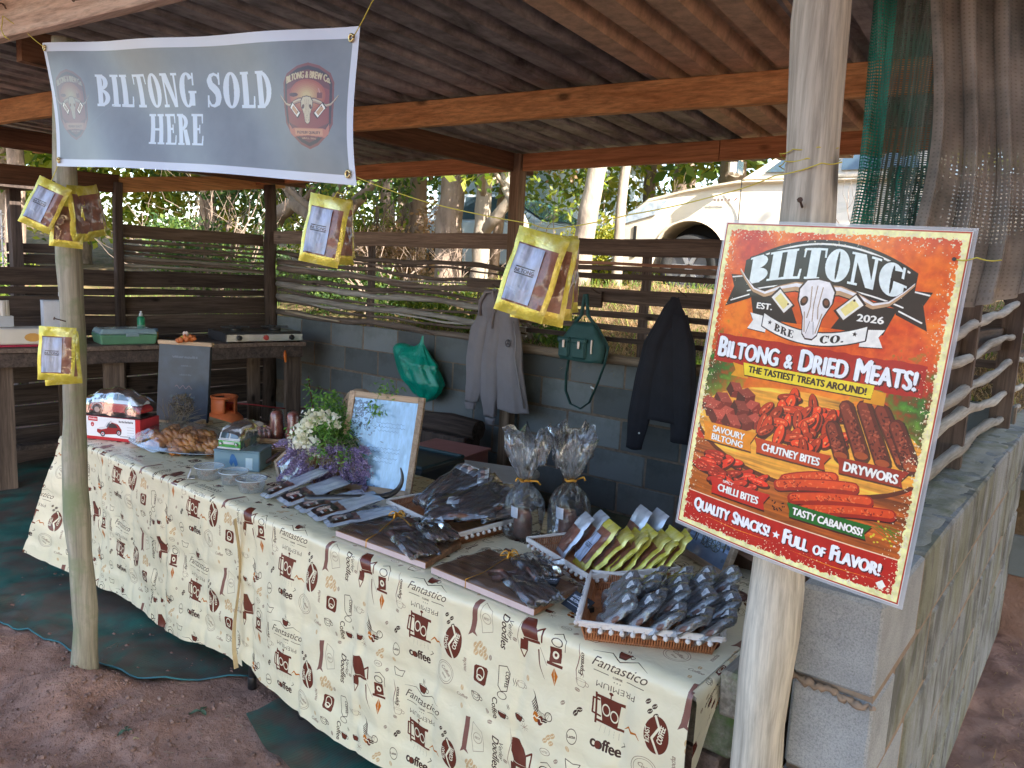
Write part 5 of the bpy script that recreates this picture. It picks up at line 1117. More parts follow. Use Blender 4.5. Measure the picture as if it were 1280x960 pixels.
mb = MB(); mb.add([(sx*(0.185 if z < .05 else 0.2), sy*(0.12 if z < .05 else 0.13), z) for z in (0, 0.075) for sx, sy in ((-1, -1), (1, -1), (1, 1), (-1, 1))], [(3, 2, 1, 0), (4, 5, 6, 7), (0, 1, 5, 4), (1, 2, 6, 5), (2, 3, 7, 6), (3, 0, 4, 7)]); mb.build('box_body', mat('green_plastic', (0.16, 0.36, 0.22), rough=0.35), gb, bevel=0.012)
mb = MB(); mb.add([(sx*(0.2 if z < .09 else 0.18), sy*(0.13 if z < .09 else 0.11), z) for z in (0.077, 0.115) for sx, sy in ((-1, -1), (1, -1), (1, 1), (-1, 1))], [(3, 2, 1, 0), (4, 5, 6, 7), (0, 1, 5, 4), (1, 2, 6, 5), (2, 3, 7, 6), (3, 0, 4, 7)]); mb.build('lid', mat('clear_blue_lid', (0.4, 0.55, 0.6), rough=0.12, alpha=0.75), gb, bevel=0.01)
mb = MB(); mb.box((0.02, -0.135, 0.075), (0.09, 0.008, 0.03), ch=0.003); mb.build('clip', mat('clear_blue_lid', 0), gb)
t = cthing('spray_can', 'green spray can with a white nozzle standing behind the green box', 'spray can', 2.11, 0.4)
mb = MB(); mb.smooth = True; mb.lathe([(0.026, 0), (0.028, 0.006), (0.028, 0.17), (0.02, 0.185)], 18); mb.build('can', mat('green_can', (0.02, 0.3, 0.14), rough=0.3), t); mb = MB(); mb.smooth = True; mb.lathe([(0.014, 0.186), (0.014, 0.205), (0.008, 0.21), (0.008, 0.225)], 12); mb.build('nozzle', white_p, t)
mb = MB(); mb.smooth = True; mb.lathe([(0.0285, 0.06), (0.0285, 0.12)], 18); mb.build('label_band', mat('pale_green', (0.3, 0.55, 0.4), rough=0.4), t)
t = cthing('tape_roll', 'short bright yellow roll standing on the counter edge behind the blackboard', 'tape roll', 2.35, 0.1)
mb = MB(); mb.smooth = True; mb.lathe([(0.03, 0), (0.036, 0.002), (0.036, 0.055), (0.03, 0.057), (0.02, 0.052), (0.02, 0.0)], 20); mb.build('roll', mat('yellow_tape', (0.75, 0.62, 0.02), rough=0.4), t)
t = cthing('small_jar', 'small amber jar with a blue lid beside the spray can', 'jar', 2.19, 0.36)
mb = MB(); mb.smooth = True; mb.lathe([(0.03, 0), (0.034, 0.01), (0.034, 0.06), (0.03, 0.07)], 16); mb.build('jar_body', mat('amber', (0.5, 0.25, 0.06), rough=0.2), t); mb = MB(); mb.lathe([(0.032, 0.071), (0.032, 0.09), (0.0, 0.091)], 16); mb.build('lid', mat('blue_lid', (0.15, 0.3, 0.5)), t)
for k, (s, d, lb) in enumerate(((2.17, 0.12, 'black lighter-sized tool lying beside the green box'), (2.23, 0.22, 'black folded pouch lying between the jar and the yellow roll'))):
    t = cthing('dark_tool', lb, 'tool', s, d, a=0.5*k); mb = MB(); mb.smooth = True; mb.tube([(-0.06, 0, 0.012), (0, 0.005, 0.014), (0.05, 0, 0.012)], [0.008, 0.013, 0.009], 8); mb.build('handle', black, t); mb = MB(); mb.box((0.075, 0, 0.01), (0.05, 0.016, 0.006)); mb.build('tip', dark_steel, t)
# gas stove
st = cthing('gas_stove', 'two-plate chrome gas stove with round black knobs on the counter', 'gas stove', 2.95, 0.2)
mb = MB(); mb.prism([(-0.19, 0.01), (0.19, 0.01), (0.19, 0.085), (-0.13, 0.085), (-0.19, 0.065)], -0.33, 0.33, axis=0); mb.build('stove_body', mat('stove_black', (0.05, 0.05, 0.055), rough=0.3), st, bevel=0.006)
mb = MB(); mb.add([(-0.32, -0.194, 0.014), (0.32, -0.194, 0.014), (0.32, -0.192, 0.068), (-0.32, -0.192, 0.068)], [(0, 1, 2, 3)]); mb.build('front_panel', mat('chrome_panel', (0.75, 0.73, 0.7), rough=0.25, metal=0.6), st, solid=0.002)
for x in (-0.22, 0.0, 0.22):
    mb = MB(); mb.smooth = True; M_ = Matrix.Rotation(R_(90), 4, 'X'); mb.lathe([(0.022, 0), (0.022, 0.012), (0.017, 0.02), (0.0, 0.02)], 16); mb.v = [tuple(M_ @ Vector(p)+Vector((x, -0.196, 0.042))) for p in mb.v]; mb.build('knob', black if x else mat('red_trim', (0.5, 0.06, 0.05)), st)
for x in (-0.17, 0.17):
    mb = MB(); mb.lathe([(0.05, 0.086), (0.05, 0.1), (0.0, 0.102)], 18, (x, 0.02, 0)); mb.build('burner', black, st)
    mb = MB(); [mb.box((x+0.07*math.cos(a), 0.02+0.07*math.sin(a), 0.115), (0.09, 0.006, 0.008), Matrix.Rotation(a, 3, 'Z')) for a in np.arange(0, 6.2, PI/2)]; mb.tube([(x+0.11*math.cos(a), 0.02+0.11*math.sin(a), 0.112) for a in np.linspace(0, 2*PI, 25)], 0.003, 6); mb.build('pan_support', dark_steel, st)
mb = MB(); [mb.lathe([(0.015, 0), (0.012, 0.01)], 10, (sx*0.3, sy*0.16, 0)) for sx in (-1, 1) for sy in (-1, 1)]; mb.build('feet', black, st)
t = thing('orange_lighter', 'bright orange tool handle hanging at the right end of the counter', 'lighter', cpt(3.12, 0.02, 0.86)); mb = MB(); mb.smooth = True; mb.tube([(0, 0, 0.05), (0.008, -0.004, 0.015), (0.02, -0.006, -0.045)], [0.008, 0.013, 0.008], 8); mb.build('handle', mat('orange_plastic', (0.85, 0.2, 0.03), rough=0.35), t); mb = MB(); mb.tube([(0, 0, 0.05), (-0.004, 0, 0.09)], 0.003, 6); mb.build('hook', steel, t)
# gas bottle under the counter
gs = thing('gas_bottle', 'orange-red gas bottle with a handle collar standing under the counter', 'gas bottle', (-5.68, 3.42, 0.0))
om = mat('gas_orange', (0.78, 0.2, 0.06), (0.6, 0.13, 0.04), rough=0.5, nscale=6)
mb = MB(); mb.smooth = True; mb.lathe([(0.11, 0), (0.115, 0.02), (0.115, 0.06), (0.15, 0.09), (0.16, 0.14), (0.16, 0.3), (0.145, 0.36), (0.1, 0.4), (0.04, 0.415), (0.035, 0.43)], 28); mb.build('tank', om, gs)
mb = MB(); mb.smooth = True
for a0, a1 in ((0.3, 2.6), (3.4, 5.8)): mb.grid(lambda u, v: (0.1*math.cos(lerp(a0, a1, u)), 0.1*math.sin(lerp(a0, a1, u)), 0.385+0.14*v), 12, 3)
mb.tube([(0.1*math.cos(a), 0.1*math.sin(a), 0.525) for a in np.linspace(0, 2*PI, 33)], 0.009, 6); mb.build('collar', om, gs, solid=0.004)
mb = MB(); mb.smooth = True; mb.lathe([(0.016, 0.43), (0.016, 0.48), (0.03, 0.485), (0.03, 0.5), (0, 0.502)], 12); mb.build('valve', brass, gs)
t = thing('gas_hose', 'dark red hose trailing from the gas bottle to the right under the counter', 'hose', (-5.58, 3.55, 0.43)); mb = MB(); mb.smooth = True; mb.tube([(-0.08, -0.13, 0.05), (0.05, 0.05, 0.03), (0.1, 0.2, 0.0), (0.1, 0.4, -0.04), (0.1, 0.6, -0.05), (-0.1, 0.7, 0.2)], 0.006, 6); mb.build('hose', mat('red_hose', (0.3, 0.03, 0.03), rough=0.5), t)

# ---------------------------------------------------------------- parked vehicles beyond the fence
def side_shell(mb, prof, ys, inset, n_end=None):
    """closed side profile (x,z) swept over several y stations, narrowing by `inset(z, s)` towards the flanks"""
    n = len(prof); vs = []
    for s, y in ys:
        for x, z in prof: vs.append((x, y*inset(z), z))
    fs = [(k*n+j, (k+1)*n+j, (k+1)*n+(j+1) % n, k*n+(j+1) % n) for k in range(len(ys)-1) for j in range(n)]
    mb.add(vs, fs)
    o = len(mb.v)-len(vs); return o, n
def wheel(parent, c, r, w, rim_m, tyre_m, side=-1):
    mb = MB(); mb.smooth = True; M_ = Matrix.Rotation(R_(90), 4, 'X')
    t = MB(); t.smooth = True; t.lathe([(r*0.62, -w/2), (r*0.92, -w/2), (r, -w*0.35), (r, w*0.35), (r*0.92, w/2), (r*0.62, w/2), (r*0.62, -w/2)], 28); t.v = [tuple(M_ @ Vector(p)+Vector(c)) for p in t.v]; wo_ = t.build('wheel', tyre_m, parent)
    t = MB(); t.lathe([(0.0, -w*0.3), (r*0.62, -w*0.3), (r*0.62, w*0.3), (0, w*0.3)], 24); t.v = [tuple(M_ @ Vector(p)+Vector(c)) for p in t.v]; t.build('rim', mat('rim_dark', (0.18, 0.18, 0.19), rough=0.4, metal=0.6), wo_)
    t = MB()
    for k in range(6):
        a = k*PI/3; t.box((c[0]+r*0.32*math.cos(a), c[1]+side*w*0.36, c[2]+r*0.32*math.sin(a)), (r*0.5, 0.02, r*0.13), Matrix.Rotation(-a, 3, 'Y'))
    t.build('spokes', rim_m, wo_)
glass_car = mat('car_glass', (0.07, 0.11, 0.14), (0.05, 0.08, 0.1), rough=0.05, spec=0.8, coat=1.0, bump=0)
tyre = mat('tyre', (0.03, 0.03, 0.03), rough=0.8); rimm = mat('alloy', (0.5, 0.5, 0.52), rough=0.35, metal=0.8)
# cream pickup, nose to the left, seen from its left... flank towards the stall
cream = mat('cream_paint', (0.7, 0.62, 0.5), (0.68, 0.6, 0.48), rough=0.35, coat=0.6, bump=0, nscale=2)
pu = thing('parked_pickup', 'cream pickup truck parked on the bank behind the stall, nose to the left', 'pickup truck', (-4.78, 8.0, 1.45), 0.06)
# local: x from nose (0) to tail, y towards away; near flank at y=0, far flank y=1.8
def arch(cx, r, z0): return [(cx+r*math.cos(a), z0+r*math.sin(a)) for a in np.linspace(0, PI, 13)]
W_ = 1.82; wc = 0.86
lower = [(0.02, 0.32), (0.0, 0.55), (-0.02, 0.74), (0.05, 0.86), (0.1, 0.98), (0.3, 1.12), (0.75, 1.22), (1.3, 1.30), (1.42, 1.31), (2.9, 1.31), (3.1, 1.3), (5.2, 1.3), (5.24, 0.5), (5.2, 0.4), (4.62, 0.4)]+arch(4.2, 0.43, 0.42)+[(3.76, 0.36), (1.3, 0.36)]+arch(wc, 0.44, 0.42)+[(0.4, 0.34)]
mb = MB(); n = len(lower); st_ = [(0.05, 0.93), (0.0, 1.0), (0.25, 1.0), (0.9, 1.0)]
ysx = [(0.0, 0.985, 0.0), (0.03, 0.998, 0.01), (0.14, 1.0, 0.035), (0.9, 1.0, 0.06), (1.66, 1.0, 0.035), (1.77, 0.998, 0.01), (1.8, 0.985, 0.0)]
vs = []
for y, sc, dz in ysx:
    for x, z in lower:
        zz = z; yy = y
        if z > 0.95: zz = z-(0.05-dz)*1.6+0.03
        xx = x+(0.10*(1-min(1, abs(y-0.9)/0.9)**3) * (-1) if x < 0.4 else 0)
        if z > 1.0 and y in (0.0, 1.8): yy = y+(0.1 if y == 0 else -0.1)*(z-1.0)/0.3
        vs.append((xx, yy, zz))
fs = [(k*n+j, (k+1)*n+j, (k+1)*n+(j+1) % n, k*n+(j+1) % n) for k in range(len(ysx)-1) for j in range(n)]+[tuple(range(n)), tuple((len(ysx)-1)*n+j for j in range(n))[::-1]]
mb.add(vs, fs); mb.build('body', cream, pu, bevel=0.025)
cab = [(1.35, 1.3), (2.05, 1.78), (2.3, 1.84), (3.0, 1.84), (3.15, 1.75), (3.2, 1.3)]
mb = MB(); vs = []
for y in (0.06, 0.2, 1.6, 1.74):
    for x, z in cab: vs.append((x, y if z < 1.5 else 0.9+(y-0.9)*0.82, z))
n = len(cab); mb.add(vs, [(k*n+j, (k+1)*n+j, (k+1)*n+(j+1) % n, k*n+(j+1) % n) for k in range(3) for j in range(n)]+[tuple(range(n)), tuple(3*n+j for j in range(n))[::-1]]); mb.build('cab', cream, pu, bevel=0.03)
mb = MB(); mb.add([(1.43, 0.22, 1.37), (1.43, 1.58, 1.37), (2.03, 1.5, 1.775), (2.03, 0.3, 1.775)], [(0, 1, 2, 3)]); mb.build('windscreen', glass_car, pu, solid=0.01)
mb = MB(); mb.add([(1.62, 0.06, 1.37), (2.3, 0.06, 1.37), (2.32, 0.135, 1.77), (2.12, 0.135, 1.76)], [(0, 1, 2, 3)]); mb.add([(2.38, 0.06, 1.37), (3.08, 0.06, 1.37), (2.98, 0.135, 1.77), (2.38, 0.135, 1.77)], [(0, 1, 2, 3)]); mb.build('side_window', glass_car, pu, solid=0.012)
for cx_ in (wc, 4.2):
    mb = MB(); mb.grid(lambda u, v: (cx_+lerp(0.44, 0.475, v)*math.cos(PI*u), -0.012+0.02*v, 0.42+lerp(0.44, 0.475, v)*math.sin(PI*u)), 20, 2); mb.build('arch_trim', cream, pu, solid=0.015)
for cx_ in (wc, 4.2):
    mb = MB(); mb.grid(lambda u, v: (cx_+0.45*math.cos(PI*u), 0.01+0.4*v, 0.42+0.45*math.sin(PI*u)), 20, 2); mb.grid(lambda u, v: (cx_+0.45*v*math.cos(PI*u), 0.41, 0.42+0.45*v*math.sin(PI*u)), 20, 3); mb.build('wheel_well', mat('well_black', (0.015, 0.014, 0.013), rough=0.9), pu)
for cx_ in (wc, 4.2): wheel(pu, (cx_, 0.14, 0.36), 0.36, 0.24, rimm, tyre)
for cx_ in (wc, 4.2): wheel(pu, (cx_, 1.66, 0.36), 0.36, 0.24, rimm, tyre, 1)
mb = MB(); mb.add([(0.02, -0.012, 0.82), (0.44, -0.014, 0.93), (0.56, -0.002, 1.085), (0.36, 0.0, 1.07), (0.1, -0.006, 0.96)], [(0, 1, 2, 3, 4)]); mb.add([(-0.03, 0.05, 0.84), (0.02, -0.012, 0.82), (0.1, -0.006, 0.96), (0.02, 0.3, 1.0), (-0.06, 0.32, 0.84)], [(0, 1, 2, 3, 4)]); hl_ = mb.build('headlight', mat('headlight_glass', (0.5, 0.58, 0.68), (0.2, 0.25, 0.3), rough=0.05, nscale=16, spec=1, coat=1), pu, solid=0.012)
mb = MB(); mb.box((0.19, -0.008, 0.62), (0.035, 0.012, 0.36)); mb.box((0.0, 0.9, 0.5), (0.06, 1.5, 0.2)); mb.build('bumper_strip', black, pu)
mb = MB(); mb.box((0.32, -0.008, 0.55), (0.2, 0.01, 0.1), ch=0.004); mb.build('reflector', mat('pale_lens', (0.75, 0.78, 0.85), rough=0.1), pu)
mb = MB(); mb.box((1.36, -0.13, 1.4), (0.1, 0.2, 0.17), ch=0.03); mb.build('wing_mirror', cream, pu); mb = MB(); mb.box((1.415, -0.13, 1.4), (0.012, 0.16, 0.13)); mb.build('mirror_glass', glass_car, pu)
mb = MB(); mb.box((1.4, -0.002, 0.85), (0.008, 0.01, 0.9)); mb.box((2.34, -0.002, 0.85), (0.008, 0.01, 0.9)); mb.box((1.87, -0.002, 0.42), (0.94, 0.01, 0.008)); mb.build('door_seam', black, pu)
mb = MB(); mb.box((2.2, -0.02, 1.08), (0.18, 0.03, 0.03), ch=0.006); mb.build('door_handle', cream, pu)
mb = MB()
for k in range(5): mb.box((1.12+k*0.04, -0.003, 1.085), (0.026, 0.01, 0.028+0.006*(k % 2)))
mb.build('badge', mat('badge_grey', (0.25, 0.2, 0.18)), pu); mb = MB(); mb.add([(1.33, -0.006, 1.075), (1.36, -0.006, 1.105), (1.375, -0.006, 1.105), (1.345, -0.006, 1.075)], [(0, 1, 2, 3)]); mb.build('badge_tip', mat('badge_red', (0.6, 0.03, 0.03)), pu, solid=0.004)
# second car behind the trees
c2 = thing('parked_hatchback', 'pale blue-white hatchback seen between the tree trunks, windscreen facing right', 'car', (-8.6, 9.9, 1.5), 0.0)
bl_p = mat('pale_blue_paint', (0.62, 0.7, 0.78), (0.6, 0.68, 0.76), rough=0.3, coat=0.6, bump=0, nscale=2)
body2 = [(-1.6, 0.3), (-1.7, 0.7), (-1.62, 0.95), (-1.4, 1.0), (1.15, 0.95), (2.0, 0.84), (2.3, 0.7), (2.34, 0.4), (2.2, 0.28)]+[(1.95, 0.28)]+arch(1.55, 0.35, 0.32)+[(1.15, 0.26), (-0.6, 0.26)]+arch(-0.98, 0.35, 0.32)+[(-1.4, 0.28)]
mb = MB(); n = len(body2); vs = [(x, y, z) for y in (0, 0.08, 1.55, 1.63) for x, z in [((p[0]*(1 if y in (0.08, 1.55) else 0.985)), p[1]) for p in body2]]
mb.add(vs, [(k*n+j, (k+1)*n+j, (k+1)*n+(j+1) % n, k*n+(j+1) % n) for k in range(3) for j in range(n)]+[tuple(range(n)), tuple(3*n+j for j in range(n))[::-1]]); mb.build('body', bl_p, c2, bevel=0.03)
roof2 = [(-1.5, 0.97), (-1.2, 1.36), (-0.6, 1.44), (0.2, 1.42), (1.2, 0.95)]
mb = MB(); n = 5; vs = []
for y in (0.05, 0.8, 1.58):
    for x, z in roof2: vs.append((x, y if z < 1.1 else 0.815+(y-0.815)*0.8, z))
mb.add(vs, [(k*n+j, (k+1)*n+j, (k+1)*n+(j+1) % n, k*n+(j+1) % n) for k in range(2) for j in range(n)]+[tuple(range(n)), tuple(2*n+j for j in range(n))[::-1]]); mb.build('roof', bl_p, c2, bevel=0.04)
mb = MB(); mb.add([(0.27, 0.26, 1.395), (0.27, 1.36, 1.395), (1.13, 1.5, 0.99), (1.13, 0.13, 0.99)], [(0, 1, 2, 3)]); mb.v = [(x+0.03, y, z+0.012) for x, y, z in mb.v]; mb.build('windscreen', mat('blue_glass', (0.16, 0.36, 0.5), (0.1, 0.25, 0.34), rough=0.04, spec=1, coat=1, bump=0), c2)
mb = MB(); mb.add([(-0.5, 0.06, 1.0), (0.95, 0.04, 1.0), (0.2, 0.16, 1.37), (-0.5, 0.16, 1.38)], [(0, 1, 2, 3)]); mb.v = [(x, y-0.02, z) for x, y, z in mb.v]; mb.build('side_window', glass_car, c2, solid=0.01)
mb = MB(); mb.add([(1.9, -0.005, 0.66), (2.28, 0.0, 0.62), (2.24, 0, 0.76), (1.95, 0, 0.8)], [(0, 1, 2, 3)]); mb.build('headlight', MATS['headlight_glass'], c2, solid=0.01)
for cx_ in (1.55, -0.98): wheel(c2, (cx_, 0.1, 0.3), 0.3, 0.2, rimm, tyre)
for cx_ in (1.55, -0.98): wheel(c2, (cx_, 1.53, 0.3), 0.3, 0.2, rimm, tyre, 1)
# pale house
hs = thing('pale_house', 'pale blue-white house wall with a framed window behind the trees', 'house', (-12.6, 15.2, 1.9))
mb = MB(); mb.box((-0.4, 2.5, 1.4), (3.6, 5, 2.8)); mb.build('wall', mat('pale_wall', (0.6, 0.72, 0.82), (0.56, 0.68, 0.78), rough=0.8), hs)
mb = MB(); mb.prism([(-2.5, 2.78), (1.7, 2.78), (1.2, 3.5), (-2.0, 3.5)], -0.4, 5.4); mb.build('roof', mat('roof_tin', (0.3, 0.34, 0.38), rough=0.6), hs)
wf = MB(); wf.box((0.62, -0.02, 1.05), (0.7, 0.06, 1.0)); wfo = wf.build('window', mat('house_glass', (0.1, 0.2, 0.22), rough=0.1), hs)
wf = MB(); [wf.box((0.62+dx, -0.07, 1.05), (0.06, 0.06, 1.06)) for dx in (-0.35, 0, 0.35)]; [wf.box((0.62, -0.072, 1.05+dz), (0.76, 0.06, 0.06)) for dz in (-0.5, 0, 0.5)]; wf.build('frame', white_p, wfo)

# ---------------------------------------------------------------- trees, bushes and the straw bank
bark = mat('bark', (0.3, 0.22, 0.17), (0.1, 0.075, 0.06), rough=0.95, nscale=7, bump=1.0, bscale=22, bdist=0.02, stretch=(1, 1, 0.35), c3=(0.38, 0.3, 0.24))
bark_pale = mat('pale_bark', (0.34, 0.28, 0.22), (0.14, 0.11, 0.09), rough=0.95, nscale=5, bump=0.8, bscale=18, bdist=0.015, stretch=(1, 1, 0.4), c3=(0.42, 0.37, 0.3))
lf_dark = leafm('leaf_dark', (0.08, 0.15, 0.045), (0.04, 0.08, 0.03), (0.2, 0.26, 0.06)); lf_mid = leafm('leaf_mid', (0.15, 0.23, 0.05), (0.07, 0.13, 0.03), (0.38, 0.38, 0.07)); lf_yel = leafm('leaf_yellow', (0.36, 0.36, 0.06), (0.14, 0.2, 0.04), (0.55, 0.46, 0.1), 0.5)
lf_dry = leafm('leaf_dry', (0.4, 0.24, 0.15), (0.18, 0.13, 0.07), (0.5, 0.34, 0.24), 0.35); grass_m = leafm('grass_blade', (0.14, 0.24, 0.05), (0.1, 0.15, 0.04), (0.36, 0.42, 0.08), 0.45); straw_m = leafm('straw', (0.42, 0.26, 0.15), (0.22, 0.13, 0.08), (0.55, 0.38, 0.24), 0.3)
def limb(mb, p0, d, L, r, rr, depth, tips, bend=0.25, n=6):
    P = [Vector(p0)]; d = Vector(d).normalized(); Rr = [r]
    for k in range(n):
        d = (d+Vector((rr.uniform(-bend, bend), rr.uniform(-bend, bend), rr.uniform(-bend*0.5, bend*0.7)))).normalized(); P.append(P[-1]+d*L/n); Rr.append(r*(1-0.6*(k+1)/n))
    mb.tube(P, Rr, 7 if r > 0.03 else 5); tips.append((P[-1], L))
    if depth > 0:
        for k in range(rr.choice((2, 3, 3))):
            i = rr.randrange(2, n+1); dd = (d+Vector((rr.uniform(-1, 1), rr.uniform(-1, 1), rr.uniform(-0.3, 0.7)))).normalized(); limb(mb, P[i], dd, L*rr.uniform(0.5, 0.75), Rr[i]*0.7, rr, depth-1, tips, bend, n)
def tree(name, label, loc, trunk_pts, r, leafmat, nleaf, lsize, seed, crown=None, depth=2, bm_=None, group='trees growing behind the stall', nl=4, LL=1.4, cat='tree', fill=0.4):
    rr = random.Random(seed); t = thing(name, label, cat, loc, 0, group); mb = MB(); mb.smooth = True; tips = []
    P = [Vector(p) for p in trunk_pts]; Q = []
    for k in range(len(P)-1):
        for j in range(4): Q.append(P[k].lerp(P[k+1], j/4)+Vector((rr.uniform(-1, 1), rr.uniform(-1, 1), 0))*r*0.15)
    Q.append(P[-1]); mb.tube(Q, [r*(1.12-0.55*k/(len(Q)-1))*(1+rr.uniform(-0.05, 0.05)) for k in range(len(Q))], 14)
    for k in range(nl):
        i = rr.randrange(len(Q)//2, len(Q)); a = rr.uniform(0, 6.28); limb(mb, Q[i], (math.cos(a), math.sin(a), rr.uniform(0.2, 1.0)), LL*rr.uniform(0.7, 1.2), r*0.45, rr, depth, tips)
    tr = mb.build('trunk', bm_ or bark, t)
    base = Vector(loc)
    blobs = [(*(base+p), l*0.55+0.1, l*0.55+0.1, l*0.4+0.1) for p, l in tips]
    if crown: blobs += [(base.x+a, base.y+b, base.z+c, d, e, f) for a, b, c, d, e, f in crown]
    if nleaf: leaf_cloud('crown', blobs, int(nleaf*1.3), lsize*1.35, leafmat, t, fill=fill)
    return t
G = lambda x, y: H(x, y)-0.05
def at_px(lx): pass
# trunks the photo shows through the gap (x, y chosen at y = 6..6.5 from the camera geometry)
tree('tree', 'thick straight mottled trunk behind the branch fence, left of the middle post', (-6.1, 6.5, G(-6.1, 6.5)), [(0, 0, 0), (-0.03, 0, 1.0), (-0.02, 0.02, 2.0), (0, 0, 3.4), (0.1, 0.1, 4.6)], 0.15, lf_mid, 7000, 0.09, 3, depth=2, LL=1.6)
tree('tree', 'grey forked trunk just right of the thick trunk, limb sweeping up to the right', (-5.72, 6.6, G(-5.72, 6.6)), [(0, 0, 0), (-0.02, 0, 0.6), (0.02, 0, 1.15), (-0.12, 0.05, 1.8), (-0.2, 0.1, 3.2)], 0.1, lf_mid, 5000, 0.08, 8, bm_=bark_pale, depth=2)
fk = [o for o in bpy.data.objects if o.name.startswith('tree')][-1]
mb = MB(); mb.smooth = True; mb.tube([(0.0, 0, 0.75), (0.2, 0, 0.95), (0.42, -0.02, 1.15), (0.62, -0.05, 1.5), (0.8, -0.1, 1.75), (1.2, -0.1, 2.1)], [0.07, 0.065, 0.055, 0.045, 0.04, 0.025], 10); mb.build('limb', bark_pale, fk)
tree('tree', 'leaning bare trunk in front of the hatchback, to the right of the middle post', (-4.27, 6.5, G(-4.27, 6.5)), [(-0.05, 0, 0), (0.0, 0, 0.8), (0.16, 0, 1.5), (0.36, 0.05, 2.6), (0.4, 0.2, 3.6)], 0.1, lf_mid, 5000, 0.08, 12, bm_=bark_pale)
tree('tree', 'slim pale trunk between the leaning trunk and the pickup nose', (-4.15, 7.6, G(-4.15, 7.6)), [(-0.4, 0, 0), (-0.42, 0, 1.0), (-0.3, 0, 2.2), (-0.1, 0.05, 3.5)], 0.06, lf_yel, 4500, 0.07, 15, bm_=bark_pale)
tree('tree', 'small curved stem crossing just right of the middle post', (-4.95, 6.2, G(-4.95, 6.2)), [(0.2, 0, 0), (0.12, 0, 0.6), (-0.12, 0, 0.95), (-0.2, 0, 1.3), (-0.15, 0, 2.2)], 0.055, lf_yel, 2500, 0.07, 19, bm_=bark_pale, depth=1)
tree('tree', 'gnarled trunk arching over beside the corner pole', (-8.3, 6.1, G(-8.3, 6.1)), [(-0.9, 0, 0.0), (-0.85, 0, 0.6), (-0.55, 0, 1.15), (-0.2, 0, 1.32), (0.3, 0, 1.1), (0.7, 0, 1.05), (1.3, 0.1, 1.6)], 0.11, lf_dark, 7000, 0.07, 23, depth=2)
tree('tree', 'dark trunk directly behind the hanging centre packs', (-7.4, 7.2, G(-7.4, 7.2)), [(0, 0, 0), (0.05, 0, 1.4), (0, 0, 2.8), (0.1, 0, 4)], 0.12, lf_dark, 7000, 0.08, 25)
tree('tree', 'twiggy tree with dry pinkish leaves between the centre packs and the thick trunk', (-6.9, 8.2, G(-6.9, 8.2)), [(0, 0, 0), (0.1, 0, 1.0), (0.25, 0, 2.0), (0.2, 0, 3.0)], 0.07, lf_dry, 6000, 0.06, 31, depth=3, nl=7, LL=1.3)
tree('tree', 'dense dark evergreen tree behind the left corner of the stall', (-12.5, 7.2, G(-12.5, 7.2)), [(0, 0, 0), (0.1, 0, 1.5), (0.1, 0, 3.2)], 0.16, lf_dark, 15000, 0.11, 37, crown=[(0, 0, 2.6, 2.0, 1.8, 1.4), (1.2, 0.6, 1.6, 1.3, 1.2, 0.9)], depth=3, LL=1.8, nl=6)
tree('tree', 'broad tree with green leaves beyond the left wall opening', (-13.0, 4.4, G(-13, 4.4)), [(0, 0, 0), (0, 0.1, 1.5), (0.1, 0, 3.2)], 0.14, lf_dark, 9000, 0.1, 41, crown=[(0, 0, 3.2, 2.0, 1.5, 1.2)], depth=3, LL=1.7, nl=6)
tree('tree', 'sunlit yellow-green tree glowing behind the left fence rail', (-15.0, 9.2, G(-15, 9.2)), [(0, 0, 0), (0, 0, 1.5), (0, 0, 2.8)], 0.12, lf_yel, 12000, 0.12, 43, crown=[(0, 0, 1.6, 2.2, 1.8, 1.2)], depth=2, LL=1.6, nl=6)
tree('tree', 'bright leafy tree hanging over the pickup bonnet', (-3.2, 10.6, G(-3.2, 10.6)), [(0, 0, 0), (0, 0, 1.4), (-0.2, 0, 2.6), (-0.3, 0, 3.6)], 0.1, lf_yel, 5000, 0.09, 47, crown=[(-0.6, -0.4, 2.2, 0.8, 0.6, 0.45), (0.7, -0.6, 2.1, 0.7, 0.5, 0.4)], depth=2, LL=1.4, nl=5)
tree('tree', 'tree with mixed green and gold leaves between the hatchback and the pickup', (-7.5, 13.5, G(-7.5, 13.5)), [(0, 0, 0), (0, 0, 2), (0.2, 0, 4)], 0.14, lf_yel, 14000, 0.13, 53, crown=[(0, 0, 2.2, 2.4, 1.6, 1.4), (1.5, 0, 3.2, 1.4, 1.2, 0.9)], depth=3, LL=1.8, nl=6)
tree('tree', 'green tree behind the left roof edge beyond the pale house', (-17.5, 16.5, G(-17.5, 16.5)), [(0, 0, 0), (0, 0, 2.5), (0, 0, 4.5)], 0.2, lf_mid, 11000, 0.17, 59, crown=[(0, 0, 3.6, 3.4, 2.8, 2.2)], depth=2, LL=2.2, nl=6)
tree('tree', 'dark tree beyond the stick fence at the right edge', (1.6, 8.6, G(1.6, 8.6)), [(0, 0, 0), (0, 0, 1.5), (0.1, 0, 3)], 0.12, lf_dark, 9000, 0.1, 61, crown=[(-0.5, 0, 1.4, 1.3, 1.0, 1.1)], depth=2, LL=1.3, nl=5)
tree('tree', 'dark leafy tree far behind the dry-leaved tree', (-11.3, 12.2, G(-11.3, 12.2)), [(0, 0, 0), (0, 0, 2), (0.2, 0, 3.8)], 0.14, lf_mid, 12000, 0.12, 67, crown=[(0, 0, 1.8, 2.2, 1.6, 1.5)], depth=3, LL=1.8, nl=6)
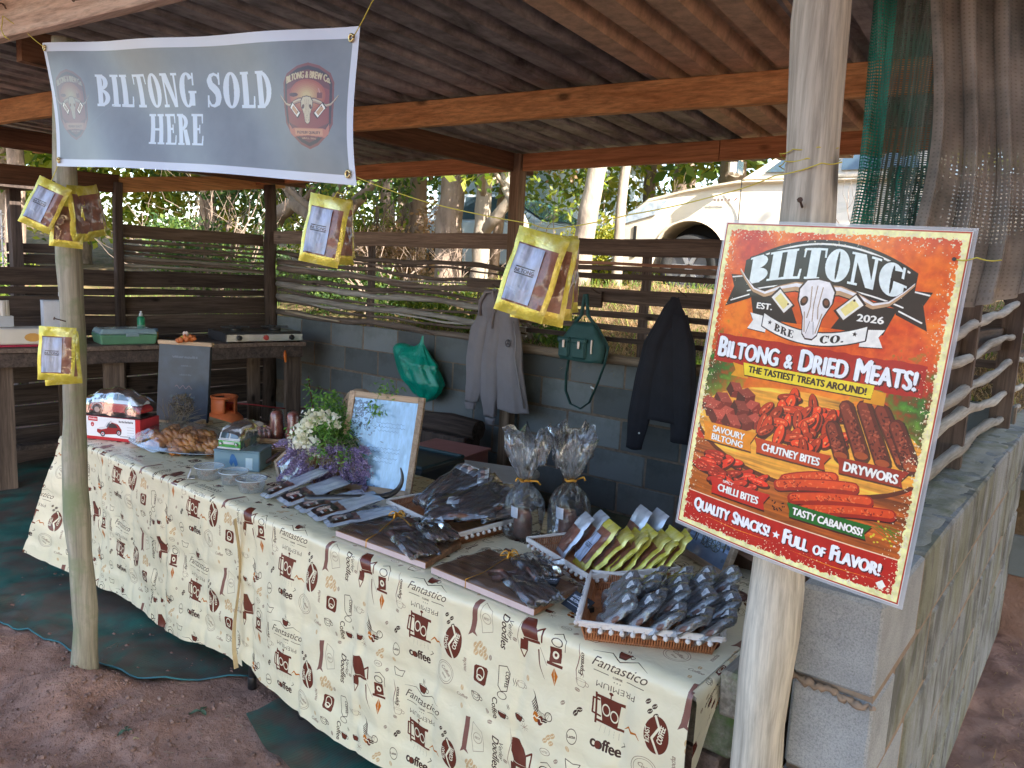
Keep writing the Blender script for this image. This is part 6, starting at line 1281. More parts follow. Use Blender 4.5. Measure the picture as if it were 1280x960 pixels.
# shade trees on the sunny side, outside the picture: they throw the dappled shade the stall stands in
for k, (x, y, s_) in enumerate(((4.4, -1.3, 1.3), (5.3, 1.9, 0.95), (3.6, -3.6, 1.2), (6.8, -2.6, 1.5), (4.3, 3.3, 0.95))):
    tree('shade_tree', ['tall shade tree right of the stall by the path', 'tall shade tree beyond the right block wall', 'shade tree nearest the path in front of the stall', 'tallest shade tree further out on the sunny side', 'short shade tree level with the back of the stall'][k], (x, y, G(x, y)), [(0, 0, 0), (0.05, 0, 1.6*s_), (0, 0.1, 3.4*s_)], 0.16, lf_mid, 10000 if k != 1 else 2600, 0.3 if k != 1 else 0.2, 70+k, crown=[(0, 0, 3.2*s_, 1.9*s_, 1.9*s_, 1.7*s_), (0.3, 0.4, 4.6*s_, 1.5*s_, 1.5*s_, 1.1*s_)], depth=2, LL=1.7*s_, nl=6, group='shade trees on the sunny side of the stall')
far_src = [o for o in bpy.data.objects if o.name.startswith('tree') and o.parent is None]
for k, (x, y, s) in enumerate(((-20, 12, 1.3), (-23, 18, 1.6), (-14, 21, 1.6), (-9, 18, 1.4), (-3.5, 16, 1.4), (0.5, 14, 1.3), (4, 17, 1.5), (-18, 7.5, 1.2), (-19, 3, 1.3), (-16, 5.4, 1.0), (-6, 23, 1.7), (-27, 10, 1.7), (-10.5, 9.6, 1.0), (-1, 20, 1.6), (-21, -1, 1.4), (-5.2, 12, 1.1))):
    o = copy_tree(far_src[(9, 10, 15, 13, 9, 15)[k % 6]]); put(o, (x, y, G(x, y)), rz=k*1.3, scale=s); tag(o, 'leafy tree in the distant row that closes the view behind the stall', 'tree', 'distant trees closing the view')
def bush(label, x, y, rx, ry, rz, leafmat, n, size, seed, zoff=0.0, group='bushes on the bank behind the stall'):
    t = thing('bush', label, 'bush', (x, y, G(x, y)), 0, group); rr = random.Random(seed); mb = MB(); mb.smooth = True; tips = []
    for k in range(9): a = rr.uniform(0, 6.28); limb(mb, (rr.uniform(-rx, rx)*0.4, 0, 0), (math.cos(a), math.sin(a)*0.6, 1.2), rz*1.5, 0.018, rr, 2, tips, 0.35, 5)
    mb.build('stems', bark, t)
    base = Vector((x, y, G(x, y))); blobs = [(base.x+rr.uniform(-1, 1)*rx*0.7, base.y+rr.uniform(-1, 1)*ry*0.7, base.z+zoff+rr.uniform(0.2, 1.1)*rz, rx*rr.uniform(0.25, 0.5), ry*rr.uniform(0.3, 0.5), rz*rr.uniform(0.25, 0.45)) for k in range(11)]
    leaf_cloud('foliage', blobs, n, size, leafmat, t, fill=0.3)
bush('low green bush behind the branches near the corner pole', -6.6, 5.6, 0.9, 0.4, 0.45, lf_dark, 3500, 0.05, 1); bush('tangle of green shrub behind the branches left of the thick trunk', -5.0, 5.3, 0.9, 0.35, 0.35, lf_mid, 3000, 0.045, 2)
bush('dark shrub on the bank behind the hanging jacket', -3.9, 5.2, 0.6, 0.3, 0.3, lf_dark, 2000, 0.045, 3); bush('dry-leaved shrub behind the centre packs', -7.6, 6.8, 1.2, 0.5, 0.9, lf_dry, 5000, 0.06, 4)
bush('gold-tinged shrub behind the arching trunk', -9.4, 7.6, 1.4, 0.6, 1.0, lf_yel, 5000, 0.07, 5); bush('dark undergrowth shrub outside the left branch screen', -8.2, 4.9, 0.7, 0.8, 0.8, lf_dark, 4000, 0.06, 6)
bush('sunlit shrub beyond the left opening', -11.2, 3.2, 0.9, 0.9, 0.6, lf_mid, 3500, 0.08, 7); bush('green shrub at the foot of the right block wall', -0.1, 6.7, 0.8, 0.5, 0.9, lf_mid, 3500, 0.06, 8)
bush('leafy shrub behind the slim pale trunk', -5.6, 9.3, 1.0, 0.5, 0.8, lf_yel, 4500, 0.07, 9); bush('green shrub further along behind the boards', -1.6, 6.6, 0.8, 0.4, 0.4, lf_dark, 2500, 0.05, 10)
# straw and grass on the bank: not countable
def blades(name, boxes, n, L, w, mt, lean=0.6):
    P = []; ws = np.array([b[4] for b in boxes], float); ids = RNG.choice(len(boxes), n, p=ws/ws.sum()); B = np.array(boxes)[ids]
    x = B[:, 0]+(B[:, 1]-B[:, 0])*RNG.random(n); y = B[:, 2]+(B[:, 3]-B[:, 2])*RNG.random(n); z = height(x, y)
    d = RNG.normal(size=(n, 3)); d[:, 2] = np.abs(d[:, 2])*0.5+ (1-lean); d /= np.linalg.norm(d, axis=1)[:, None]; l = (L*(0.4+RNG.random(n)))[:, None]
    b = np.stack([x, y, z-0.01], 1); s = np.cross(d, [0, 0, 1]); s /= np.linalg.norm(s, axis=1)[:, None]+1e-6; s *= w
    mid = b+d*l*0.55+[0, 0, 0.01]; tip = b+d*l-np.array([0, 0, 1])*l*0.18
    V = np.stack([b-s, b+s, mid+s*0.8, mid-s*0.8, tip], 1).reshape(-1, 3); me = bpy.data.meshes.new(name); i = np.arange(n)*5
    F = [tuple(q) for q in np.stack([i, i+1, i+2, i+3], 1).tolist()]+[tuple(q) for q in np.stack([i+3, i+2, i+4], 1).tolist()]
    me.from_pydata(V.tolist(), [], F); me.materials.append(mt); o = bpy.data.objects.new(name, me); col.objects.link(o); o['kind'] = 'stuff'; return o
blades('straw', [(-6.2, -0.4, 4.42, 6.4, 3), (-3.6, -0.4, 4.42, 5.6, 4)], 26000, 0.13, 0.0022, straw_m, 0.85)
blades('grass', [(-6.2, -0.4, 4.45, 7, 1.5), (-2.6, -1.9, 4.75, 5.0, 1.0), (-12, -6.8, 1.5, 8, 3), (-0.2, 1.5, 5.5, 7.5, 1)], 16000, 0.14, 0.0035, grass_m, 0.35)
blades('dry_litter', [(-0.25, 1.2, 2.0, 6.0, 1)], 2500, 0.05, 0.002, straw_m, 0.97)

# ---------------------------------------------------------------- banner, poster, strings
def quad_sheet(corners, nx, ny, sag):
    tl, tr, br, bl = [Vector(c) for c in corners]
    def f(u, v):
        p = bl.lerp(br, u).lerp(tl.lerp(tr, u), v); return p+sag(u, v)
    return f
bn = thing('banner', 'glare-greyed stall banner reading BILTONG SOLD HERE hung between strings under the front beam', 'banner', (-2.25, 1.2, 2.1))
bm_img = imgmat('banner_print', banner_img(), rough=0.3, spec=0.6, repeat=False, bump=0.12, bscale=3, trans=0.25)
tl, tr, br, bl = (-3.003, 1.14, 2.343), (-1.49, 1.245, 2.203), (-1.478, 1.245, 1.836), (-2.93, 1.14, 1.932)
def sag(u, v):
    e = math.sin(PI*u)*0.012*(v-0.4)*-2+ -0.012*math.sin(PI*v)*(u < 0.5 and (0.5-u)*1.2 or 0)
    bow = 0.022*math.sin(PI*v)*math.sin(PI*min(1, u*1.15))
    return Vector((0.014*math.sin(PI*v)*(1-u)-0.012*math.sin(PI*v)*u*1.6, bow+0.006*math.sin(u*17+v*4), -0.004*math.sin(PI*u)*v+0.010*math.sin(PI*u)*(1-v)))
mb = MB(); mb.grid(quad_sheet((tl, tr, br, bl), 60, 20, sag), 60, 20); mb.build('banner_sheet', bm_img, bn, world=True, smooth=True)
fb = quad_sheet((tl, tr, br, bl), 1, 1, sag)
for u, v in ((0.012, 0.955), (0.985, 0.93), (0.985, 0.07), (0.012, 0.05)):
    c = fb(u, v)+Vector((0, -0.004, 0)); mb = MB(); mb.smooth = True; mb.tube([c+Vector((0.008*math.cos(a), 0, 0.008*math.sin(a))) for a in np.linspace(0, 2*PI, 15)], 0.003, 6); mb.build('eyelet', brass, bn, world=True)
def string(label, pts, r=0.0014):
    t = thing('string', label, 'string', pts[0], 0, 'yellow strings holding the banner and packs'); mb = MB(); mb.smooth = True; P = [Vector(p) for p in pts]; Q = []
    for k in range(len(P)-1):
        for j in range(5): Q.append(P[k].lerp(P[k+1], j/5)+Vector((0, 0, -0.003*math.sin(PI*j/5))))
    Q.append(P[-1]); mb.tube(Q, r, 5); mb.build('cord', string_m, t, world=True); return t
string('yellow string from the wire hook down to the upper left banner eyelet', [(-3.15, 1.07, 2.435), (-3.07, 1.1, 2.39), fb(0.012, 0.955)])
string('short loose yellow string ends under the wire hook', [(-3.15, 1.07, 2.435), (-3.155, 1.065, 2.39), (-3.13, 1.07, 2.36), (-3.16, 1.07, 2.38), (-3.1, 1.07, 2.35)])
string('yellow string from the upper right banner eyelet up to the roof', [fb(0.985, 0.93), (-1.45, 1.25, 2.25), (-1.28, 1.27, 2.37)])
string('yellow string from the lower left banner eyelet tied round the mossy pole', [fb(0.012, 0.05), (-3.0, 1.142, 1.875), (-3.02, 1.14, 1.87), (-3.06, 1.18, 1.875), (-3.02, 1.25, 1.88)])
string('long yellow string from the banner to the pale pole, carrying the third bundle', [fb(0.985, 0.07), (-1.3, 1.3, 1.80), (-1.03, 1.35, 1.755), (-0.975, 1.353, 1.745), (-0.8, 1.37, 1.775), (-0.62, 1.4, 1.815), (-0.54, 1.44, 1.85), (-0.46, 1.448, 1.87), (-0.435, 1.48, 1.875)], 0.0012)
string('yellow cord wound round the pale pole above the poster', [(-0.50+0.054*math.cos(a), 1.5+0.054*math.sin(a), 1.865+0.003*a) for a in np.linspace(0, 12.4, 16)], 0.001)
# poster, a laminated A2 sheet pinned to the pale pole
ps = thing('poster', 'large laminated orange poster for biltong and dried meats fixed to the pale front pole', 'poster', (-0.43, 1.4, 1.45))
PT = [(-0.608, 1.40, 1.762), (-0.192, 1.33, 1.743), (-0.228, 1.33, 1.146), (-0.658, 1.40, 1.169)]
def psag(u, v): return Vector((0, -0.012*math.sin(PI*u)*0.5+0.006*math.sin(PI*v)*u-0.01*(1-v)*math.sin(PI*u), 0))
mb = MB(); mb.grid(quad_sheet(PT, 1, 1, psag), 24, 30); mb.build('poster_sheet', imgmat('poster_print', poster_img(), rough=0.45, spec=0.3, coat=0.8, repeat=False, bump=0.05, bscale=5, bdist=0.02), ps, world=True, smooth=True)
PT2 = [(-0.612, 1.4025, 1.767), (-0.186, 1.3325, 1.748), (-0.222, 1.3325, 1.140), (-0.663, 1.4025, 1.163)]
mb = MB(); mb.grid(quad_sheet(PT2, 1, 1, psag), 24, 30); mb.build('laminate_edge', mat('laminate', (0.75, 0.76, 0.8), rough=0.12, alpha=0.55, bump=0), ps, world=True, smooth=True)
pf = quad_sheet(PT, 1, 1, psag); c = pf(0.955, 0.93); mb = MB(); mb.tube([c+Vector((0, -0.002, 0)), c+Vector((0, -0.0005, 0))], 0.003, 10); mb.build('punched_hole', black, ps, world=True)
string('short yellow tie from the punched hole of the poster', [c, c+Vector((0.03, -0.005, 0.003)), c+Vector((0.06, 0.01, 0.001))], 0.001)

# ---------------------------------------------------------------- shade netting
net_green = mesh_net('green_net', (0.04, 0.33, 0.24), (0.02, 0.2, 0.16), 34, 110, 0.5)
net_sheer = mesh_net('sheer_net', (0.1, 0.19, 0.15), (0.15, 0.14, 0.12), 60, 150, 0.5, soften=0.35)
net_grey = mesh_net('grey_shadecloth', (0.42, 0.36, 0.31), (0.2, 0.18, 0.16), 80, 95, 0.62, soften=0.74)
nc = thing('net_curtain', 'green and grey shade-net curtain hanging at the right side of the stall', 'shade net', (-0.3, 2.0, 2.4))
def curtain(x0, x1, y0, y1, zt, zb, folds, amp, seed, px=None):
    def f(u, v):
        s = math.sin(u*folds*2*PI+seed+0.8*math.sin(v*3+seed)); a = amp*(0.4+0.6*v if False else 1)
        zz = lerp(zb, zt, v)+(0.03*math.sin(u*5+seed) if v < 0.02 else 0)
        return Vector((lerp(x0, x1, u)+(px(v) if px else 0)+0.25*amp*math.cos(u*folds*4*PI+seed), lerp(y0, y1, u)+a*s+0.012*math.sin(v*9+u*7+seed), zz))
    return f
mb = MB(); mb.grid(curtain(-0.545, -0.495, 1.98, 2.0, 2.5, 1.72, 1.5, 0.012, 0.3, lambda v: -0.02*(1-v)+0.012*math.sin(v*5)), 18, 40, lambda u, v: (u*0.5, v)); mb.build('green_strip', net_green, nc, world=True, smooth=True)
mb = MB(); mb.grid(curtain(-0.53, -0.36, 2.05, 2.04, 2.5, 1.74, 2.2, 0.018, 1.3, lambda v: -0.02*(1-v)), 30, 40, lambda u, v: (u*0.4, v)); mb.build('sheer_strip', net_sheer, nc, world=True, smooth=True)
mb = MB(); mb.grid(curtain(-0.50, -0.36, 2.08, 2.06, 1.95, 1.73, 2.2, 0.018, 2.3), 24, 20, lambda u, v: (u*0.4, v*0.3)); mb.build('green_strip', net_green, nc, world=True, smooth=True)
def gc(u, v):
    f = curtain(-0.425, -0.03, 2.0, 2.38, 2.52, 1.66, 6.3, 0.026, 4.0)(u, v); f.z += 0.05*u*(1-v)-0.03*math.sin(PI*u*1.4)*(1-v); f.x += 0.035*math.sin(v*4.2+u*2)*(1-0.3*v)-0.07*v*(1-u)*0+0.05*(1-v)*(1-u)*-0.6+0.03*(1-v); return f
mb = MB(); mb.grid(gc, 140, 44, lambda u, v: (u*1.0, v)); mb.build('grey_cloth', net_grey, nc, world=True, smooth=True)
mb = MB(); mb.smooth = True; mb.tube([Vector((-0.53+0.17*t, 2.0-0.02*t, 1.735-0.01*math.sin(t*6))) for t in np.linspace(0, 1, 14)], [0.012+0.006*math.sin(t*5) for t in range(14)], 8); mb.build('knotted_hem', mat('green_knot', (0.03, 0.12, 0.1), rough=0.8, bump=0.6, bscale=60), nc, world=True)
mb = MB(); mb.smooth = True; mb.tube([(-0.3, 2.02, 2.5), (-0.25, 2.03, 2.38), (-0.21, 2.06, 2.27), (-0.16, 2.1, 2.2), (-0.1, 2.16, 2.16), (0.0, 2.26, 2.15)], 0.016, 8); mb.build('rolled_edge', mat('dark_roll', (0.06, 0.06, 0.055), rough=0.85), nc, world=True)

# net spread on the ground
gn_m = mesh_net('ground_net', (0.05, 0.22, 0.175), (0.04, 0.13, 0.11), 90, 260, 0.6, rough=0.6, soften=0.72)
def dusty(mt):
    nt = mt.node_tree; b = nt.nodes['Principled BSDF']; src = b.inputs['Base Color'].links[0].from_socket
    n = _noise(nt, _coords(nt, 1), 3.2, 7, 0.7, 0.6); r = _ramp(nt, n.outputs[0], [(0.4, (0,)*3), (0.57, (0.9,)*3)]); out = _mixc(nt, r.outputs[0], src, (0.16, 0.105, 0.085)); nt.links.new(out, b.inputs['Base Color'])
dusty(gn_m)
gn = thing('ground_net', 'large green shade net spread over the dirt floor of the stall', 'ground net', (-4.5, 1.8, 0))
def front(x): return float(np.interp(x, [-7, -5.4, -4.4, -3.75, -3.3, -3.05, -2.9, -2.74, -2.62, -2.5], [0.9, 0.95, 1.05, 1.15, 1.235, 1.27, 1.3, 1.365, 1.55, 1.68]))+0.012*math.sin(x*9)
def gnf(u, v):
    x = lerp(-6.5, -2.5, u); y0 = front(x); y = lerp(y0, 4.2, v**1.5); e = math.exp(-v*45)
    return Vector((x, y, H(x, y)+0.008+0.006*float(fbm(x*5, y*5, 3, 4))+0.012*e*max(0, math.sin(x*6+1))+0.02*math.exp(-((x+2.74)**2+(y-1.38)**2)/0.004)))
mb = MB(); mb.grid(gnf, 150, 70, lambda u, v: (u*4, v*3)); mb.build('net_sheet', gn_m, gn, world=True, smooth=True)
mb = MB(); mb.smooth = True; mb.tube([gnf(u, 0)+Vector((0, 0, 0.002)) for u in np.linspace(0.05, 0.99, 120)], 0.004, 5); mb.build('hem', mat('net_hem', (0.02, 0.17, 0.17), (0.03, 0.05, 0.1), nscale=3), gn, world=True)
g2 = thing('net_scrap', 'smaller scrap of green net lying half under the right tablecloth', 'ground net', (-1.9, 1.55, 0))
def g2f(u, v):
    x = lerp(-2.3, -1.3, u); y = lerp(1.46+0.05*abs(u-0.1)-0.1*u*(1-u), 2.2, v) - 0.12*math.sin(PI*u)*(1-v)*0.6; return Vector((x, y, H(x, y)+0.012+0.008*math.sin(u*22+v*9)*math.exp(-v*3)+0.012*math.exp(-v*20)))
mb = MB(); mb.grid(g2f, 60, 30, lambda u, v: (u, v)); mb.build('net_sheet', gn_m, g2, world=True, smooth=True)

# ---------------------------------------------------------------- tables and their cloths
TT = 0.742
def folding_table(name, label, x0, x1):
    t = thing(name, label, 'folding table', ((x0+x1)/2, 1.94, 0), 0, 'folding tables under the coffee-print cloths')
    hw = (x1-x0)/2
    mb = MB(); mb.box((0, 0, TT-0.03), (2*hw-0.02, 0.73, 0.04), ch=0.008); mb.build('tabletop', white_p, t)
    for sx in (-1, 1):
        for sy in (-1, 1):
            mb = MB(); mb.smooth = True; mb.tube([(sx*(hw-0.16), sy*0.33, TT-0.06), (sx*(hw-0.155), sy*0.33, 0.3), (sx*(hw-0.15), sy*0.34, 0.035)], 0.0135, 12); l = mb.build('leg', dark_steel, t)
            mb = MB(); mb.smooth = True; mb.lathe([(0.0165, 0), (0.0165, 0.045), (0.014, 0.05)], 12, (sx*(hw-0.15), sy*0.34, 0.0)); mb.build('rubber_foot', black, l)
        mb = MB(); mb.tube([(sx*(hw-0.158), -0.33, 0.12+0.3), (sx*(hw-0.158), 0.33, 0.42)], 0.011, 8); mb.build('cross_bar', dark_steel, t)
    return t
folding_table('folding_table', 'left folding table of the stall, its grey leg foot showing below the cloths', -4.0, -2.32); folding_table('folding_table', 'right folding table of the stall under the larger coffee-print cloth', -2.3, -0.64)
cloth_m = imgmat('coffee_print', cloth_img(), rough=0.27, spec=0.6, repeat=True, bump=0.6, bscale=20, bdist=0.006)
def crinkle(x, s, amp=1.0):
    a = 0.012*float(fbm(x*3.2, s*2.6, 3, 12)); b = 0.006*abs(float(vn(x*11, s*10, 4))); c = 0.008*abs(float(vn(x*5+s*7, s*9-x*4, 6)))-0.006*math.exp(-(((x+s*0.04) % 0.31-0.155)/0.012)**2)-0.005*math.exp(-((s % 0.24-0.12)/0.012)**2)
    return amp*(a-b*1.5+c)
# the sheet runs from the back edge over the top and down the front; s is measured along it
Y0, Y1 = 1.556, 2.335
def cloth(name, label, xl, xr, hem, left_flare=None, right_end=False, u_off=0.0, nx=180, dy=0.0, v_off=0.88):
    t = thing(name, label, 'tablecloth', ((xl+xr)/2, 1.94, TT), 0, 'coffee-print plastic cloths on the tables')
    top = Y1-Y0; mb = MB(); NS = 90
    def f(u, v):
        x = lerp(xl, xr, u); hz = hem(x); drop = TT-hz; tot = top+drop; s = v*tot; amp = 1.0
        if s < top: y = Y1-s; z = TT+0.002+0.0012*float(fbm(x*7, s*7, 2, 3))+dy*0.3
        else:
            d = s-top; r = 0.016; fl = min(1, d/0.12)
            if d < r*1.57: a = d/r; y = Y0-r*math.sin(a)+0; z = TT-r*(1-math.cos(a))
            else: y = Y0-r; z = TT-r-(d-r*1.57)
            y -= (crinkle(x, s)+0.006)*fl+0.009*(d/0.6)**1.5*math.sin(x*6.5+1)*fl+0.01*d
            if left_flare and x < left_flare: w = min(1.0, (left_flare-x)/0.35); y -= 0.14*w*(d/0.6)*1.0; x -= 0.2*w**2*(d/0.6)
            y -= dy
        return Vector((x, y, z))
    def uvf(u, v):
        x = lerp(xl, xr, u); drop = TT-hem(x); s = v*(top+drop); return ((x+u_off)/0.645, (top-s)/0.345+v_off)
    mb.grid(f, nx, NS, uvf, flip=True)
    # denser rows near the fold would be wasted on a straight drop: the grid is even along s
    o = mb.build('cloth_sheet', cloth_m, t, world=True, smooth=True); return t, f
hemL = lambda x: float(np.interp(x, [-4.2, -3.9, -3.3, -2.6, -2.3], [0.13, 0.10, 0.085, 0.11, 0.12]))+0.012*math.sin(x*9)
hemR = lambda x: float(np.interp(x, [-2.46, -2.3, -1.9, -1.2, -0.6], [0.15, 0.115, 0.085, 0.08, 0.06]))+0.005*math.sin(x*8+2)
# tile: 'Fantastico' centre sits at tile x=140/645, y about 262/345
cloth('tablecloth', 'left coffee-print plastic tablecloth, its loose corner flaring out behind the mossy pole', -4.03, -2.44, hemL, left_flare=-3.72, u_off=2.89, v_off=0.69, nx=150)
cloth('tablecloth', 'right coffee-print plastic tablecloth covering the table with the meat trays', -2.47, -0.648, hemR, u_off=2.27, nx=180, dy=0.006)
te = [o for o in bpy.data.objects if o.name.startswith('tablecloth')][-1]
def endf(u, v):
    # right end: lapped over the edge and falling a hand's breadth, longer at the front corner
    y = lerp(Y0-0.034, Y1, u); dr = 0.045+0.16*math.exp(-(u/0.07)**2)+0.02*math.sin(u*14)**2; d = v*dr; r = 0.016
    if d < r*1.57: x = -0.648+r*math.sin(d/r); z = TT+0.002-r*(1-math.cos(d/r))
    else: x = -0.648+r; z = TT-r-(d-r*1.57)
    x += 0.006*math.sin(u*17)*v+0.02*v*u; return Vector((x, y, z))
mb = MB(); mb.grid(endf, 60, 14, lambda u, v: ((-0.648+v*0.25+2.27)/0.645, (u*0.78)/0.345+0.88)); mb.build('end_flap', cloth_m, te, world=True, smooth=True)
# tan strip where the two cloths part: the left one's side edge curls
mb = MB(); mb.grid(lambda u, v: (-2.446+0.014*math.sin(v*2.2)*u-0.004, 1.53-0.02*u-0.012*math.sin(v*7), lerp(0.12, 0.71, v)), 4, 30); mb.build('curled_edge', mat('cloth_back', (0.62, 0.5, 0.3), (0.55, 0.43, 0.26), rough=0.5), te, world=True, smooth=True)
# timber offcuts stacked at the right end
tmg = wood('stack_timber', (0.34, 0.3, 0.24), (0.16, 0.13, 0.1), 1, 0.9, moss=(0.1, 0.15, 0.05)); tmb = wood('stack_timber_brown', (0.3, 0.2, 0.15), (0.14, 0.09, 0.07), 1, 0.9)
def timber(c, sz, rz, mt, label):
    t = thing('timber_block', label, 'timber', (c[0], c[1], c[2]-sz[2]/2), rz, 'timber blocks stacked at the right end of the table'); mb = MB(); mb.box((0, 0, sz[2]/2), sz, ch=0.008, jit=0.003); mb.build('block_body', mt, t, smooth=False)
timber((-0.565, 1.87, 0.715), (0.12, 0.5, 0.11), 0, tmg, 'mossy green-topped timber block, topmost of the stack at the right table end')
timber((-0.66, 1.88, 0.615), (0.14, 0.5, 0.125), 0.02, tmg, 'brown-ended timber block with green top, second of the stack')
timber((-0.67, 1.87, 0.495), (0.14, 0.5, 0.11), -0.03, tmb, 'grey brown timber block, third of the stack at the right table end'); timber((-0.65, 1.88, 0.375), (0.16, 0.5, 0.12), 0.0, tmb, 'dark timber block, fourth of the stack'); timber((-0.63, 1.9, 0.25), (0.15, 0.5, 0.12), 0.03, tmg, 'timber block, fifth of the stack'); timber((-0.63, 1.9, 0.1), (0.16, 0.5, 0.17), -0.03, tmb, 'thick timber block lying on the ground at the bottom of the stack')

# ---------------------------------------------------------------- vacuum packs and pouches
meat_m = mat('dried_meat', (0.2, 0.075, 0.05), (0.07, 0.03, 0.025), rough=0.35, nscale=14, bump=0.9, bscale=50, bdist=0.004, c3=(0.33, 0.14, 0.09), coat=0.9)
meat_dk = mat('dark_meat', (0.15, 0.06, 0.042), (0.04, 0.02, 0.016), rough=0.35, nscale=22, bump=0.9, bscale=70, bdist=0.004, c3=(0.3, 0.13, 0.085), coat=0.5)
yel_foil = mat('yellow_foil', (0.74, 0.66, 0.1), (0.56, 0.47, 0.04), rough=0.2, metal=0.3, nscale=14, bump=0.7, bscale=28, bdist=0.006, c3=(0.88, 0.85, 0.42), coat=0.7)
sil_foil = mat('silver_film', (0.6, 0.66, 0.75), (0.42, 0.47, 0.56), rough=0.2, metal=0.3, nscale=12, bump=0.6, bscale=30, bdist=0.005, coat=0.5)  # light bluish base stands in for sky reflected in the silver
lab_m = imgmat('pack_label_glare', label_glare_img(), rough=0.35, coat=0.6, repeat=False, bump=0.3, bscale=25)
foil_lab = imgmat('pouch_print', foil_img(), rough=0.3, coat=0.5, repeat=False, bump=0.4, bscale=30)
card_m = imgmat('price_card_print', card_img(), rough=0.5, repeat=False)
clear = film('clear_bag', tint=(0.9, 0.94, 1.0), haze=0.045, rough=0.05, bscale=15, bump=0.32, boost=1.5); cello = film('cellophane', haze=0.02, rough=0.04, bscale=16, bump=0.4, boost=0.55); cello_top = film('cellophane_bunch', haze=0.1, rough=0.06, bscale=26, bump=0.6, boost=1.6)
def pillow(W, Hh, T, u, v, sgn, seed, crimp=0.12):
    """local x across, y down from 0 to -Hh, z thickness"""
    e = min(1, max(0, (min(u, 1-u))/0.13)); g = min(1, max(0, min((1-v)/0.16, v/crimp))); h_ = math.sin(e*PI/2)*math.sin(g*PI/2)
    w = 0.0035*float(vn(u*5+seed, v*7+seed*3, 2))+0.002*float(vn(u*11+seed, v*13, 5))
    return Vector(((u-0.5)*W*(1-0.02*math.sin(v*9+seed)), -Hh*(1-v), sgn*(T/2*h_)+w))
def make_pack(name, label, W, Hh, T, rim, seed=0, window=(0.1, 0.9, 0.13, 0.82), wmat=None, lab=(0.12, 0.64, 0.15, 0.8), labm=None, cat='pack', group=None, lump=0.004):
    t = thing(name, label, cat, (0, 0, 0), 0, group)
    mb = MB()
    for sg in (1, -1): mb.grid(lambda u, v: pillow(W, Hh, T, u, v, sg, seed), 12, 16, flip=sg < 0)
    mb.build('foil', rim, t, smooth=True)
    if window:
        a, b, c, d = window; mb = MB()
        def wf(u, v):
            U, V = lerp(a, b, u), lerp(c, d, v); ed = math.sin(PI*u)**0.3*math.sin(PI*v)**0.3; p = pillow(W, Hh, T, U, V, 1, seed); p.z += 0.0008+lump*ed*(0.5+0.5*math.sin(u*9+seed+2*math.sin(v*4+seed)))*0.8; return p
        mb.grid(wf, 14, 14); mb.build('meat_window', wmat or meat_m, t, smooth=True)
    if lab:
        a, b, c, d = lab; mb = MB()
        def lf2(u, v):
            U, V = lerp(a, b, u), lerp(c, d, v); p = pillow(W, Hh, T, U, V, 1, seed); p.z += 0.0022+lump; return p
        mb.grid(lf2, 8, 10); mb.build('label_panel', labm or lab_m, t, smooth=True)
    return t
def set_label(o, s): o['label'] = s; return o
# hanging yellow packs
yp = make_pack('biltong_pack', 'x', 0.13, 0.215, 0.022, yel_foil, 1, group='yellow biltong packs hanging on the front poles and string')
yp2 = make_pack('biltong_pack', 'x', 0.13, 0.215, 0.022, yel_foil, 4, window=(0.12, 0.88, 0.14, 0.84), lab=None, group='yellow biltong packs hanging on the front poles and string')
used = set()
CRT = Vector((0.78, 0.62, 0))
def hang(proto, p, a, roll, tip, label, scale=1.0, dx=0, db=0):
    """a: turn of the pack to the right of facing the visitor; dx to the right, db behind"""
    o = proto if proto not in used else copy_tree(proto); used.add(proto); v = Vector((-p.x, -p.y, 0)).normalized(); a0 = math.atan2(v.x, -v.y)+R_(a); x = Vector((math.cos(a0), math.sin(a0), 0)); n = Vector((x.y, -x.x, 0)); y = (Vector((0, 0, 1))+x*math.sin(R_(roll))-n*tip).normalized()
    put(o, Vector(p)+Vector((-v.y, v.x, 0))*dx-v*db, frame_of(x-Vector((0, 0, math.sin(R_(roll)))), y), scale=scale); o['label'] = label; return o
U3 = lambda a: Vector((math.cos(a), math.sin(a), 0))
pc = Vector((-2.998, 1.2, 1.875))
L_ = 'of the upper left bundle'
hang(yp, pc, -14, 26, 0.12, 'front yellow pack '+L_+', glare-tinted label tilted left', 0.8, -0.035, -0.1)
hang(yp2, pc, 52, -3, 0.06, 'gold-ribbed pack in the middle '+L_, 0.9, 0.03, -0.05)
hang(yp2, pc, 46, -12, 0.06, 'brown-windowed pack right of centre '+L_, 0.84, 0.05, -0.035)
hang(yp2, pc, 58, -20, 0.04, 'rightmost brown pack '+L_, 0.8, 0.065, -0.01)
hang(yp2, pc-Vector((0, 0, 0.05)), 2, 4, 0.04, 'lowest yellow pack at the back '+L_, 0.78, 0.0, -0.06)
nail((-2.995, 1.15, 1.885), (0.1, -1, 0.3), 0.03)
pc = Vector((-2.905, 1.115, 1.385))
hang(yp, pc, -6, 3, 0.1, 'yellow pack on the mossy pole at counter height, front one', 0.86, 0, -0.03)
hang(yp2, pc-Vector((0, 0, 0.02)), 4, -2, 0.08, 'yellow pack tucked behind the one on the mossy pole', 0.86, 0.006, 0.0)
nail((-2.95, 1.15, 1.40), (0.1, -1, 0.3), 0.03)
pc = Vector((-1.625, 1.28, 1.818))
hang(yp, pc, -16, 9, 0.1, 'front yellow pack with a glare-tinted label below the right end of the banner', 0.82)
hang(yp2, pc, 42, -1, 0.03, 'second pack of the bundle below the banner, brown window turned right', 0.8, 0.018, 0.045)
hang(yp2, pc, 56, -7, 0.03, 'last pack of the bundle below the banner, mostly hidden', 0.74, 0.026, 0.065)
string('short yellow tie holding the packs below the banner to its string', [pc+Vector((0.0, 0, -0.01)), pc+Vector((0.03, -0.005, 0.01)), pc+Vector((0.06, 0.0, 0.005))])
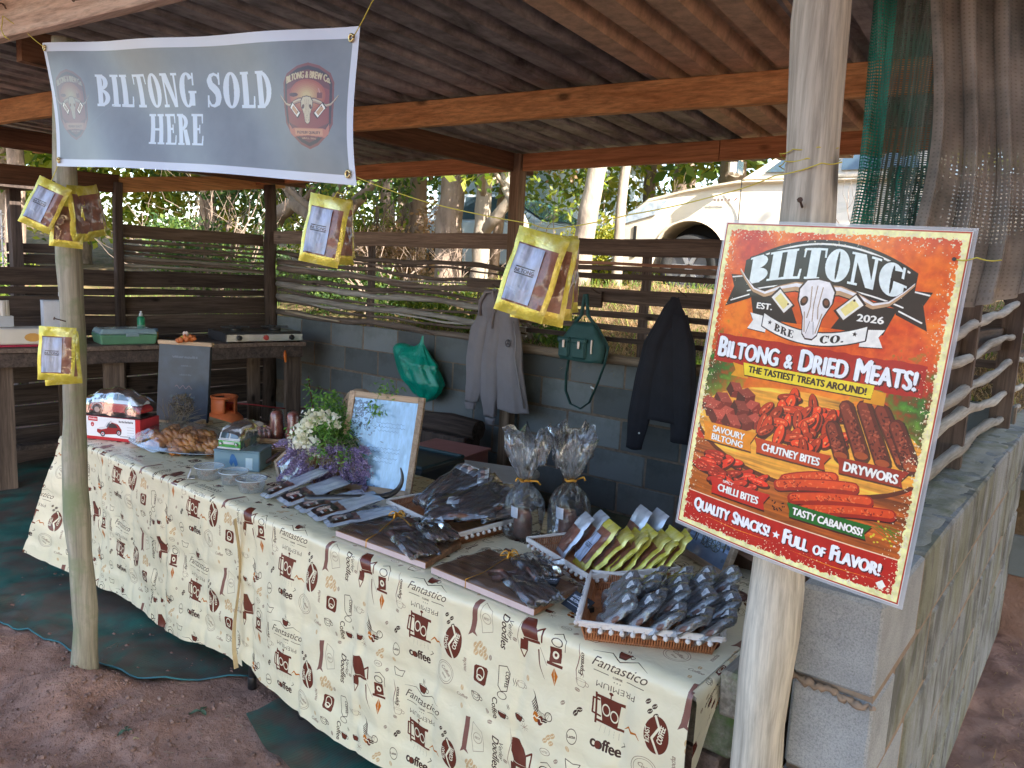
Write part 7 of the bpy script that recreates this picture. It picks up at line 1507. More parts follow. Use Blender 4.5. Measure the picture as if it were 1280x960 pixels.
pc = Vector((-0.985, 1.352, 1.735)); L_ = 'of the bundle left of the poster'
hang(yp, pc, -8, 15, 0.12, 'large front pack with a glare-tinted label '+L_, 0.86, -0.008, -0.02)
hang(yp2, pc, 12, 10, 0.1, 'second pack '+L_+', gold edge showing', 0.9, 0.012, 0.012)
hang(yp2, pc, 44, 4, 0.05, 'third pack '+L_+' with shiny gold rib', 0.86, 0.026, 0.045)
hang(yp2, pc, 52, -3, 0.03, 'rearmost brown pack '+L_, 0.8, 0.036, 0.06)

# ---------------------------------------------------------------- clothes, bag and hooks on the back fence
def garment(t, mtl, front_fn, nu, nv, name='body', solid=0.006, uv=None):
    mb = MB(); mb.grid(front_fn, nu, nv); return mb.build(name, mtl, t, smooth=True, solid=solid)
def tube_cloth(pts, radii, folds, amp, seed=0, n=36, flat=0.45, nsub=8):
    """cloth tube down a centre line, flattened front to back, with lengthwise folds"""
    P = [Vector(p) for p in pts]; mb = MB(); mb.smooth = True; Q = []; Rr = []
    for k in range(len(P)-1):
        for j in range(nsub): f = j/nsub; Q.append(P[k].lerp(P[k+1], f)); Rr.append(lerp(radii[k], radii[k+1], f*f*(3-2*f)))
    Q.append(P[-1]); Rr.append(radii[-1]); vs = []
    for i, (p, r) in enumerate(zip(Q, Rr)):
        for j in range(n):
            a = 2*PI*j/n; w = 1+amp*math.sin(a*folds+seed+i*0.06)+amp*0.5*math.sin(a*(folds*2+1)+seed*2-i*0.11); vs.append((p.x+r*w*math.cos(a), p.y+r*w*flat*math.sin(a), p.z+0.004*math.sin(a*3+i)))
    L = len(Q); mb.add(vs, [(i*n+j, (i+1)*n+j, (i+1)*n+(j+1) % n, i*n+(j+1) % n) for i in range(L-1) for j in range(n)]+[tuple(range(n)), tuple((L-1)*n+j for j in range(n))[::-1]])
    return mb
grey_f = mat('grey_fleece', (0.3, 0.275, 0.29), (0.24, 0.22, 0.235), rough=0.95, bump=0.4, bscale=120, nscale=6)
jk = thing('grey_jacket', 'grey hooded fleece jacket hanging from the middle post of the back fence', 'jacket', (-3.42, 4.13, 1.5))
tube_cloth([(-0.01, 0, -0.02), (-0.04, -0.01, -0.12), (-0.1, -0.02, -0.26), (-0.13, -0.02, -0.45), (-0.15, -0.02, -0.66), (-0.175, -0.02, -0.78)], [0.05, 0.085, 0.1, 0.095, 0.075, 0.06], 5, 0.07, 1, flat=0.5).build('sleeve', grey_f, jk)
tube_cloth([(0.02, -0.02, -0.06), (0.02, -0.03, -0.25), (-0.01, -0.03, -0.45), (-0.005, -0.03, -0.7), (0.01, -0.03, -0.86)], [0.06, 0.075, 0.075, 0.08, 0.055], 4, 0.09, 2.4, flat=0.5).build('sleeve', grey_f, jk)
tube_cloth([(0.03, 0.0, -0.02), (0.09, -0.01, -0.16), (0.125, -0.01, -0.32), (0.145, -0.01, -0.5), (0.175, -0.01, -0.66), (0.2, -0.01, -0.80)], [0.05, 0.1, 0.11, 0.115, 0.125, 0.135], 6, 0.08, 0.7, flat=0.4).build('body', grey_f, jk)
tube_cloth([(0.0, -0.02, 0.03), (-0.015, -0.035, -0.02), (-0.02, -0.04, -0.1), (-0.03, -0.03, -0.2)], [0.02, 0.06, 0.075, 0.05], 3, 0.1, 4, flat=0.6).build('hood', grey_f, jk)
mb = MB(); mb.smooth = True; mb.tube([(-0.105, -0.055, -0.16), (-0.09, -0.07, -0.06), (-0.04, -0.075, 0.005), (0.01, -0.06, 0.01), (0.035, -0.06, -0.08), (0.02, -0.07, -0.2), (0.03, -0.075, -0.24)], [0.014, 0.014, 0.013, 0.013, 0.013, 0.012, 0.008], 8); mb.build('hood_edge', grey_f, jk)
for x, z, r in ((-0.178, -0.79, 0.05), (0.012, -0.875, 0.045)): mb = tube_cloth([(x, -0.03, z), (x, -0.03, z-0.045)], [r, r*0.85], 10, 0.05, 1, flat=0.5, nsub=4); mb.build('cuff', grey_f, jk)
mb = MB(); mb.smooth = True; mb.tube([(0.2, -0.06, -0.18), (0.235, -0.062, -0.3), (0.235, -0.066, -0.42), (0.28, -0.06, -0.6), (0.315, -0.04, -0.76)], 0.007, 6); mb.build('hem', mat('grey_trim', (0.33, 0.31, 0.33), rough=0.9), jk)
mb = MB(); mb.smooth = True; mb.tube([(0.17+0.02*math.cos(a), -0.068, -0.33+0.024*math.sin(a)) for a in np.linspace(0, 2*PI, 18)], 0.0035, 5); [mb.tube([(0.17, -0.068, -0.33), (0.17+0.02*math.cos(a), -0.068, -0.33+0.02*math.sin(a))], 0.003, 5) for a in (PI/2, PI/2+2.1, PI/2+4.2)]; mb.build('emblem', mat('emblem_dark', (0.1, 0.09, 0.1)), jk)
blk_f = mat('black_cloth', (0.022, 0.022, 0.032), (0.014, 0.014, 0.02), rough=0.85, bump=0.3, bscale=90)
bj = thing('black_jacket', 'black jacket hanging on the back fence just left of the poster', 'jacket', (-2.08, 4.15, 1.55))
tube_cloth([(0, 0, 0.0), (-0.02, -0.01, -0.1), (-0.09, -0.02, -0.28), (-0.13, -0.02, -0.5), (-0.165, -0.02, -0.72), (-0.19, -0.02, -0.94)], [0.025, 0.06, 0.08, 0.08, 0.075, 0.055], 4, 0.08, 1, flat=0.5).build('sleeve', blk_f, bj)
tube_cloth([(0.0, 0, -0.01), (0.01, 0, -0.12), (-0.01, 0, -0.3), (-0.01, 0, -0.5), (0.0, 0, -0.74)], [0.03, 0.07, 0.125, 0.15, 0.155], 6, 0.08, 3, flat=0.38).build('body', blk_f, bj)
tube_cloth([(0.04, -0.01, -0.1), (0.09, -0.02, -0.3), (0.11, -0.02, -0.55), (0.12, -0.02, -0.85)], [0.05, 0.07, 0.075, 0.06], 4, 0.08, 5, flat=0.5).build('sleeve', blk_f, bj)
mb = MB(); mb.tube([(-0.14, -0.055, -0.83), (-0.14, -0.059, -0.83)], 0.006, 8); mb.build('button', white_p, bj)
gbm = mat('teal_nylon', (0.035, 0.12, 0.115), (0.02, 0.075, 0.075), rough=0.6, bump=0.5, bscale=40, nscale=7)
hb = thing('crossbody_bag', 'small dark green handbag with pockets and a long strap hanging on the back fence', 'handbag', (-2.69, 4.14, 1.2))
mb = MB(); mb.smooth = True
def bagf(u, v):
    a = 2*PI*u; z = -0.09+0.24*v; w = 0.17*(1-0.5*max(0, v-0.45)/0.55*1.0)*(0.93+0.07*math.sin(v*3)); c = math.copysign(abs(math.cos(a))**0.5, math.cos(a)); s_ = math.copysign(abs(math.sin(a))**0.5, math.sin(a)); return Vector((w*c, 0.06*(1-0.6*max(0, v-0.5)/0.5)*s_, z+0.004*math.sin(u*30)))
mb.grid(bagf, 40, 12); mb.add([(0.165*math.cos(a), 0.055*math.sin(a), -0.09) for a in np.linspace(0, 2*PI, 24, endpoint=False)], [tuple(range(24))]); mb.build('bag_body', gbm, hb, solid=0.003)
for x, w in ((-0.105, 0.085), (0.01, 0.11)):
    mb = MB(); mb.box((x, -0.066, -0.015), (w, 0.03, 0.12), ch=0.012); mb.box((x, -0.072, 0.04), (w+0.01, 0.03, 0.035), ch=0.008); mb.build('pocket', gbm, hb); mb = MB(); mb.box((x+0.01, -0.092, 0.015), (0.018, 0.008, 0.05), ch=0.003); mb.build('clasp', steel, hb)
mb = MB(); mb.box((0.10, -0.06, 0.01), (0.012, 0.02, 0.09), ch=0.003); mb.build('zip', steel, hb)
mb = MB(); mb.smooth = True; mb.tube([(-0.09, 0, 0.13), (-0.03, 0, 0.2), (-0.015, 0.0, 0.33), (0.0, 0, 0.335), (0.02, 0, 0.2), (0.09, 0, 0.13)], 0.012, 8); mb.build('handle', gbm, hb)
mb = MB(); st_p = [(-0.1, -0.01, -0.08), (-0.115, -0.01, -0.2), (-0.11, -0.01, -0.3), (-0.06, -0.02, -0.38), (0.02, -0.02, -0.4), (0.08, -0.015, -0.35), (0.13, -0.01, -0.22), (0.165, 0, -0.1), (0.185, 0, 0.02)]
mb.smooth = True; mb.tube([Vector(p) for p in st_p], 0.016, 6, sq=0.25); mb.build('strap', gbm, hb)
mb = MB(); mb.grid(lambda u, v: (-0.01+0.03*u, 0.13, -0.28+0.012*v-0.01*u), 3, 2); mb.build('tag', white_p, hb, solid=0.002)
gp = thing('carrier_bag', 'emerald green plastic carrier bag hanging on the block wall', 'plastic bag', (-4.2, 4.2, 1.13))
mb = MB()
def cbf(u, v):
    a = 2*PI*u; t_ = 1-v; w = float(np.interp(t_, [0, 0.12, 0.3, 0.42, 0.7, 0.92, 1.0], [0.008, 0.02, 0.11, 0.21, 0.215, 0.11, 0.01])); cx_ = float(np.interp(t_, [0, 0.3, 0.45, 0.8, 1], [0.0, -0.02, -0.06, 0.03, 0.02])); r = 1+0.06*math.sin(a*7+t_*6)+0.04*math.sin(a*13-t_*9)
    x = cx_+w*r*math.cos(a); z = -0.5*t_+(0.10*max(0, -math.cos(a))*math.exp(-((t_-0.38)/0.12)**2)); return Vector((x-0.05*max(0, -math.cos(a))*math.exp(-((t_-0.36)/0.1)**2), 0.45*w*r*math.sin(a), z-0.04*math.cos(a)*t_*0.5))
mb.grid(cbf, 64, 40); mb.build('bag_film', mat('emerald_plastic', (0.0, 0.38, 0.26), (0.0, 0.26, 0.18), rough=0.28, nscale=10, bump=0.9, bscale=26, bdist=0.012, coat=0.3), gp, smooth=True)
for p in ((-4.2, 4.32, 1.135), (-3.42, 4.17, 1.53), (-2.69, 4.29, 1.54), (-2.08, 4.29, 1.56)): nail(p, (0, -1, 0.3), 0.1, 0.003, parent=bf)
# things on the floor behind the table
t = thing('pink_crate', 'dusty pink plastic box standing behind the framed mirror-like picture', 'box', (-3.28, 3.55, 0.0), 0.15); mb = MB(); mb.box((0, 0, 0.44), (0.42, 0.3, 0.15), ch=0.012); mb.build('lid_body', mat('dusty_pink', (0.5, 0.22, 0.2), (0.42, 0.17, 0.16), rough=0.6), t); mb = MB(); mb.box((0, 0, 0.18), (0.5, 0.38, 0.36), ch=0.008); mb.build('stool', dark_wood(0), t); mb = MB(); mb.box((0, 0, 0.515), (0.44, 0.32, 0.012), ch=0.004); mb.build('rim', MATS['dusty_pink'], t)
t = thing('foam_box', 'white foam lid on a box behind the two cellophane gift bags', 'foam box', (-2.78, 3.35, 0.0), 0.3); mb = MB(); mb.box((0, 0, 0.475), (0.52, 0.36, 0.05), ch=0.012); mb.build('lid', mat('foam', (0.7, 0.7, 0.68), rough=0.9, bump=0.3, bscale=80), t); mb = MB(); mb.box((0, 0, 0.225), (0.48, 0.32, 0.45), ch=0.01); mb.build('foam_body', mat('bluegrey_box', (0.12, 0.16, 0.22), rough=0.7), t)
t = thing('dark_crate', 'black plastic crate behind the tray of large meat bags', 'crate', (-3.05, 2.95, 0.0), 0.1); mb = MB(); mb.box((0, 0, 0.3), (0.55, 0.38, 0.6), ch=0.01); mb.build('crate_body', mat('charcoal_plastic', (0.04, 0.05, 0.055), rough=0.5), t); mb = MB(); mb.tube([(-0.26, -0.18, 0.61), (0.26, -0.18, 0.61), (0.26, 0.18, 0.61), (-0.26, 0.18, 0.61), (-0.26, -0.18, 0.61)], 0.012, 6); mb.build('rim', mat('dark_teal', (0.05, 0.1, 0.11)), t)
t = thing('dark_log', 'rough dark log lying on the pink box against the block wall', 'log', (-3.65, 3.95, 0.55), 0.1); mb = MB(); mb.smooth = True; mb.tube([(-0.25, 0, 0), (0, 0.01, 0.01), (0.25, 0, 0)], [0.07, 0.08, 0.075], 12); mb.build('log_body', dark_wood(0), t); mb = MB(); mb.box((0, 0, -0.3), (0.4, 0.2, 0.5), ch=0.01); mb.build('prop', dark_wood(2), t)
t = thing('cardboard_box', 'brown cardboard box between the small framed picture and the pale pole', 'box', (-0.80, 2.42, 0.60), -0.5); mb = MB(); mb.box((0, 0, 0.11), (0.22, 0.16, 0.22), ch=0.002); mb.build('box_body', mat('cardboard', (0.26, 0.15, 0.09), (0.2, 0.11, 0.07), rough=0.85), t); mb = MB(); mb.box((0.02, -0.11, 0.225), (0.2, 0.08, 0.004), Matrix.Rotation(0.5, 3, 'X')); mb.build('flap', MATS['cardboard'], t); mb = MB(); mb.box((0, 0, -0.3), (0.2, 0.15, 0.59)); mb.build('stand', dark_wood(2), t)
t = thing('blue_tub', 'navy blue tub behind the small framed picture by the pale pole', 'tub', (-0.86, 2.75, 0.0), 0.2); mb = MB(); mb.smooth = True; mb.lathe([(0.15, 0), (0.19, 0.9), (0.2, 0.92), (0.18, 0.93), (0.15, 0.85)], 24); mb.build('tub_body', mat('navy_plastic', (0.03, 0.06, 0.18), rough=0.4), t); mb = MB(); mb.smooth = True; mb.tube([(0.2*math.cos(a), 0.2*math.sin(a), 0.92) for a in np.linspace(0, 2*PI, 25)], 0.008, 6); mb.build('rim', MATS['navy_plastic'], t)

# ---------------------------------------------------------------- on the table, left to right
TZ = TT+0.004
# toy car box and the cellophane-wrapped toy car on top
bx = thing('toy_box', 'white and red toy carton showing a red car at the left table corner', 'toy box', (-3.79, 1.73, TZ), 0.48)
mb = MB(); mb.box((0, 0, 0.057), (0.31, 0.14, 0.114)); mb.build('carton', mat('carton_red', (0.62, 0.05, 0.07), rough=0.4, bump=0), bx)
mb = MB(); mb.grid(lambda u, v: ((u-0.5)*0.308, -0.0715, 0.001+v*0.112), 1, 1); mb.build('printed_front', imgmat('toy_box_print', carbox_img(), rough=0.35, coat=0.3, repeat=False), bx)
def car_body(mb, prof, half, tuck):
    n = len(prof); vs = []
    st_ = [(-1, 0.88), (-0.93, 0.97), (-0.7, 1.0), (0.7, 1.0), (0.93, 0.97), (1, 0.88)]
    for s, k in st_:
        for x, z in prof: vs.append((x*(0.985 if abs(s) == 1 else 1), s*half*(1-tuck*max(0, z-0.055)/0.05), z if abs(s) < 0.95 else z*0.97+0.001))
    mb.add(vs, [(k*n+j, (k+1)*n+j, (k+1)*n+(j+1) % n, k*n+(j+1) % n) for k in range(5) for j in range(n)]+[tuple(range(n)), tuple(5*n+j for j in range(n))[::-1]])
tc = thing('toy_car', 'silver and red toy beetle-shaped car in clear wrap on top of its carton', 'toy car', (-3.79, 1.73, TZ+0.116), 0.48)
mb = MB(); mb.box((0, 0, 0.004), (0.3, 0.13, 0.008), ch=0.002); mb.build('plinth', black, tc)
red_e = mat('red_enamel', (0.5, 0.03, 0.04), rough=0.2, coat=1, bump=0); sil_e = mat('silver_enamel', (0.7, 0.72, 0.75), rough=0.2, coat=1, bump=0)
mb = MB(); mb.smooth = False; low = [(-0.135, 0.02), (-0.14, 0.04), (-0.13, 0.058), (-0.09, 0.064), (0.09, 0.064), (0.125, 0.05), (0.14, 0.035), (0.135, 0.02)]
car_body(mb, low, 0.052, 0.0); mb.build('lower_body', red_e, tc, bevel=0.004)
mb = MB(); up_ = [(-0.132, 0.06), (-0.12, 0.074), (-0.08, 0.08), (-0.055, 0.086), (-0.03, 0.108), (0.0, 0.117), (0.04, 0.115), (0.085, 0.097), (0.12, 0.07), (0.128, 0.06)]; car_body(mb, up_, 0.05, 0.22); mb.build('upper_body', sil_e, tc, bevel=0.004, smooth=False)
mb = MB()
for sg in (-1, 1): mb.add([(-0.048, sg*0.0475, 0.082), (0.015, sg*0.0475, 0.082), (0.015, sg*0.0385, 0.110), (-0.026, sg*0.0385, 0.105)], [(0, 1, 2, 3)]); mb.add([(0.021, sg*0.0475, 0.082), (0.075, sg*0.0475, 0.082), (0.055, sg*0.0395, 0.106), (0.021, sg*0.0385, 0.110)], [(0, 1, 2, 3)])
mb.v = [(x, y*1.02, z) for x, y, z in mb.v]; mb.build('window', glass_car, tc, solid=0.001)
for x in (-0.088, 0.088):
    for sg in (-1, 1):
        mb = MB(); mb.smooth = True; M_ = Matrix.Rotation(R_(90), 4, 'X'); mb.lathe([(0, -0.008), (0.023, -0.008), (0.025, -0.004), (0.025, 0.006), (0, 0.008)], 18); mb.v = [tuple(M_ @ Vector(p)+Vector((x, sg*0.052, 0.03))) for p in mb.v]; w_ = mb.build('wheel', black, tc)
        mb = MB(); mb.lathe([(0.0, 0), (0.014, 0), (0.012, 0.003), (0, 0.004)], 14); mb.v = [tuple(Matrix.Rotation(R_(90)*-sg*-1, 4, 'X') @ Vector(p)+Vector((x, sg*0.0605, 0.03))) for p in mb.v]; mb.build('hubcap', steel, w_)
        mb = MB(); mb.grid(lambda u, v: (x+0.031*math.cos(PI*u), sg*(0.046+0.012*v), 0.03+0.031*math.sin(PI*u)), 12, 2); mb.build('mudguard', red_e if x > 0 else sil_e, tc, solid=0.003)
mb = MB(); mb.smooth = True
def wrapf(u, v):
    a = PI*u; return Vector((lerp(-0.15, 0.155, v)*(1+0.02*math.sin(u*9)), -0.068*math.cos(a)*(1+0.04*math.sin(v*15)), 0.009+0.128*math.sin(a)**0.55*(0.55+0.45*math.sin(PI*min(1, max(0, v*0.9+0.1))))+0.004*math.sin(v*23+u*9)))
mb.grid(wrapf, 26, 30); mb.build('wrap', cello, tc)
# dried lavender bunch behind the toy car
db = thing('dried_bunch', 'bunch of dried lavender stalks lying between the toy car and the blackboard', 'dried flowers', (-3.68, 1.95, TZ))
mb = MB(); rr = random.Random(5)
for k in range(70):
    a = rr.gauss(0.3, 0.5); L = rr.uniform(0.12, 0.2); p = Vector((0.02*rr.gauss(0, 1), 0.02*rr.gauss(0, 1), 0.05)); d = Vector((math.sin(a), 0.2*rr.gauss(0, 1), math.cos(a)*0.8)); mb.tube([p, p+d*L*0.6, p+d*L+Vector((0.02, 0, -0.02))], 0.001, 4)
mb.build('stalks', mat('dry_stalk', (0.3, 0.25, 0.17), (0.18, 0.15, 0.1)), db)['kind'] = 'stuff'
leaf_cloud('flower_heads', [(-3.62, 1.95, TZ+0.17, 0.07, 0.05, 0.05)], 700, 0.012, leafm('dry_purple', (0.2, 0.16, 0.15), (0.1, 0.08, 0.07), (0.3, 0.25, 0.2)), db, kind='stuff')
mb = MB(); mb.smooth = True; mb.lathe([(0.035, 0), (0.03, 0.05), (0.038, 0.07)], 16); mb.build('wrapper', mat('tan_paper', (0.35, 0.25, 0.17)), db)
# blackboard on its wooden foot
cb = thing('chalkboard', 'blue-grey blackboard menu with a wooden top rail standing behind the pastries', 'blackboard', (-3.93, 2.13, TZ), 0.55)
mb = MB(); mb.box((0, 0.0, 0.225), (0.295, 0.012, 0.42), Matrix.Rotation(-0.1, 3, 'X')); mb.build('board_back', black, cb)
mb = MB(); mb.grid(lambda u, v: ((u-0.5)*0.29, -0.0085-0.003+0.1*(lerp(0.02, 0.43, v)-0.225), lerp(0.02, 0.43, v)), 1, 1); mb.build('slate', imgmat('chalk_print', chalk_img(), rough=0.45, repeat=False, coat=0.2), cb)
pw = wood('light_batten', (0.72, 0.52, 0.33), (0.58, 0.38, 0.23), 0, 0.6)
mb = MB(); mb.box((0, 0.022, 0.437), (0.31, 0.03, 0.022), ch=0.003); mb.build('top_rail', pw, cb); mb = MB(); mb.box((0, 0.005, 0.012), (0.3, 0.05, 0.022), ch=0.003); mb.build('foot_rail', pw, cb); mb = MB(); mb.box((0.125, -0.09, 0.02), (0.03, 0.17, 0.036), ch=0.004); mb.build('foot', pw, cb)
t = thing('autumn_bow', 'orange and cream fabric flower clipped on top of the blackboard', 'bow', Vector((-3.93, 2.13, TZ))+Vector((0, 0.02, 0.448)), 0.55); mb = MB()
for k in range(14):
    a = k*2.4; r = 0.02+0.001*k; c = Vector((r*1.4*math.cos(a), r*0.8*math.sin(a)-0.012, 0.014+0.012*math.sin(a*1.7))); mb.ball(c, 0.015, 7, 5, (1.2, 0.5, 0.8), Matrix.Rotation(a, 3, 'Y'))
mb.build('petals', mat('rust_orange', (0.6, 0.17, 0.03), (0.35, 0.08, 0.02), nscale=40), t, smooth=True); mb = MB(); [mb.ball((0.012*k-0.006, -0.016, 0.042), 0.013, 7, 5, (0.8, 0.5, 1.1)) for k in range(2)]; mb.build('cream_bud', mat('cream_cloth', (0.75, 0.6, 0.5)), t, smooth=True)
# plate of braided pastries under clear wrap
pl = thing('pastry_platter', 'oval metal platter of golden braided pastries in clear wrap on the left cloth', 'platter', (-3.42, 1.86, TZ), 0.25)
mb = MB(); mb.smooth = True; mb.lathe([(0.0, 0.004), (0.2, 0.004), (0.26, 0.018), (0.28, 0.024), (0.28, 0.026), (0.2, 0.008), (0, 0.007)], 44, sx=1.12, sy=0.68); mb.build('plate', mat('platter_steel', (0.45, 0.52, 0.6), rough=0.2, metal=0.9, bump=0.1), pl)
gold = mat('syrup_pastry', (0.52, 0.2, 0.045), (0.3, 0.09, 0.02), rough=0.25, nscale=24, bump=0.4, coat=0.6, c3=(0.68, 0.34, 0.1))
def pastry_mesh():
    mb = MB(); mb.smooth = True
    for ph in (0, 2*PI/3, 4*PI/3): mb.tube([Vector((x, 0.013*math.sin(x*70+ph)*(1-(x/0.062)**4), 0.018+0.009*math.sin(2*(x*70+ph)))) for x in np.linspace(-0.055, 0.055, 22)], [0.0135*(max(0.15, 1-(x/0.058)**4))**0.5 for x in np.linspace(-0.055, 0.055, 22)], 8)
    o = mb.build('pastry', gold, pl); return o
pz = pastry_mesh(); rr = random.Random(17); first = True
for ly, (nr_, zz) in enumerate(((15, 0.006), (11, 0.03), (5, 0.052))):
    for k in range(nr_):
        a = k*2.4+ly; r = math.sqrt((k+0.5)/nr_)*(0.24-0.06*ly); o = pz if first else pz.copy()
        if not first: col.objects.link(o); o.parent = pl
        first = False; o.location = (r*math.cos(a)*1.05, r*math.sin(a)*0.6, zz+rr.uniform(-0.003, 0.003)); o.rotation_euler = (rr.uniform(-0.15, 0.15), rr.uniform(-0.15, 0.15), rr.uniform(-0.6, 0.6)+(0.5 if k % 3 else -0.9))
mb = MB(); mb.smooth = True
def pw_f(u, v):
    a = 2*PI*u; r = v; h_ = 0.088*(1-r**3.2)+0.02; return Vector((0.3*r*math.cos(a), 0.19*r*math.sin(a), h_+0.006*math.sin(a*9+r*7)*r+0.004*math.sin(a*17)*r))
mb.grid(pw_f, 60, 14); mb.build('wrap', film('light_wrap', haze=0.02, rough=0.05, bscale=18, bump=0.3, boost=0.25), pl)
# tin box and toy bus
tb = thing('blue_tin', 'dull blue square tin under the green and white toy van', 'tin', (-2.94, 1.86, TZ), 0.62); mb = MB(); mb.box((0, 0, 0.042), (0.2, 0.145, 0.084), ch=0.004); mb.build('tin_body', mat('tin_blue', (0.2, 0.33, 0.42), (0.17, 0.28, 0.36), rough=0.35, metal=0.2), tb); mb = MB(); mb.box((0, 0, 0.087), (0.204, 0.149, 0.008), ch=0.003); mb.build('lid', MATS['tin_blue'], tb)
mb = MB(); mb.add([(-0.015+a*0.024, -0.0735, 0.045+b*0.03) for a, b in ((-0.5, 0.6), (-0.2, 1), (0.2, 0.9), (0.6, 0.3), (0.9, -0.6), (0.4, -0.9), (0.1, -0.2), (-0.3, -0.8), (-0.7, -0.3))], [tuple(range(9))[::-1]]); mb.build('printed_motif', mat('motif_blue', (0.03, 0.15, 0.4)), tb); mb = MB(); mb.box((0.055, -0.0735, 0.035), (0.03, 0.001, 0.05)); mb.build('sticker', mat('pale_sticker', (0.5, 0.65, 0.75)), tb)
vb = thing('toy_van', 'white over green toy camper van in clear wrap on the blue tin', 'toy van', (-2.95, 1.865, TZ+0.092), 2.05)
# local x along the van: nose at -x (towards the visitor)
vprof = [(-0.105, 0.012), (-0.112, 0.03), (-0.108, 0.048), (0.108, 0.048), (0.112, 0.03), (0.105, 0.012)]
mb = MB(); car_body(mb, vprof, 0.052, 0); mb.build('lower_body', mat('green_enamel', (0.1, 0.42, 0.08), rough=0.2, coat=1, bump=0), vb, bevel=0.004)
mb = MB(); car_body(mb, [(-0.108, 0.048), (-0.098, 0.078), (-0.085, 0.094), (-0.06, 0.1), (0.07, 0.1), (0.095, 0.09), (0.108, 0.048)], 0.051, 0.15); mb.build('upper_body', sil_e, vb, bevel=0.004)
mb = MB()
for sg in (-1, 1):
    for k in range(4): x0 = -0.08+k*0.043; mb.add([(x0, sg*0.0505, 0.058), (x0+0.034, sg*0.0505, 0.058), (x0+0.033, sg*0.046, 0.08), (x0+0.001, sg*0.046, 0.08)], [(0, 1, 2, 3)])
for sg in (-1, 1): mb.add([(-0.1075, sg*0.004, 0.056), (-0.1075, sg*0.04, 0.056), (-0.0995, sg*0.037, 0.08), (-0.0995, sg*0.004, 0.08)], [(0, 1, 2, 3)])
mb.v = [(x*1.02, y*1.02, z) for x, y, z in mb.v]; mb.build('window', glass_car, vb, solid=0.001)
mb = MB(); mb.box((-0.113, 0, 0.049), (0.004, 0.1, 0.004)); mb.box((-0.113, 0, 0.036), (0.003, 0.05, 0.01)); mb.box((-0.112, 0, 0.014), (0.01, 0.104, 0.008), ch=0.002); mb.build('trim', sil_e, vb)
for sg in (-1, 1): mb = MB(); mb.ball((-0.113, sg*0.036, 0.032), 0.008, 8, 6); mb.build('headlight', steel, vb, smooth=True)
for x in (-0.07, 0.07):
    for sg in (-1, 1): mb = MB(); M_ = Matrix.Rotation(R_(90), 4, 'X'); mb.lathe([(0, -0.006), (0.016, -0.006), (0.016, 0.006), (0, 0.006)], 14); mb.v = [tuple(M_ @ Vector(p)+Vector((x, sg*0.048, 0.016))) for p in mb.v]; mb.build('wheel', black, vb)
mb = MB(); mb.smooth = True; mb.grid(lambda u, v: ((lerp(-0.122, 0.14, v)), -0.062*math.cos(PI*u)*(1+0.04*math.sin(v*15)), 0.002+0.112*math.sin(PI*u)**0.5*(0.7+0.3*math.sin(PI*min(1, v+0.05)))+0.004*math.sin(v*21+u*11)), 24, 26); mb.build('wrap', cello, vb)
# three deli tubs
tubm = mat('clear_tub', (0.55, 0.62, 0.68), (0.5, 0.57, 0.63), rough=0.12, alpha=0.3, bump=0.0)
for k, (x, y, lb) in enumerate(((-2.87, 1.66, 'clear round deli tub nearest the toy van, leftmost of the three'), (-2.74, 1.69, 'clear round deli tub in the middle of the three with dried pieces'), (-2.6, 1.68, 'clear round deli tub at the front right of the three'))):
    t = thing('deli_tub', lb, 'tub', (x, y, TZ), k, 'clear deli tubs of samples on the left cloth')
    mb = MB(); mb.smooth = True; mb.lathe([(0.0, 0.002), (0.045, 0.002), (0.056, 0.048), (0.06, 0.05), (0.06, 0.054), (0.0545, 0.053), (0.0435, 0.004), (0, 0.004)], 32); mb.build('tub_wall', tubm, t)
    mb = MB(); mb.smooth = True; mb.tube([(0.059*math.cos(a), 0.059*math.sin(a), 0.052) for a in np.linspace(0, 2*PI, 33)], 0.0022, 6); mb.build('rim', mat('clear_rim', (0.68, 0.74, 0.8), rough=0.12, alpha=0.6, bump=0), t)
    mb = MB(); rr = random.Random(k)
    for q in range(11+4*k): a = rr.random()*6.3; r = rr.random()*0.03; mb.ball((r*math.cos(a), r*math.sin(a), 0.012+rr.random()*0.018), 0.011, 6, 4, (1, 0.7, 0.6), Matrix.Rotation(a, 3, 'Z'))
    mb.build('dried_pieces', mat('sample_brown', (0.25, 0.11, 0.07), (0.12, 0.05, 0.04), nscale=60, rough=0.6, c3=(0.45, 0.28, 0.18)), t, smooth=True)
t = thing('price_card', 'small pale card leaning on the leftmost deli tub', 'card', (-2.92, 1.60, TZ), -0.5); mb = MB(); mb.box((0, 0, 0.02), (0.045, 0.002, 0.035), Matrix.Rotation(-0.4, 3, 'X')); mb.build('card_body', mat('pale_card', (0.65, 0.68, 0.72), rough=0.3), t); mb = MB(); mb.box((0, 0.01, 0.004), (0.04, 0.02, 0.003)); mb.build('card_foot', MATS['pale_card'], t)
# wicker basket with wrapped sausages
wick = mat('wicker', (0.36, 0.24, 0.14), (0.2, 0.12, 0.07), rough=0.6, nscale=40)
def wicker_round(t, r0, r1, h_, nst, nrow, mt):
    mb = MB(); mb.smooth = True
    for k in range(nrow):
        z = 0.004+h_*k/(nrow-1); r = lerp(r0, r1, k/(nrow-1)); mb.tube([((r+0.0025*math.sin(a*nst/2+PI*(k % 2)))*math.cos(a), (r+0.0025*math.sin(a*nst/2+PI*(k % 2)))*math.sin(a), z) for a in np.linspace(0, 2*PI, 61)], h_/nrow*0.52, 5, cap=False)
    mb.build('weave', mt, t); mb = MB(); mb.smooth = True; mb.tube([(r1*1.02*math.cos(a), r1*1.02*math.sin(a), h_+0.006+0.002*math.sin(a*30)) for a in np.linspace(0, 2*PI, 61)], 0.008, 8, cap=False); mb.build('rim', mt, t)
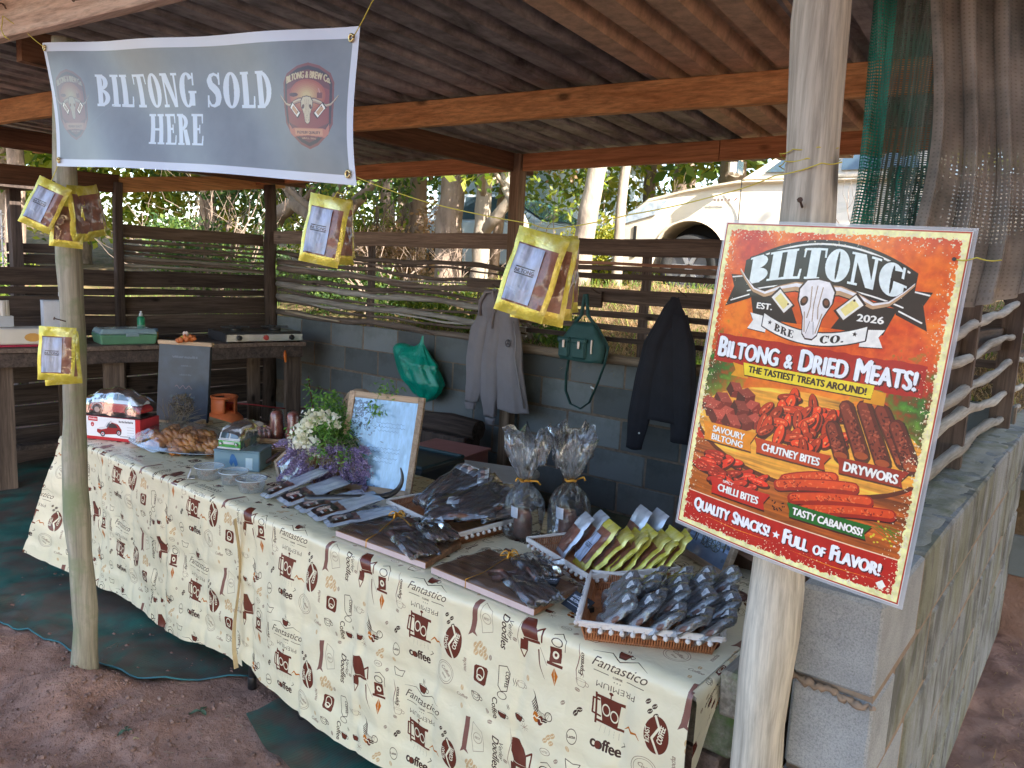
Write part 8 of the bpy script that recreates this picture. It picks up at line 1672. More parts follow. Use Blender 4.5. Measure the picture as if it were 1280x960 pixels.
bk = thing('round_basket', 'round wicker basket left of the flowers holding wrapped sausages', 'basket', (-2.98, 2.08, TZ)); wicker_round(bk, 0.085, 0.115, 0.1, 24, 11, wick)
mb = MB(); mb.lathe([(0.08, 0.01), (0, 0.012)], 24); mb.build('basket_floor', wick, bk)
redm = mat('red_sausage', (0.35, 0.09, 0.06), (0.2, 0.05, 0.04), rough=0.25, nscale=30, coat=0.6, c3=(0.5, 0.2, 0.14))
for x, y, lb in ((-3.0, 2.07, 'wrapped red sausage standing in the basket, left one'), (-2.93, 2.11, 'wrapped red sausage standing in the basket, right one by the flowers')):
    t = thing('wrapped_sausage', lb, 'sausage', (x, y, TZ+0.06), 0, 'wrapped sausages in the round basket'); mb = MB(); mb.smooth = True; mb.lathe([(0.02, 0), (0.034, 0.02), (0.036, 0.06), (0.03, 0.085), (0.026, 0.1), (0.028, 0.14), (0.02, 0.155), (0, 0.16)], 18, wob=lambda a, z: 1+0.06*math.sin(a*3+z*50)); mb.build('meat', redm, t); mb = MB(); mb.smooth = True; mb.lathe([(0.03, 0), (0.042, 0.02), (0.042, 0.06), (0.033, 0.09), (0.032, 0.14), (0.02, 0.165), (0, 0.17)], 18, wob=lambda a, z: 1+0.05*math.sin(a*7+z*80)); mb.build('wrap', cello, t)
t = thing('dark_horn_tip', 'short dark horn-like stick leaning by the round basket', 'stick', (-2.86, 1.93, TZ)); mb = MB(); mb.smooth = True; mb.tube([(-0.04, -0.04, 0.008), (0, 0, 0.03), (0.03, 0.04, 0.07)], [0.012, 0.009, 0.004], 10); mb.build('stick_body', mat('purple_brown', (0.12, 0.07, 0.08), rough=0.5), t)
# flower arrangement in two turned wooden pots
fl = thing('flower_arrangement', 'white roses, greenery and lavender spilling from brown wooden pots', 'flower arrangement', (-2.47, 2.02, TZ))
potm = wood('turned_wood', (0.3, 0.13, 0.07), (0.15, 0.06, 0.035), 2, 0.35)
for x, y, h_, r in ((-0.07, -0.05, 0.15, 0.045), (0.07, 0.03, 0.17, 0.052), (0.0, 0.08, 0.16, 0.05)):
    mb = MB(); mb.smooth = True; mb.lathe([(r*0.8, 0), (r, 0.01), (r*1.05, h_*0.5), (r, h_), (r*0.85, h_), (r*0.8, h_*0.9), (0, h_*0.88)], 24, (x, y, 0)); mb.build('pot', potm, fl)
leafg = leafm('fresh_leaf', (0.13, 0.3, 0.06), (0.07, 0.17, 0.05), (0.25, 0.42, 0.1), 0.3); fy = Vector((-2.47, 2.02, TZ))
mb = MB(); mb.smooth = True; rr = random.Random(9); sprigs = []
for k in range(60):
    a = rr.uniform(0, 6.28); el = rr.uniform(0.1, 1.3); L = rr.uniform(0.12, 0.26)*(0.55 if math.cos(a)*0.8+math.sin(a)*0.5 > 0.2 else 1); d = Vector((math.cos(a)*math.cos(el), 0.7*math.sin(a)*math.cos(el), math.sin(el))); p = Vector((0, 0, 0.16)); P = [p, p+d*L*0.5+Vector((0, 0, 0.02)), p+d*L+Vector((0, 0, -0.03*math.cos(el)))]; mb.tube(P, 0.0014, 4); sprigs.append((P[-1], d, L))
for p, d in ((Vector((0.12, 0.02, 0.24)), Vector((0.3, 0.2, 0.9))), (Vector((0.1, 0.06, 0.24)), Vector((0.45, 0.3, 0.8))), (Vector((-0.1, 0, 0.26)), Vector((-0.7, 0, 0.5)))):
    P = [p+d*0.17*t+Vector((0, 0, 0.02*t)) for t in (0, 0.5, 1)]; mb.tube(P, 0.0016, 4); sprigs += [(P[1], d, 0.1), (P[2], d, 0.1)]
mb.build('stems', mat('green_stem', (0.15, 0.25, 0.07)), fl)
blobs = [(fy.x+p.x, fy.y+p.y, fy.z+p.z, 0.035, 0.03, 0.03) for p, d, L in sprigs]
leaf_cloud('leaves', blobs+[(fy.x-0.02, fy.y, fy.z+0.23, 0.1, 0.07, 0.08)]*2, 3200, 0.021, leafg, fl, asp=0.35, fill=0.2, kind='stuff')
leaf_cloud('trailing_leaves', [(fy.x+0.08, fy.y-0.02, fy.z+0.15, 0.035, 0.03, 0.08)]*3, 500, 0.016, leafm('dark_fresh_leaf', (0.06, 0.14, 0.05), (0.03, 0.08, 0.03), (0.1, 0.2, 0.05)), fl, kind='stuff')
petal = mat('white_petal', (0.85, 0.83, 0.8), (0.8, 0.76, 0.7), rough=0.6, bump=0.1)
wpet = leafm('white_petals', (0.85, 0.84, 0.8), (0.75, 0.72, 0.68), (0.9, 0.89, 0.87), 0.2)
for dx, dz, r in ((-0.165, 0.19, 0.026), (-0.1, 0.165, 0.034), (-0.125, 0.185, 0.02), (-0.115, 0.275, 0.028), (-0.078, 0.29, 0.027), (-0.02, 0.275, 0.027), (-0.135, 0.24, 0.02)):
    c = fy+Vector((dx*0.78+0.055, dx*0.62-0.07, dz)); leaf_cloud('rose', [(c.x, c.y, c.z, r, r, r*0.85)], 60, 0.022, wpet, fl, asp=0.85, fill=0.4, kind='stuff')
lav = leafm('lavender', (0.32, 0.25, 0.52), (0.2, 0.15, 0.35), (0.5, 0.42, 0.72), 0.25); lavs = []; mb = MB(); mb.smooth = True
for k in range(130):
    x0 = rr.uniform(-0.2, 0.13); p = Vector((x0*0.5, -0.04, 0.17)); q = Vector((x0*0.95+0.07+rr.gauss(0, 0.02), x0*0.6-0.1+rr.gauss(0, 0.02), rr.uniform(0.02, 0.19))); mb.tube([p, (p+q)/2+Vector((0, 0, 0.04)), q], 0.001, 4)
    d = (q-p).normalized(); L = rr.uniform(0.03, 0.06)
    for j in range(4): c = fy+q-d*L*j/4*0.9; lavs.append((c.x, c.y, c.z, 0.0055, 0.0055, 0.008))
mb.build('lavender_stems', mat('lav_stem', (0.3, 0.28, 0.17), (0.2, 0.18, 0.12)), fl); leaf_cloud('lavender_heads', lavs, 14000, 0.0075, lav, fl, asp=0.7, kind='stuff'); 
leaf_cloud('dry_sprigs', [(fy.x-0.02, fy.y-0.08, fy.z+0.12, 0.13, 0.05, 0.07)]*2, 1400, 0.014, leafm('dry_sprig', (0.3, 0.26, 0.16), (0.18, 0.15, 0.1), (0.42, 0.36, 0.24)), fl, asp=0.2, droop=0.6, kind='stuff')
t = thing('straw_dome', 'tan rounded woven dome poking up behind the roses', 'straw dome', (-2.50, 2.14, TZ)); mb = MB(); mb.smooth = True; mb.lathe([(0.09, 0), (0.09, 0.3), (0.085, 0.33), (0.065, 0.36), (0.03, 0.378), (0, 0.38)], 24, sx=1.0, sy=0.7); mb.build('dome', mat('straw_tan', (0.5, 0.34, 0.22), (0.36, 0.23, 0.14), rough=0.8, bump=0.6, bscale=60), t); mb = MB(); [mb.ball((0.05*math.cos(a), -0.05, 0.335+0.01*math.sin(a*3)), 0.006, 6, 4) for a in (1.2, 1.6, 2.1)]; mb.build('eyelets', black, t)
# framed pictures
framw = wood('frame_oak', (0.55, 0.42, 0.3), (0.4, 0.28, 0.19), 2, 0.6); framx = wood('frame_oak', (0.55, 0.42, 0.3), (0.4, 0.28, 0.19), 0, 0.6)
def frame(name, label, W, Hh, fw, img, p, xd, yd, glass=True):
    t = thing(name, label, 'picture frame', p, 0, None, rot=frame_of(xd, yd))   # origin lower centre, y up the frame, z out
    for sx in (-1, 1): mb = MB(); mb.prism([(sx*(W/2-fw), 0.0 if True else 0), (sx*W/2, 0.0), (sx*W/2, Hh), (sx*(W/2-fw), Hh)][::sx], -0.009, 0.009, axis=2); mb.build('side_bar', framw, t, bevel=0.002)
    for y in (0, Hh-fw): mb = MB(); mb.box((0, y+fw/2, 0), (W-2*fw-0.001, fw, 0.017), ch=0.002); mb.build('cross_bar', framx, t)
    mb = MB(); mb.grid(lambda u, v: ((u-0.5)*(W-2*fw), fw+v*(Hh-2*fw), 0.002), 1, 1); mb.build('picture', img, t); mb = MB(); mb.box((0, Hh/2, -0.006), (W-fw, Hh-fw, 0.004)); mb.build('backing', black, t); return t
frame('large_frame', 'tall oak-framed sheet with painted blue glare and scribbles, right of the flowers', 0.335, 0.40, 0.025, imgmat('frame_glare_large', glare_print(), rough=0.12, coat=1.0, spec=0.8, repeat=False), (-2.265, 2.01, TZ+0.003), (0.93, 0.36, 0.0), (0.03, 0.33, 1))
frame('diamond_frame', 'small framed picture standing on its corner under the lavender', 0.155, 0.155, 0.014, imgmat('frame_print_small', photo_img(5, (0.62, 0.75, 0.95)), rough=0.15, coat=0.8, repeat=False), (-2.60, 1.88, TZ+0.0), (0.72, 0.2, 0.68), (-0.68, 0.25, 0.72))
frame('oak_photo_frame', 'oak-framed black and white country picture leaning behind the front baskets', 0.25, 0.30, 0.02, imgmat('frame_print_photo', photo_img(9, (0.62, 0.74, 0.92)), rough=0.15, coat=0.8, repeat=False), (-0.965, 2.255, TZ+0.003), (0.86, -0.5, 0.0), (0.02, 0.42, 1))
# silver dry-wors pouches fanned along the front edge
sp_ = make_pack('drywors_pouch', 'x', 0.115, 0.26, 0.016, sil_foil, 2, window=(0.12, 0.88, 0.08, 0.45), wmat=meat_dk, lab=(0.14, 0.86, 0.05, 0.36), labm=foil_lab, group='silver pouches fanned along the front edge', lump=0.003)
tops = [((-2.475, 1.66), (-0.6, 0.9), 'leftmost silver pouch of the fan, its blank grey end lifted'), ((-2.36, 1.665), (-0.62, 0.85), 'second silver pouch of the fan from the left'), ((-2.25, 1.655), (-0.66, 0.8), 'third silver pouch of the fan with a dark printed end'), ((-2.15, 1.64), (-0.7, 0.74), 'fourth silver pouch of the fan, half under the horn'), ((-2.06, 1.63), (-0.72, 0.7), 'rightmost silver pouch of the fan next to the first wooden board')]
for k, ((x, y), d, lb) in enumerate(tops):
    d = Vector((0.2+0.06*k+(0.1, -0.06, 0.05, -0.08, 0.06)[k], 0.95, 0)).normalized(); yd = Vector((d.x, d.y, (0.34, 0.22, 0.16, 0.2, 0.13)[k])); xd = Vector((d.y, -d.x, (0.1, -0.06, 0.04, -0.03, 0.05)[k])); o = sp_ if sp_ not in used else copy_tree(sp_); used.add(sp_)
    top = Vector((x, y, TZ+0.014))+yd.normalized()*0.25; put(o, top, frame_of(xd, yd)); o['label'] = lb
hn = thing('horn', 'black curved antelope horn with its tip pointing up in front of the large frame', 'horn', (-2.16, 1.78, TZ)); mb = MB(); mb.smooth = True
HP = [(-0.13, -0.07, 0.03), (-0.04, -0.02, 0.045), (0.05, 0.06, 0.05), (0.1, 0.13, 0.055), (0.115, 0.17, 0.08), (0.115, 0.185, 0.12), (0.1, 0.185, 0.155)]; HP = [Vector(p) for p in HP]; Q = []
for k in range(len(HP)-1):
    for j in range(5): Q.append(HP[k].lerp(HP[k+1], j/5))
Q.append(HP[-1]); Q = [Q[0]]+[(Q[max(0, i-2)]+Q[i-1]+Q[i]+Q[i+1]+Q[min(len(Q)-1, i+2)])/5 for i in range(1, len(Q)-1)]+[Q[-1]]
mb.tube(Q, [0.017*(1-i/len(Q))**0.7*(1+0.05*math.sin(i*2.2))+0.001 for i in range(len(Q))], 12); mb.build('horn_body', mat('horn_black', (0.035, 0.035, 0.038), rough=0.3, coat=0.4), hn)
# wicker trays with pom-pom trim
wk2 = mat('brown_wicker', (0.4, 0.15, 0.06), (0.2, 0.07, 0.03), rough=0.45, nscale=50, c3=(0.5, 0.22, 0.1)); trim = mat('lace_trim', (0.78, 0.74, 0.72), (0.66, 0.6, 0.58), rough=0.9, bump=0.6, bscale=150)
def tray(name, label, A, B, C, D, h_, flare=0.02):
    """corner points A,B,C,D of the base (front left, front right, back right, back left)"""
    c = (Vector(A)+Vector(B)+Vector(C)+Vector(D))/4; t = thing(name, label, 'basket tray', (c.x, c.y, TZ)); P = [Vector((p[0]-c.x, p[1]-c.y, 0)) for p in (A, B, C, D)]
    mb = MB(); mb.add([p+Vector((0, 0, 0.006)) for p in P], [(0, 1, 2, 3)]); mb.build('tray_floor', wk2, t, solid=0.006)
    reed = MB(); rim = MB(); rim.smooth = True; pom = MB(); pom.smooth = True; R0 = []
    for k in range(4):
        a, b = P[k], P[(k+1) % 4]; L = (b-a).length; out = Vector(((b-a).y, -(b-a).x, 0)).normalized(); n = int(L/0.0065)
        for i in range(n+1):
            q = a.lerp(b, i/n); reed.tube([q, q+out*flare*0.5+Vector((0, 0, h_*0.5)), q+out*flare+Vector((0, 0, h_))], 0.0026, 5, cap=False)
        for zz in (0.1, 0.55): reed.tube([a+out*flare*zz+Vector((0, 0, h_*zz)), b+out*flare*zz+Vector((0, 0, h_*zz))], 0.003, 5)
        ra, rb = a+out*flare, b+out*flare; R0.append((ra, rb, out))
        m_ = int(L/0.026)
        for i in range(m_+1):
            q = ra.lerp(rb, (i+0.3)/(m_+0.6)); pom.ball(q+out*0.008+Vector((0, 0, h_-0.013)), 0.0068, 8, 6); pom.tube([q+out*0.006+Vector((0, 0, h_-0.002)), q+out*0.008+Vector((0, 0, h_-0.01))], 0.002, 4)
    cs = []
    for k in range(4): ra, rb, o1 = R0[k]; pa = P[k]; prev = R0[k-1][2]; cs.append(pa+(o1+prev)*flare)
    reed.build('reeds', wk2, t, smooth=True)['kind'] = 'stuff'
    for k in range(4):
        a, b = cs[k], cs[(k+1) % 4]; rim.grid(lambda u, v: a.lerp(b, u)+Vector((0, 0, h_-0.008+0.014*v+0.0015*math.sin(u*60)))+R0[k][2]*0.004, 30, 1)
        rim.tube([a.lerp(b, q)+Vector((0, 0, h_+0.003)) for q in np.linspace(0, 1, 12)], 0.005, 6)
    rim.build('lace_band', trim, t); pom.build('pom_poms', trim, t)['kind'] = 'stuff'; return t
tray('basket_tray', 'wicker tray holding the big clear bags of dried meat, beside the tall frame', (-2.02, 1.90), (-1.63, 1.83), (-1.60, 2.10), (-1.98, 2.2), 0.045)
tray('basket_tray', 'wicker tray of upright yellow packs, middle of the three trays', (-1.40, 1.94), (-1.12, 1.84), (-0.97, 2.05), (-1.28, 2.17), 0.05)
tray('basket_tray', 'front wicker tray nearest the poster, filled with labelled clear sachets', (-0.955, 1.565), (-0.69, 1.72), (-0.81, 2.0), (-1.09, 1.83), 0.052)
# big clear bags in the first tray
bigm = meat_dk
def clear_pack(name, label, W, Hh, T, seed, group, white_top=False, sticker=None):
    t = thing(name, label, 'clear bag', (0, 0, 0), 0, group); rr = random.Random(seed)
    mb = MB(); mb.smooth = True
    for k in range(7):
        x = (k-3)*W*0.12; mb.tube([Vector((x+rr.uniform(-0.01, 0.01), -Hh*0.93, rr.uniform(-0.2, 0.2)*T)), Vector((x*1.1, -Hh*0.6, rr.uniform(-0.3, 0.3)*T)), Vector((x+rr.uniform(-0.015, 0.015), -Hh*rr.uniform(0.2, 0.35), 0))], [W*0.05, W*0.07, W*0.045], 8)
    mb.build('meat', bigm, t)
    mb = MB(); mb.smooth = True
    for sg in (1, -1): mb.grid(lambda u, v: pillow(W, Hh, T*1.4, u, v, sg, seed)+Vector((0, 0, 0.003*math.sin(u*19+v*13+seed))), 16, 20, flip=sg < 0)
    mb.build('film', clear, t)
    if white_top: mb = MB(); mb.grid(lambda u, v: pillow(W, Hh, T, lerp(0.02, 0.98, u), lerp(0.8, 0.99, v), 1, seed)+Vector((0, 0, 0.004)), 8, 3); mb.build('header_card', mat('header_white', (0.78, 0.82, 0.84), rough=0.4), t, smooth=True); mb = MB(); mb.grid(lambda u, v: pillow(W, Hh, T, lerp(0.3, 0.75, u), lerp(0.86, 0.93, v), 1, seed)+Vector((0, 0, 0.0055)), 4, 2); mb.build('print', mat('dull_red_print', (0.5, 0.35, 0.33)), t)
    if sticker:
        u0, v0, w_, h2 = sticker; mb = MB(); mb.grid(lambda u, v: pillow(W, Hh, T*1.4, u0+(u-0.5)*w_, v0+(v-0.5)*h2, 1, seed)+Vector((0, 0, 0.0045)), 4, 4); mb.build('sticker', mat('sticker_white', (0.7, 0.73, 0.78), rough=0.3), t)
    return t
def lay(o, base, d, lean, roll=0.0, scale=1.0):
    """pack whose bottom edge is at base, lying along direction d (xy) and raised by lean"""
    d = Vector((d[0], d[1], 0)).normalized(); yd = (d+Vector((0, 0, lean))).normalized(); xd = Vector((d.y, -d.x, roll)); return yd, xd
gq = 'clear bags of dried meat in the first tray'
defs = [((-1.93, 1.95), (0.25, 0.9), 0.55, 0.15, 0.26, True, 'bag with the white header card at the left of the first tray'), ((-1.85, 1.93), (0.55, 0.8), 0.45, 0.15, 0.27, False, 'second bag in the first tray, its shiny top raised'), ((-1.76, 1.93), (0.6, 0.75), 0.35, 0.16, 0.25, False, 'dark bag in the middle of the first tray'), ((-1.68, 1.98), (0.5, 0.7), 0.3, 0.14, 0.22, False, 'bag at the back right of the first tray'), ((-1.84, 1.88), (0.85, 0.6), 0.16, 0.19, 0.26, False, 'large front bag lying across the first tray')]
defs += [((-1.9, 2.02), (0.75, 0.6), 0.5, 0.13, 0.2, True, 'half-hidden bag with a white header behind the first tray bags'), ((-1.72, 1.9), (0.3, 0.9), 0.3, 0.12, 0.18, False, 'small bag crossing the middle of the first tray')]
for k, (b, d, ln, W, Hh, wt_, lb) in enumerate(defs):
    o = clear_pack('meat_bag', lb, W, Hh, 0.03, k, gq, wt_, (0.5, 0.4, 0.3, 0.16) if k == 4 else None); yd, xd = lay(o, b, d, ln, roll=-0.05*k); put(o, Vector((b[0], b[1], TZ+0.035+0.006*k))+yd*Hh, frame_of(xd, yd))
# cutting boards under cellophane with gold ribbon
brd = wood('board_wood', (0.4, 0.2, 0.1), (0.18, 0.08, 0.04), 0, 0.4, knots=False); brd_e = mat('board_edge', (0.62, 0.5, 0.5), (0.5, 0.38, 0.38), rough=0.4)
gold_r = mat('gold_ribbon', (0.8, 0.42, 0.05), (0.6, 0.28, 0.03), rough=0.3, metal=0.3)
def board(label, A, B, C, D, seed, card=False):
    c = (Vector(A)+Vector(B)+Vector(C)+Vector(D))/4; t = thing('cutting_board', label, 'cutting board', (c.x, c.y, TZ), 0, 'gift boards of meat in cellophane'); P = [(p[0]-c.x, p[1]-c.y) for p in (A, B, C, D)]
    mb = MB(); mb.prism(P, 0.003, 0.023, axis=2); mb.build('board', brd, t, bevel=0.003)
    pa, pb = Vector((*P[0], 0)), Vector((*P[1], 0)); out = Vector(((pb-pa).y, -(pb-pa).x, 0)).normalized(); mb = MB(); mb.grid(lambda u, v: pa.lerp(pb, u)+out*0.0025+Vector((0, 0, 0.004+0.018*v)), 10, 1); mb.build('pale_edge', brd_e, t)
    ctr = Vector((0, 0, 0)); ax = (pb-pa).normalized(); ay = (Vector((*P[3], 0))-pa).normalized(); Lx = (pb-pa).length; Ly = (Vector((*P[3], 0))-pa).length; rr = random.Random(seed)
    mb = MB(); mb.smooth = True
    for k in range(7): q = ax*rr.uniform(-0.02, 0.3)*Lx+ay*(rr.uniform(-0.2, 0.35))*Ly; d_ = (ax*rr.uniform(0.5, 1)+ay*rr.uniform(-0.5, 0.6)).normalized(); mb.tube([q-d_*0.05+Vector((0, 0, 0.035)), q+Vector((0, 0, 0.042+0.012*rr.random())), q+d_*0.05+Vector((0, 0, 0.034))], [0.009, 0.013, 0.008], 8)
    mb.ball(ax*0.1*Lx+ay*0.2*Ly+Vector((0, 0, 0.04)), 0.022, 10, 8); mb.build('dried_meat', meat_dk, t)
    mb = MB(); mb.smooth = True
    def wf(u, v):
        e = max(abs(2*u-1), abs(2*v-1)); p = pa+ax*Lx*u+ay*Ly*v; bump_ = 0.05*math.exp(-(((u-0.62)/0.28)**2+((v-0.55)/0.4)**2)); z = 0.026+0.004+bump_+0.006*math.sin(u*21+seed)*math.sin(v*17+u*8)*(e < 0.97)
        if e > 0.96: z = 0.024
        return Vector((p.x, p.y, z))
    mb.grid(wf, 40, 26); mb.build('cellophane', cello, t)
    # ruffled cellophane bunch
    mb = MB(); mb.smooth = True
    mb.grid(lambda u, v: ax*(0.12*Lx+0.05*v*math.cos(u*6.28)+0.07*v)+ay*(0.25*Ly+0.05*v*math.sin(u*6.28)-0.02*v)+Vector((0, 0, 0.06+0.02*v+0.014*math.sin(u*38)*v)), 48, 8); mb.build('bunched_wrap', cello_top, t)
    mb = MB(); mb.smooth = True; p0 = pa+ax*Lx*0.36-ay*0.003; mb.tube([p0+Vector((0, 0, 0.002)), p0+Vector((0, 0, 0.028)), p0+ay*Ly*0.25+ax*0.01+Vector((0, 0, 0.036)), p0+ay*Ly*0.62+ax*0.03+Vector((0, 0, 0.072)), p0+ay*Ly+ax*0.04+Vector((0, 0, 0.026))], 0.0028, 6, sq=0.5)
    kn = p0+ay*Ly*0.62+ax*0.03+Vector((0, 0, 0.076))
    for sg, a in ((1, 0.3), (-1, 0.9), (1, 1.4), (-1, 2.0)):
        mb.tube([kn+Vector((0.022*s_*math.cos(a)*sg, 0.022*s_*math.sin(a)*sg, 0.012*math.sin(s_*2.4))) for s_ in np.linspace(0, 1.4, 7)]+[kn], 0.003, 5, sq=0.5)
    mb.tube([kn, kn+ax*0.045-ay*0.01+Vector((0, 0, -0.006)), kn+ax*0.085-ay*0.03+Vector((0, 0, -0.01))], 0.003, 5, sq=0.5); mb.build('ribbon', gold_r, t)
    return t, ax, ay, c
t1, ax1, ay1, c1 = board('wooden gift board left of the centre, meat and gold ribbon under cellophane', (-1.965, 1.59), (-1.555, 1.60), (-1.60, 1.81), (-2.04, 1.83), 3)
t2, ax2, ay2, c2_ = board('wooden gift board right of the centre with a small dark card under the cellophane', (-1.52, 1.59), (-1.125, 1.575), (-1.13, 1.79), (-1.5, 1.83), 8)
for (c, lb, dx, sc) in ((c1, 'small clear bag of meat on the front right of the left gift board', 0.02, 0.85), (c2_, 'small clear bag of meat on the front of the right gift board', 0.02, 0.85), (c1+Vector((0.02, 0.1)), 'clear bag of meat at the back of the left gift board', 0, 0.8), (c2_+Vector((-0.04, 0.1)), 'clear bag of meat at the back of the right gift board', 0.0, 0.8)):
    o = clear_pack('meat_bag', lb, 0.13*sc, 0.19*sc, 0.022, int(c.x*-10+c.y*30), 'clear bags of dried meat on the gift boards', False, None); yd = Vector((-0.85, 0.3, 0.08)).normalized(); put(o, Vector((c.x+dx+0.1, c.y-0.055, TZ+(0.045 if 'front' in lb else 0.065)))+yd*0.06, frame_of(Vector((0.3, 0.85, 0.0)), yd))
t = thing('price_card', 'dark card with white writing on the right gift board', 'card', (c2_.x+0.14, c2_.y-0.0, TZ+0.046), 0.35); mb = MB(); mb.grid(lambda u, v: ((u-0.5)*0.075, (v-0.5)*0.045, 0.004+0.006*u), 2, 2); mb.build('card_face', card_m, t, solid=0.001); mb = MB(); mb.box((0, 0, 0.0), (0.07, 0.04, 0.002)); mb.build('card_back', black, t)
t = thing('price_card', 'dark card with white writing leaning against the front tray', 'card', (-1.055, 1.675, TZ+0.012), -0.35); mb = MB(); mb.grid(lambda u, v: ((u-0.5)*0.085, (v-0.5)*0.05, 0.028*v+0.004), 2, 2); mb.build('card_face', card_m, t, solid=0.001); mb = MB(); mb.box((0, 0.02, 0.008), (0.07, 0.02, 0.014)); mb.build('card_foot', black, t)
# gift bags
def gift(label, x, y, s, seed):
    t = thing('gift_bag', label, 'gift bag', (x, y, TZ), seed, 'cellophane gift bags tied with gold'); rr = random.Random(seed)
    mb = MB(); mb.smooth = True; mb.lathe([(0.0, 0.003), (0.029, 0.003), (0.031, 0.01), (0.03, 0.065), (0.024, 0.08), (0.022, 0.09), (0, 0.091)], 20); mb.build('jar', meat_dk, t)
    mb = MB(); mb.grid(lambda u, v: (0.04*math.cos(-2.4+u*1.0-seed), 0.04*math.sin(-2.4+u*1.0-seed), 0.07+0.035*v), 6, 1); mb.build('label', mat('gift_label', (0.7, 0.74, 0.82), rough=0.3), t)
    mb = MB(); mb.smooth = True
    mb.lathe([(0.0, 0.001), (0.052, 0.002), (0.06, 0.02), (0.062, 0.08), (0.058, 0.12), (0.045, 0.15), (0.02, 0.178), (0.012, 0.186)], 48, wob=lambda a, z: 1+0.1*math.sin(a*4+seed+z*20)+0.05*math.sin(a*9+z*45)); mb.build('bag', cello, t)
    mb = MB(); mb.smooth = True
    for L_ in range(2):
        mb.lathe([(0.012, 0.188), (0.02, 0.205), (0.032, 0.235), (0.042+0.01*L_, 0.275), (0.05+0.012*L_, 0.315+0.012*L_)], 72, wob=lambda a, z: 1+0.28*math.sin(a*(5+2*L_)+seed)+0.16*math.sin(a*13+seed*2+z*30)+0.07*math.sin(a*29+L_))
    mb.v = [(x_, y_, z_+(0.03*math.sin(math.atan2(y_, x_)*5+seed)+0.015*math.sin(math.atan2(y_, x_)*11) if z_ > 0.25 else 0)) for x_, y_, z_ in mb.v]; mb.build('ruffled_top', cello_top, t)
    mb = MB(); mb.smooth = True; mb.tube([(0.0155*math.cos(a), 0.0155*math.sin(a), 0.187+0.002*math.sin(a*3)) for a in np.linspace(0, 2*PI, 19)], 0.0042, 6); mb.tube([(0.01, -0.016, 0.188), (0.03, -0.03, 0.19), (0.04, -0.032, 0.178)], 0.003, 5); mb.tube([(-0.01, -0.016, 0.188), (-0.035, -0.02, 0.2), (-0.04, -0.022, 0.19)], 0.003, 5); mb.build('tie', gold_r, t)
    t.scale = (s, s, s); return t
gift('cellophane gift bag tied with gold, left one of the pair behind the boards', -1.535, 2.05, 1.08, 1); gift('cellophane gift bag tied with gold, right one of the pair next to the yellow packs', -1.415, 2.15, 1.12, 3)
# yellow packs standing in the middle tray
ys_ = make_pack('snack_pack', 'x', 0.095, 0.17, 0.016, yel_foil, 6, group='yellow snack packs standing in the middle tray', lab=(0.18, 0.66, 0.1, 0.68), labm=lab_m)
ys2 = make_pack('snack_pack', 'x', 0.095, 0.17, 0.016, yel_foil, 9, window=(0.12, 0.88, 0.1, 0.72), lab=None, group='yellow snack packs standing in the middle tray')
ws_ = make_pack('snack_pack', 'x', 0.09, 0.16, 0.018, sil_foil, 12, window=(0.1, 0.9, 0.1, 0.66), lab=None, group='pale snack packs standing in the middle tray')
ordn = ['first', 'second', 'third', 'fourth', 'fifth', 'sixth', 'seventh', 'eighth', 'ninth']
def stand(proto, x, y, dd, lean, label, sc=1.0, z=0.012, Hh=0.17):
    o = proto if proto not in used else copy_tree(proto); used.add(proto); d = Vector((dd[0], dd[1], 0)).normalized(); yd = (d*lean+Vector((0, 0, 1))).normalized(); xd = Vector((d.y, -d.x, 0)); put(o, Vector((x, y, TZ+z))+yd*Hh*sc, frame_of(xd, yd), scale=sc); o['label'] = label; return o
stand(ws_, -1.33, 1.98, (0.7, 0.9), 0.75, 'pale silver-topped pack at the left end of the middle tray, front one', Hh=0.16); stand(ws_, -1.30, 2.03, (0.7, 0.9), 0.7, 'pale silver-topped pack behind it at the left end of the middle tray', Hh=0.16); stand(ws_, -1.17, 2.08, (0.7, 0.9), 0.5, 'pale pack rising at the back of the middle tray', Hh=0.17, sc=1.1); stand(ws_, -1.12, 2.1, (0.7, 0.9), 0.5, 'pale pack at the back of the middle tray near the picture frame', Hh=0.17, sc=1.08)
stand(ys_, -1.225, 1.93, (0.62, 0.9), 0.85, 'front yellow snack pack with a glare-tinted label in the middle tray', 1.05)
for k, (x, y) in enumerate(((-1.19, 1.95), (-1.165, 1.965), (-1.14, 1.975), (-1.115, 1.99), (-1.09, 2.0), (-1.065, 2.01), (-1.04, 2.02), (-1.015, 2.035))): stand(ys2, x, y, (0.8, 0.75+0.3*math.sin(k*2.3)), 0.95-0.03*k+0.15*math.sin(k*1.7), ordn[k+1]+' yellow snack pack from the left in the middle tray', 1.0)
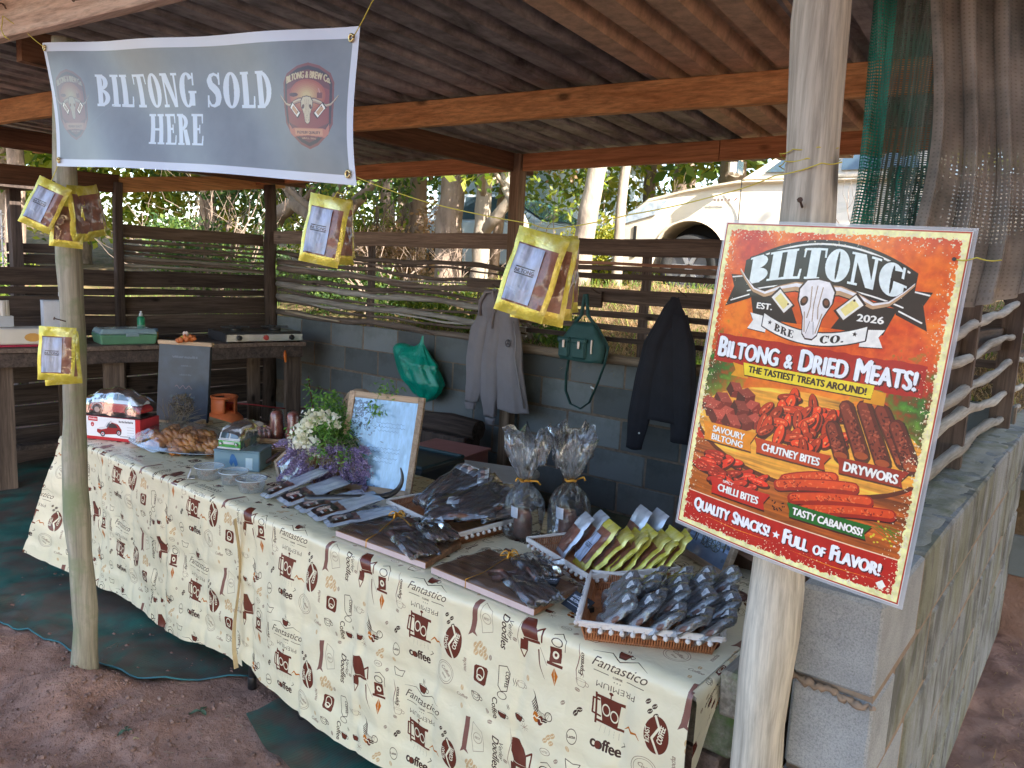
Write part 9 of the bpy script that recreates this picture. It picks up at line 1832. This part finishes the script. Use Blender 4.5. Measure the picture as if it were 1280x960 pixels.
# clear sachets in the front tray
sc_ = thing('sachet', 'x', 'sachet', (0, 0, 0), 0, 'clear sachets with white stickers in the front tray')
mb = MB(); mb.smooth = True; rr = random.Random(2)
for k in range(6): x = (k-2.5)*0.011; mb.tube([(x, -0.105, 0), (x+rr.uniform(-0.008, 0.008), -0.07, rr.uniform(-0.004, 0.004)), (x+rr.uniform(-0.01, 0.01), -0.042, 0)], [0.007, 0.0085, 0.006], 7)
mb.build('meat', meat_dk, sc_)
mb = MB(); mb.smooth = True
for sg in (1, -1): mb.grid(lambda u, v: pillow(0.085, 0.13, 0.026, u, v, sg, 3, crimp=0.2)+Vector((0, 0, 0.004*math.sin(u*8)*v*(1 if sg > 0 else 1))), 12, 16, flip=sg < 0)
mb.build('film', film('sachet_film', tint=(0.85, 0.9, 0.96), haze=0.16, rough=0.05, bscale=20, bump=0.25, boost=1.5), sc_)  # milky bluish haze stands in for bright highlights on the film
mb = MB(); mb.grid(lambda u, v: pillow(0.085, 0.13, 0.02, lerp(0.38, 0.64, u), lerp(0.74, 0.9, v), 1, 3)+Vector((0, 0, 0.0055)), 3, 3); mb.build('sticker', mat('sticker_white', 0), sc_)
mb = MB(); mb.grid(lambda u, v: pillow(0.085, 0.13, 0.02, lerp(0.44, 0.58, u), lerp(0.78, 0.85, v), 1, 3)+Vector((0, 0, 0.0062)), 2, 2); mb.build('sticker_print', mat('sticker_grey', (0.45, 0.5, 0.58)), sc_)
Av, Bv, Cv_, Dv = Vector((-0.955, 1.565)), Vector((-0.69, 1.72)), Vector((-0.81, 2.0)), Vector((-1.09, 1.83)); rowsn = ['front', 'second', 'third', 'back']
for j in range(4):
    for i in range(5):
        if j == 3 and i in (0,): continue
        u, v = (i+0.35+0.15*(j % 2))/5.0, (j+0.25)/4.2; p = Av.lerp(Bv, u).lerp(Dv.lerp(Cv_, u), v); a = 0.55+random.uniform(-0.4, 0.4)
        stand(sc_, p.x, p.y, (math.cos(a), math.sin(a)*0.7), 1.15+random.uniform(-0.2, 0.15), 'clear sachet with white sticker, %s from left in the %s row of the front tray' % (ordn[i], rowsn[j]), 1.0, z=0.018+0.006*j+random.uniform(0, 0.012), Hh=0.13)
# coaster by the frame
t = thing('coaster', 'round dark brown coaster on the cloth beside the pale pole', 'coaster', (-0.79, 2.10, TZ)); mb = MB(); mb.smooth = True; mb.lathe([(0.04, 0), (0.041, 0.003), (0.04, 0.006), (0, 0.006)], 28); mb.build('disc', mat('coaster_brown', (0.15, 0.06, 0.04), (0.1, 0.04, 0.03)), t); mb = MB(); [mb.box((0, 0.012*k, 0.0066), (0.05, 0.003, 0.0006)) for k in (-1, 0, 1)]; mb.build('print', mat('coaster_print', (0.5, 0.36, 0.26)), t)
bpy.context.view_layer.update()
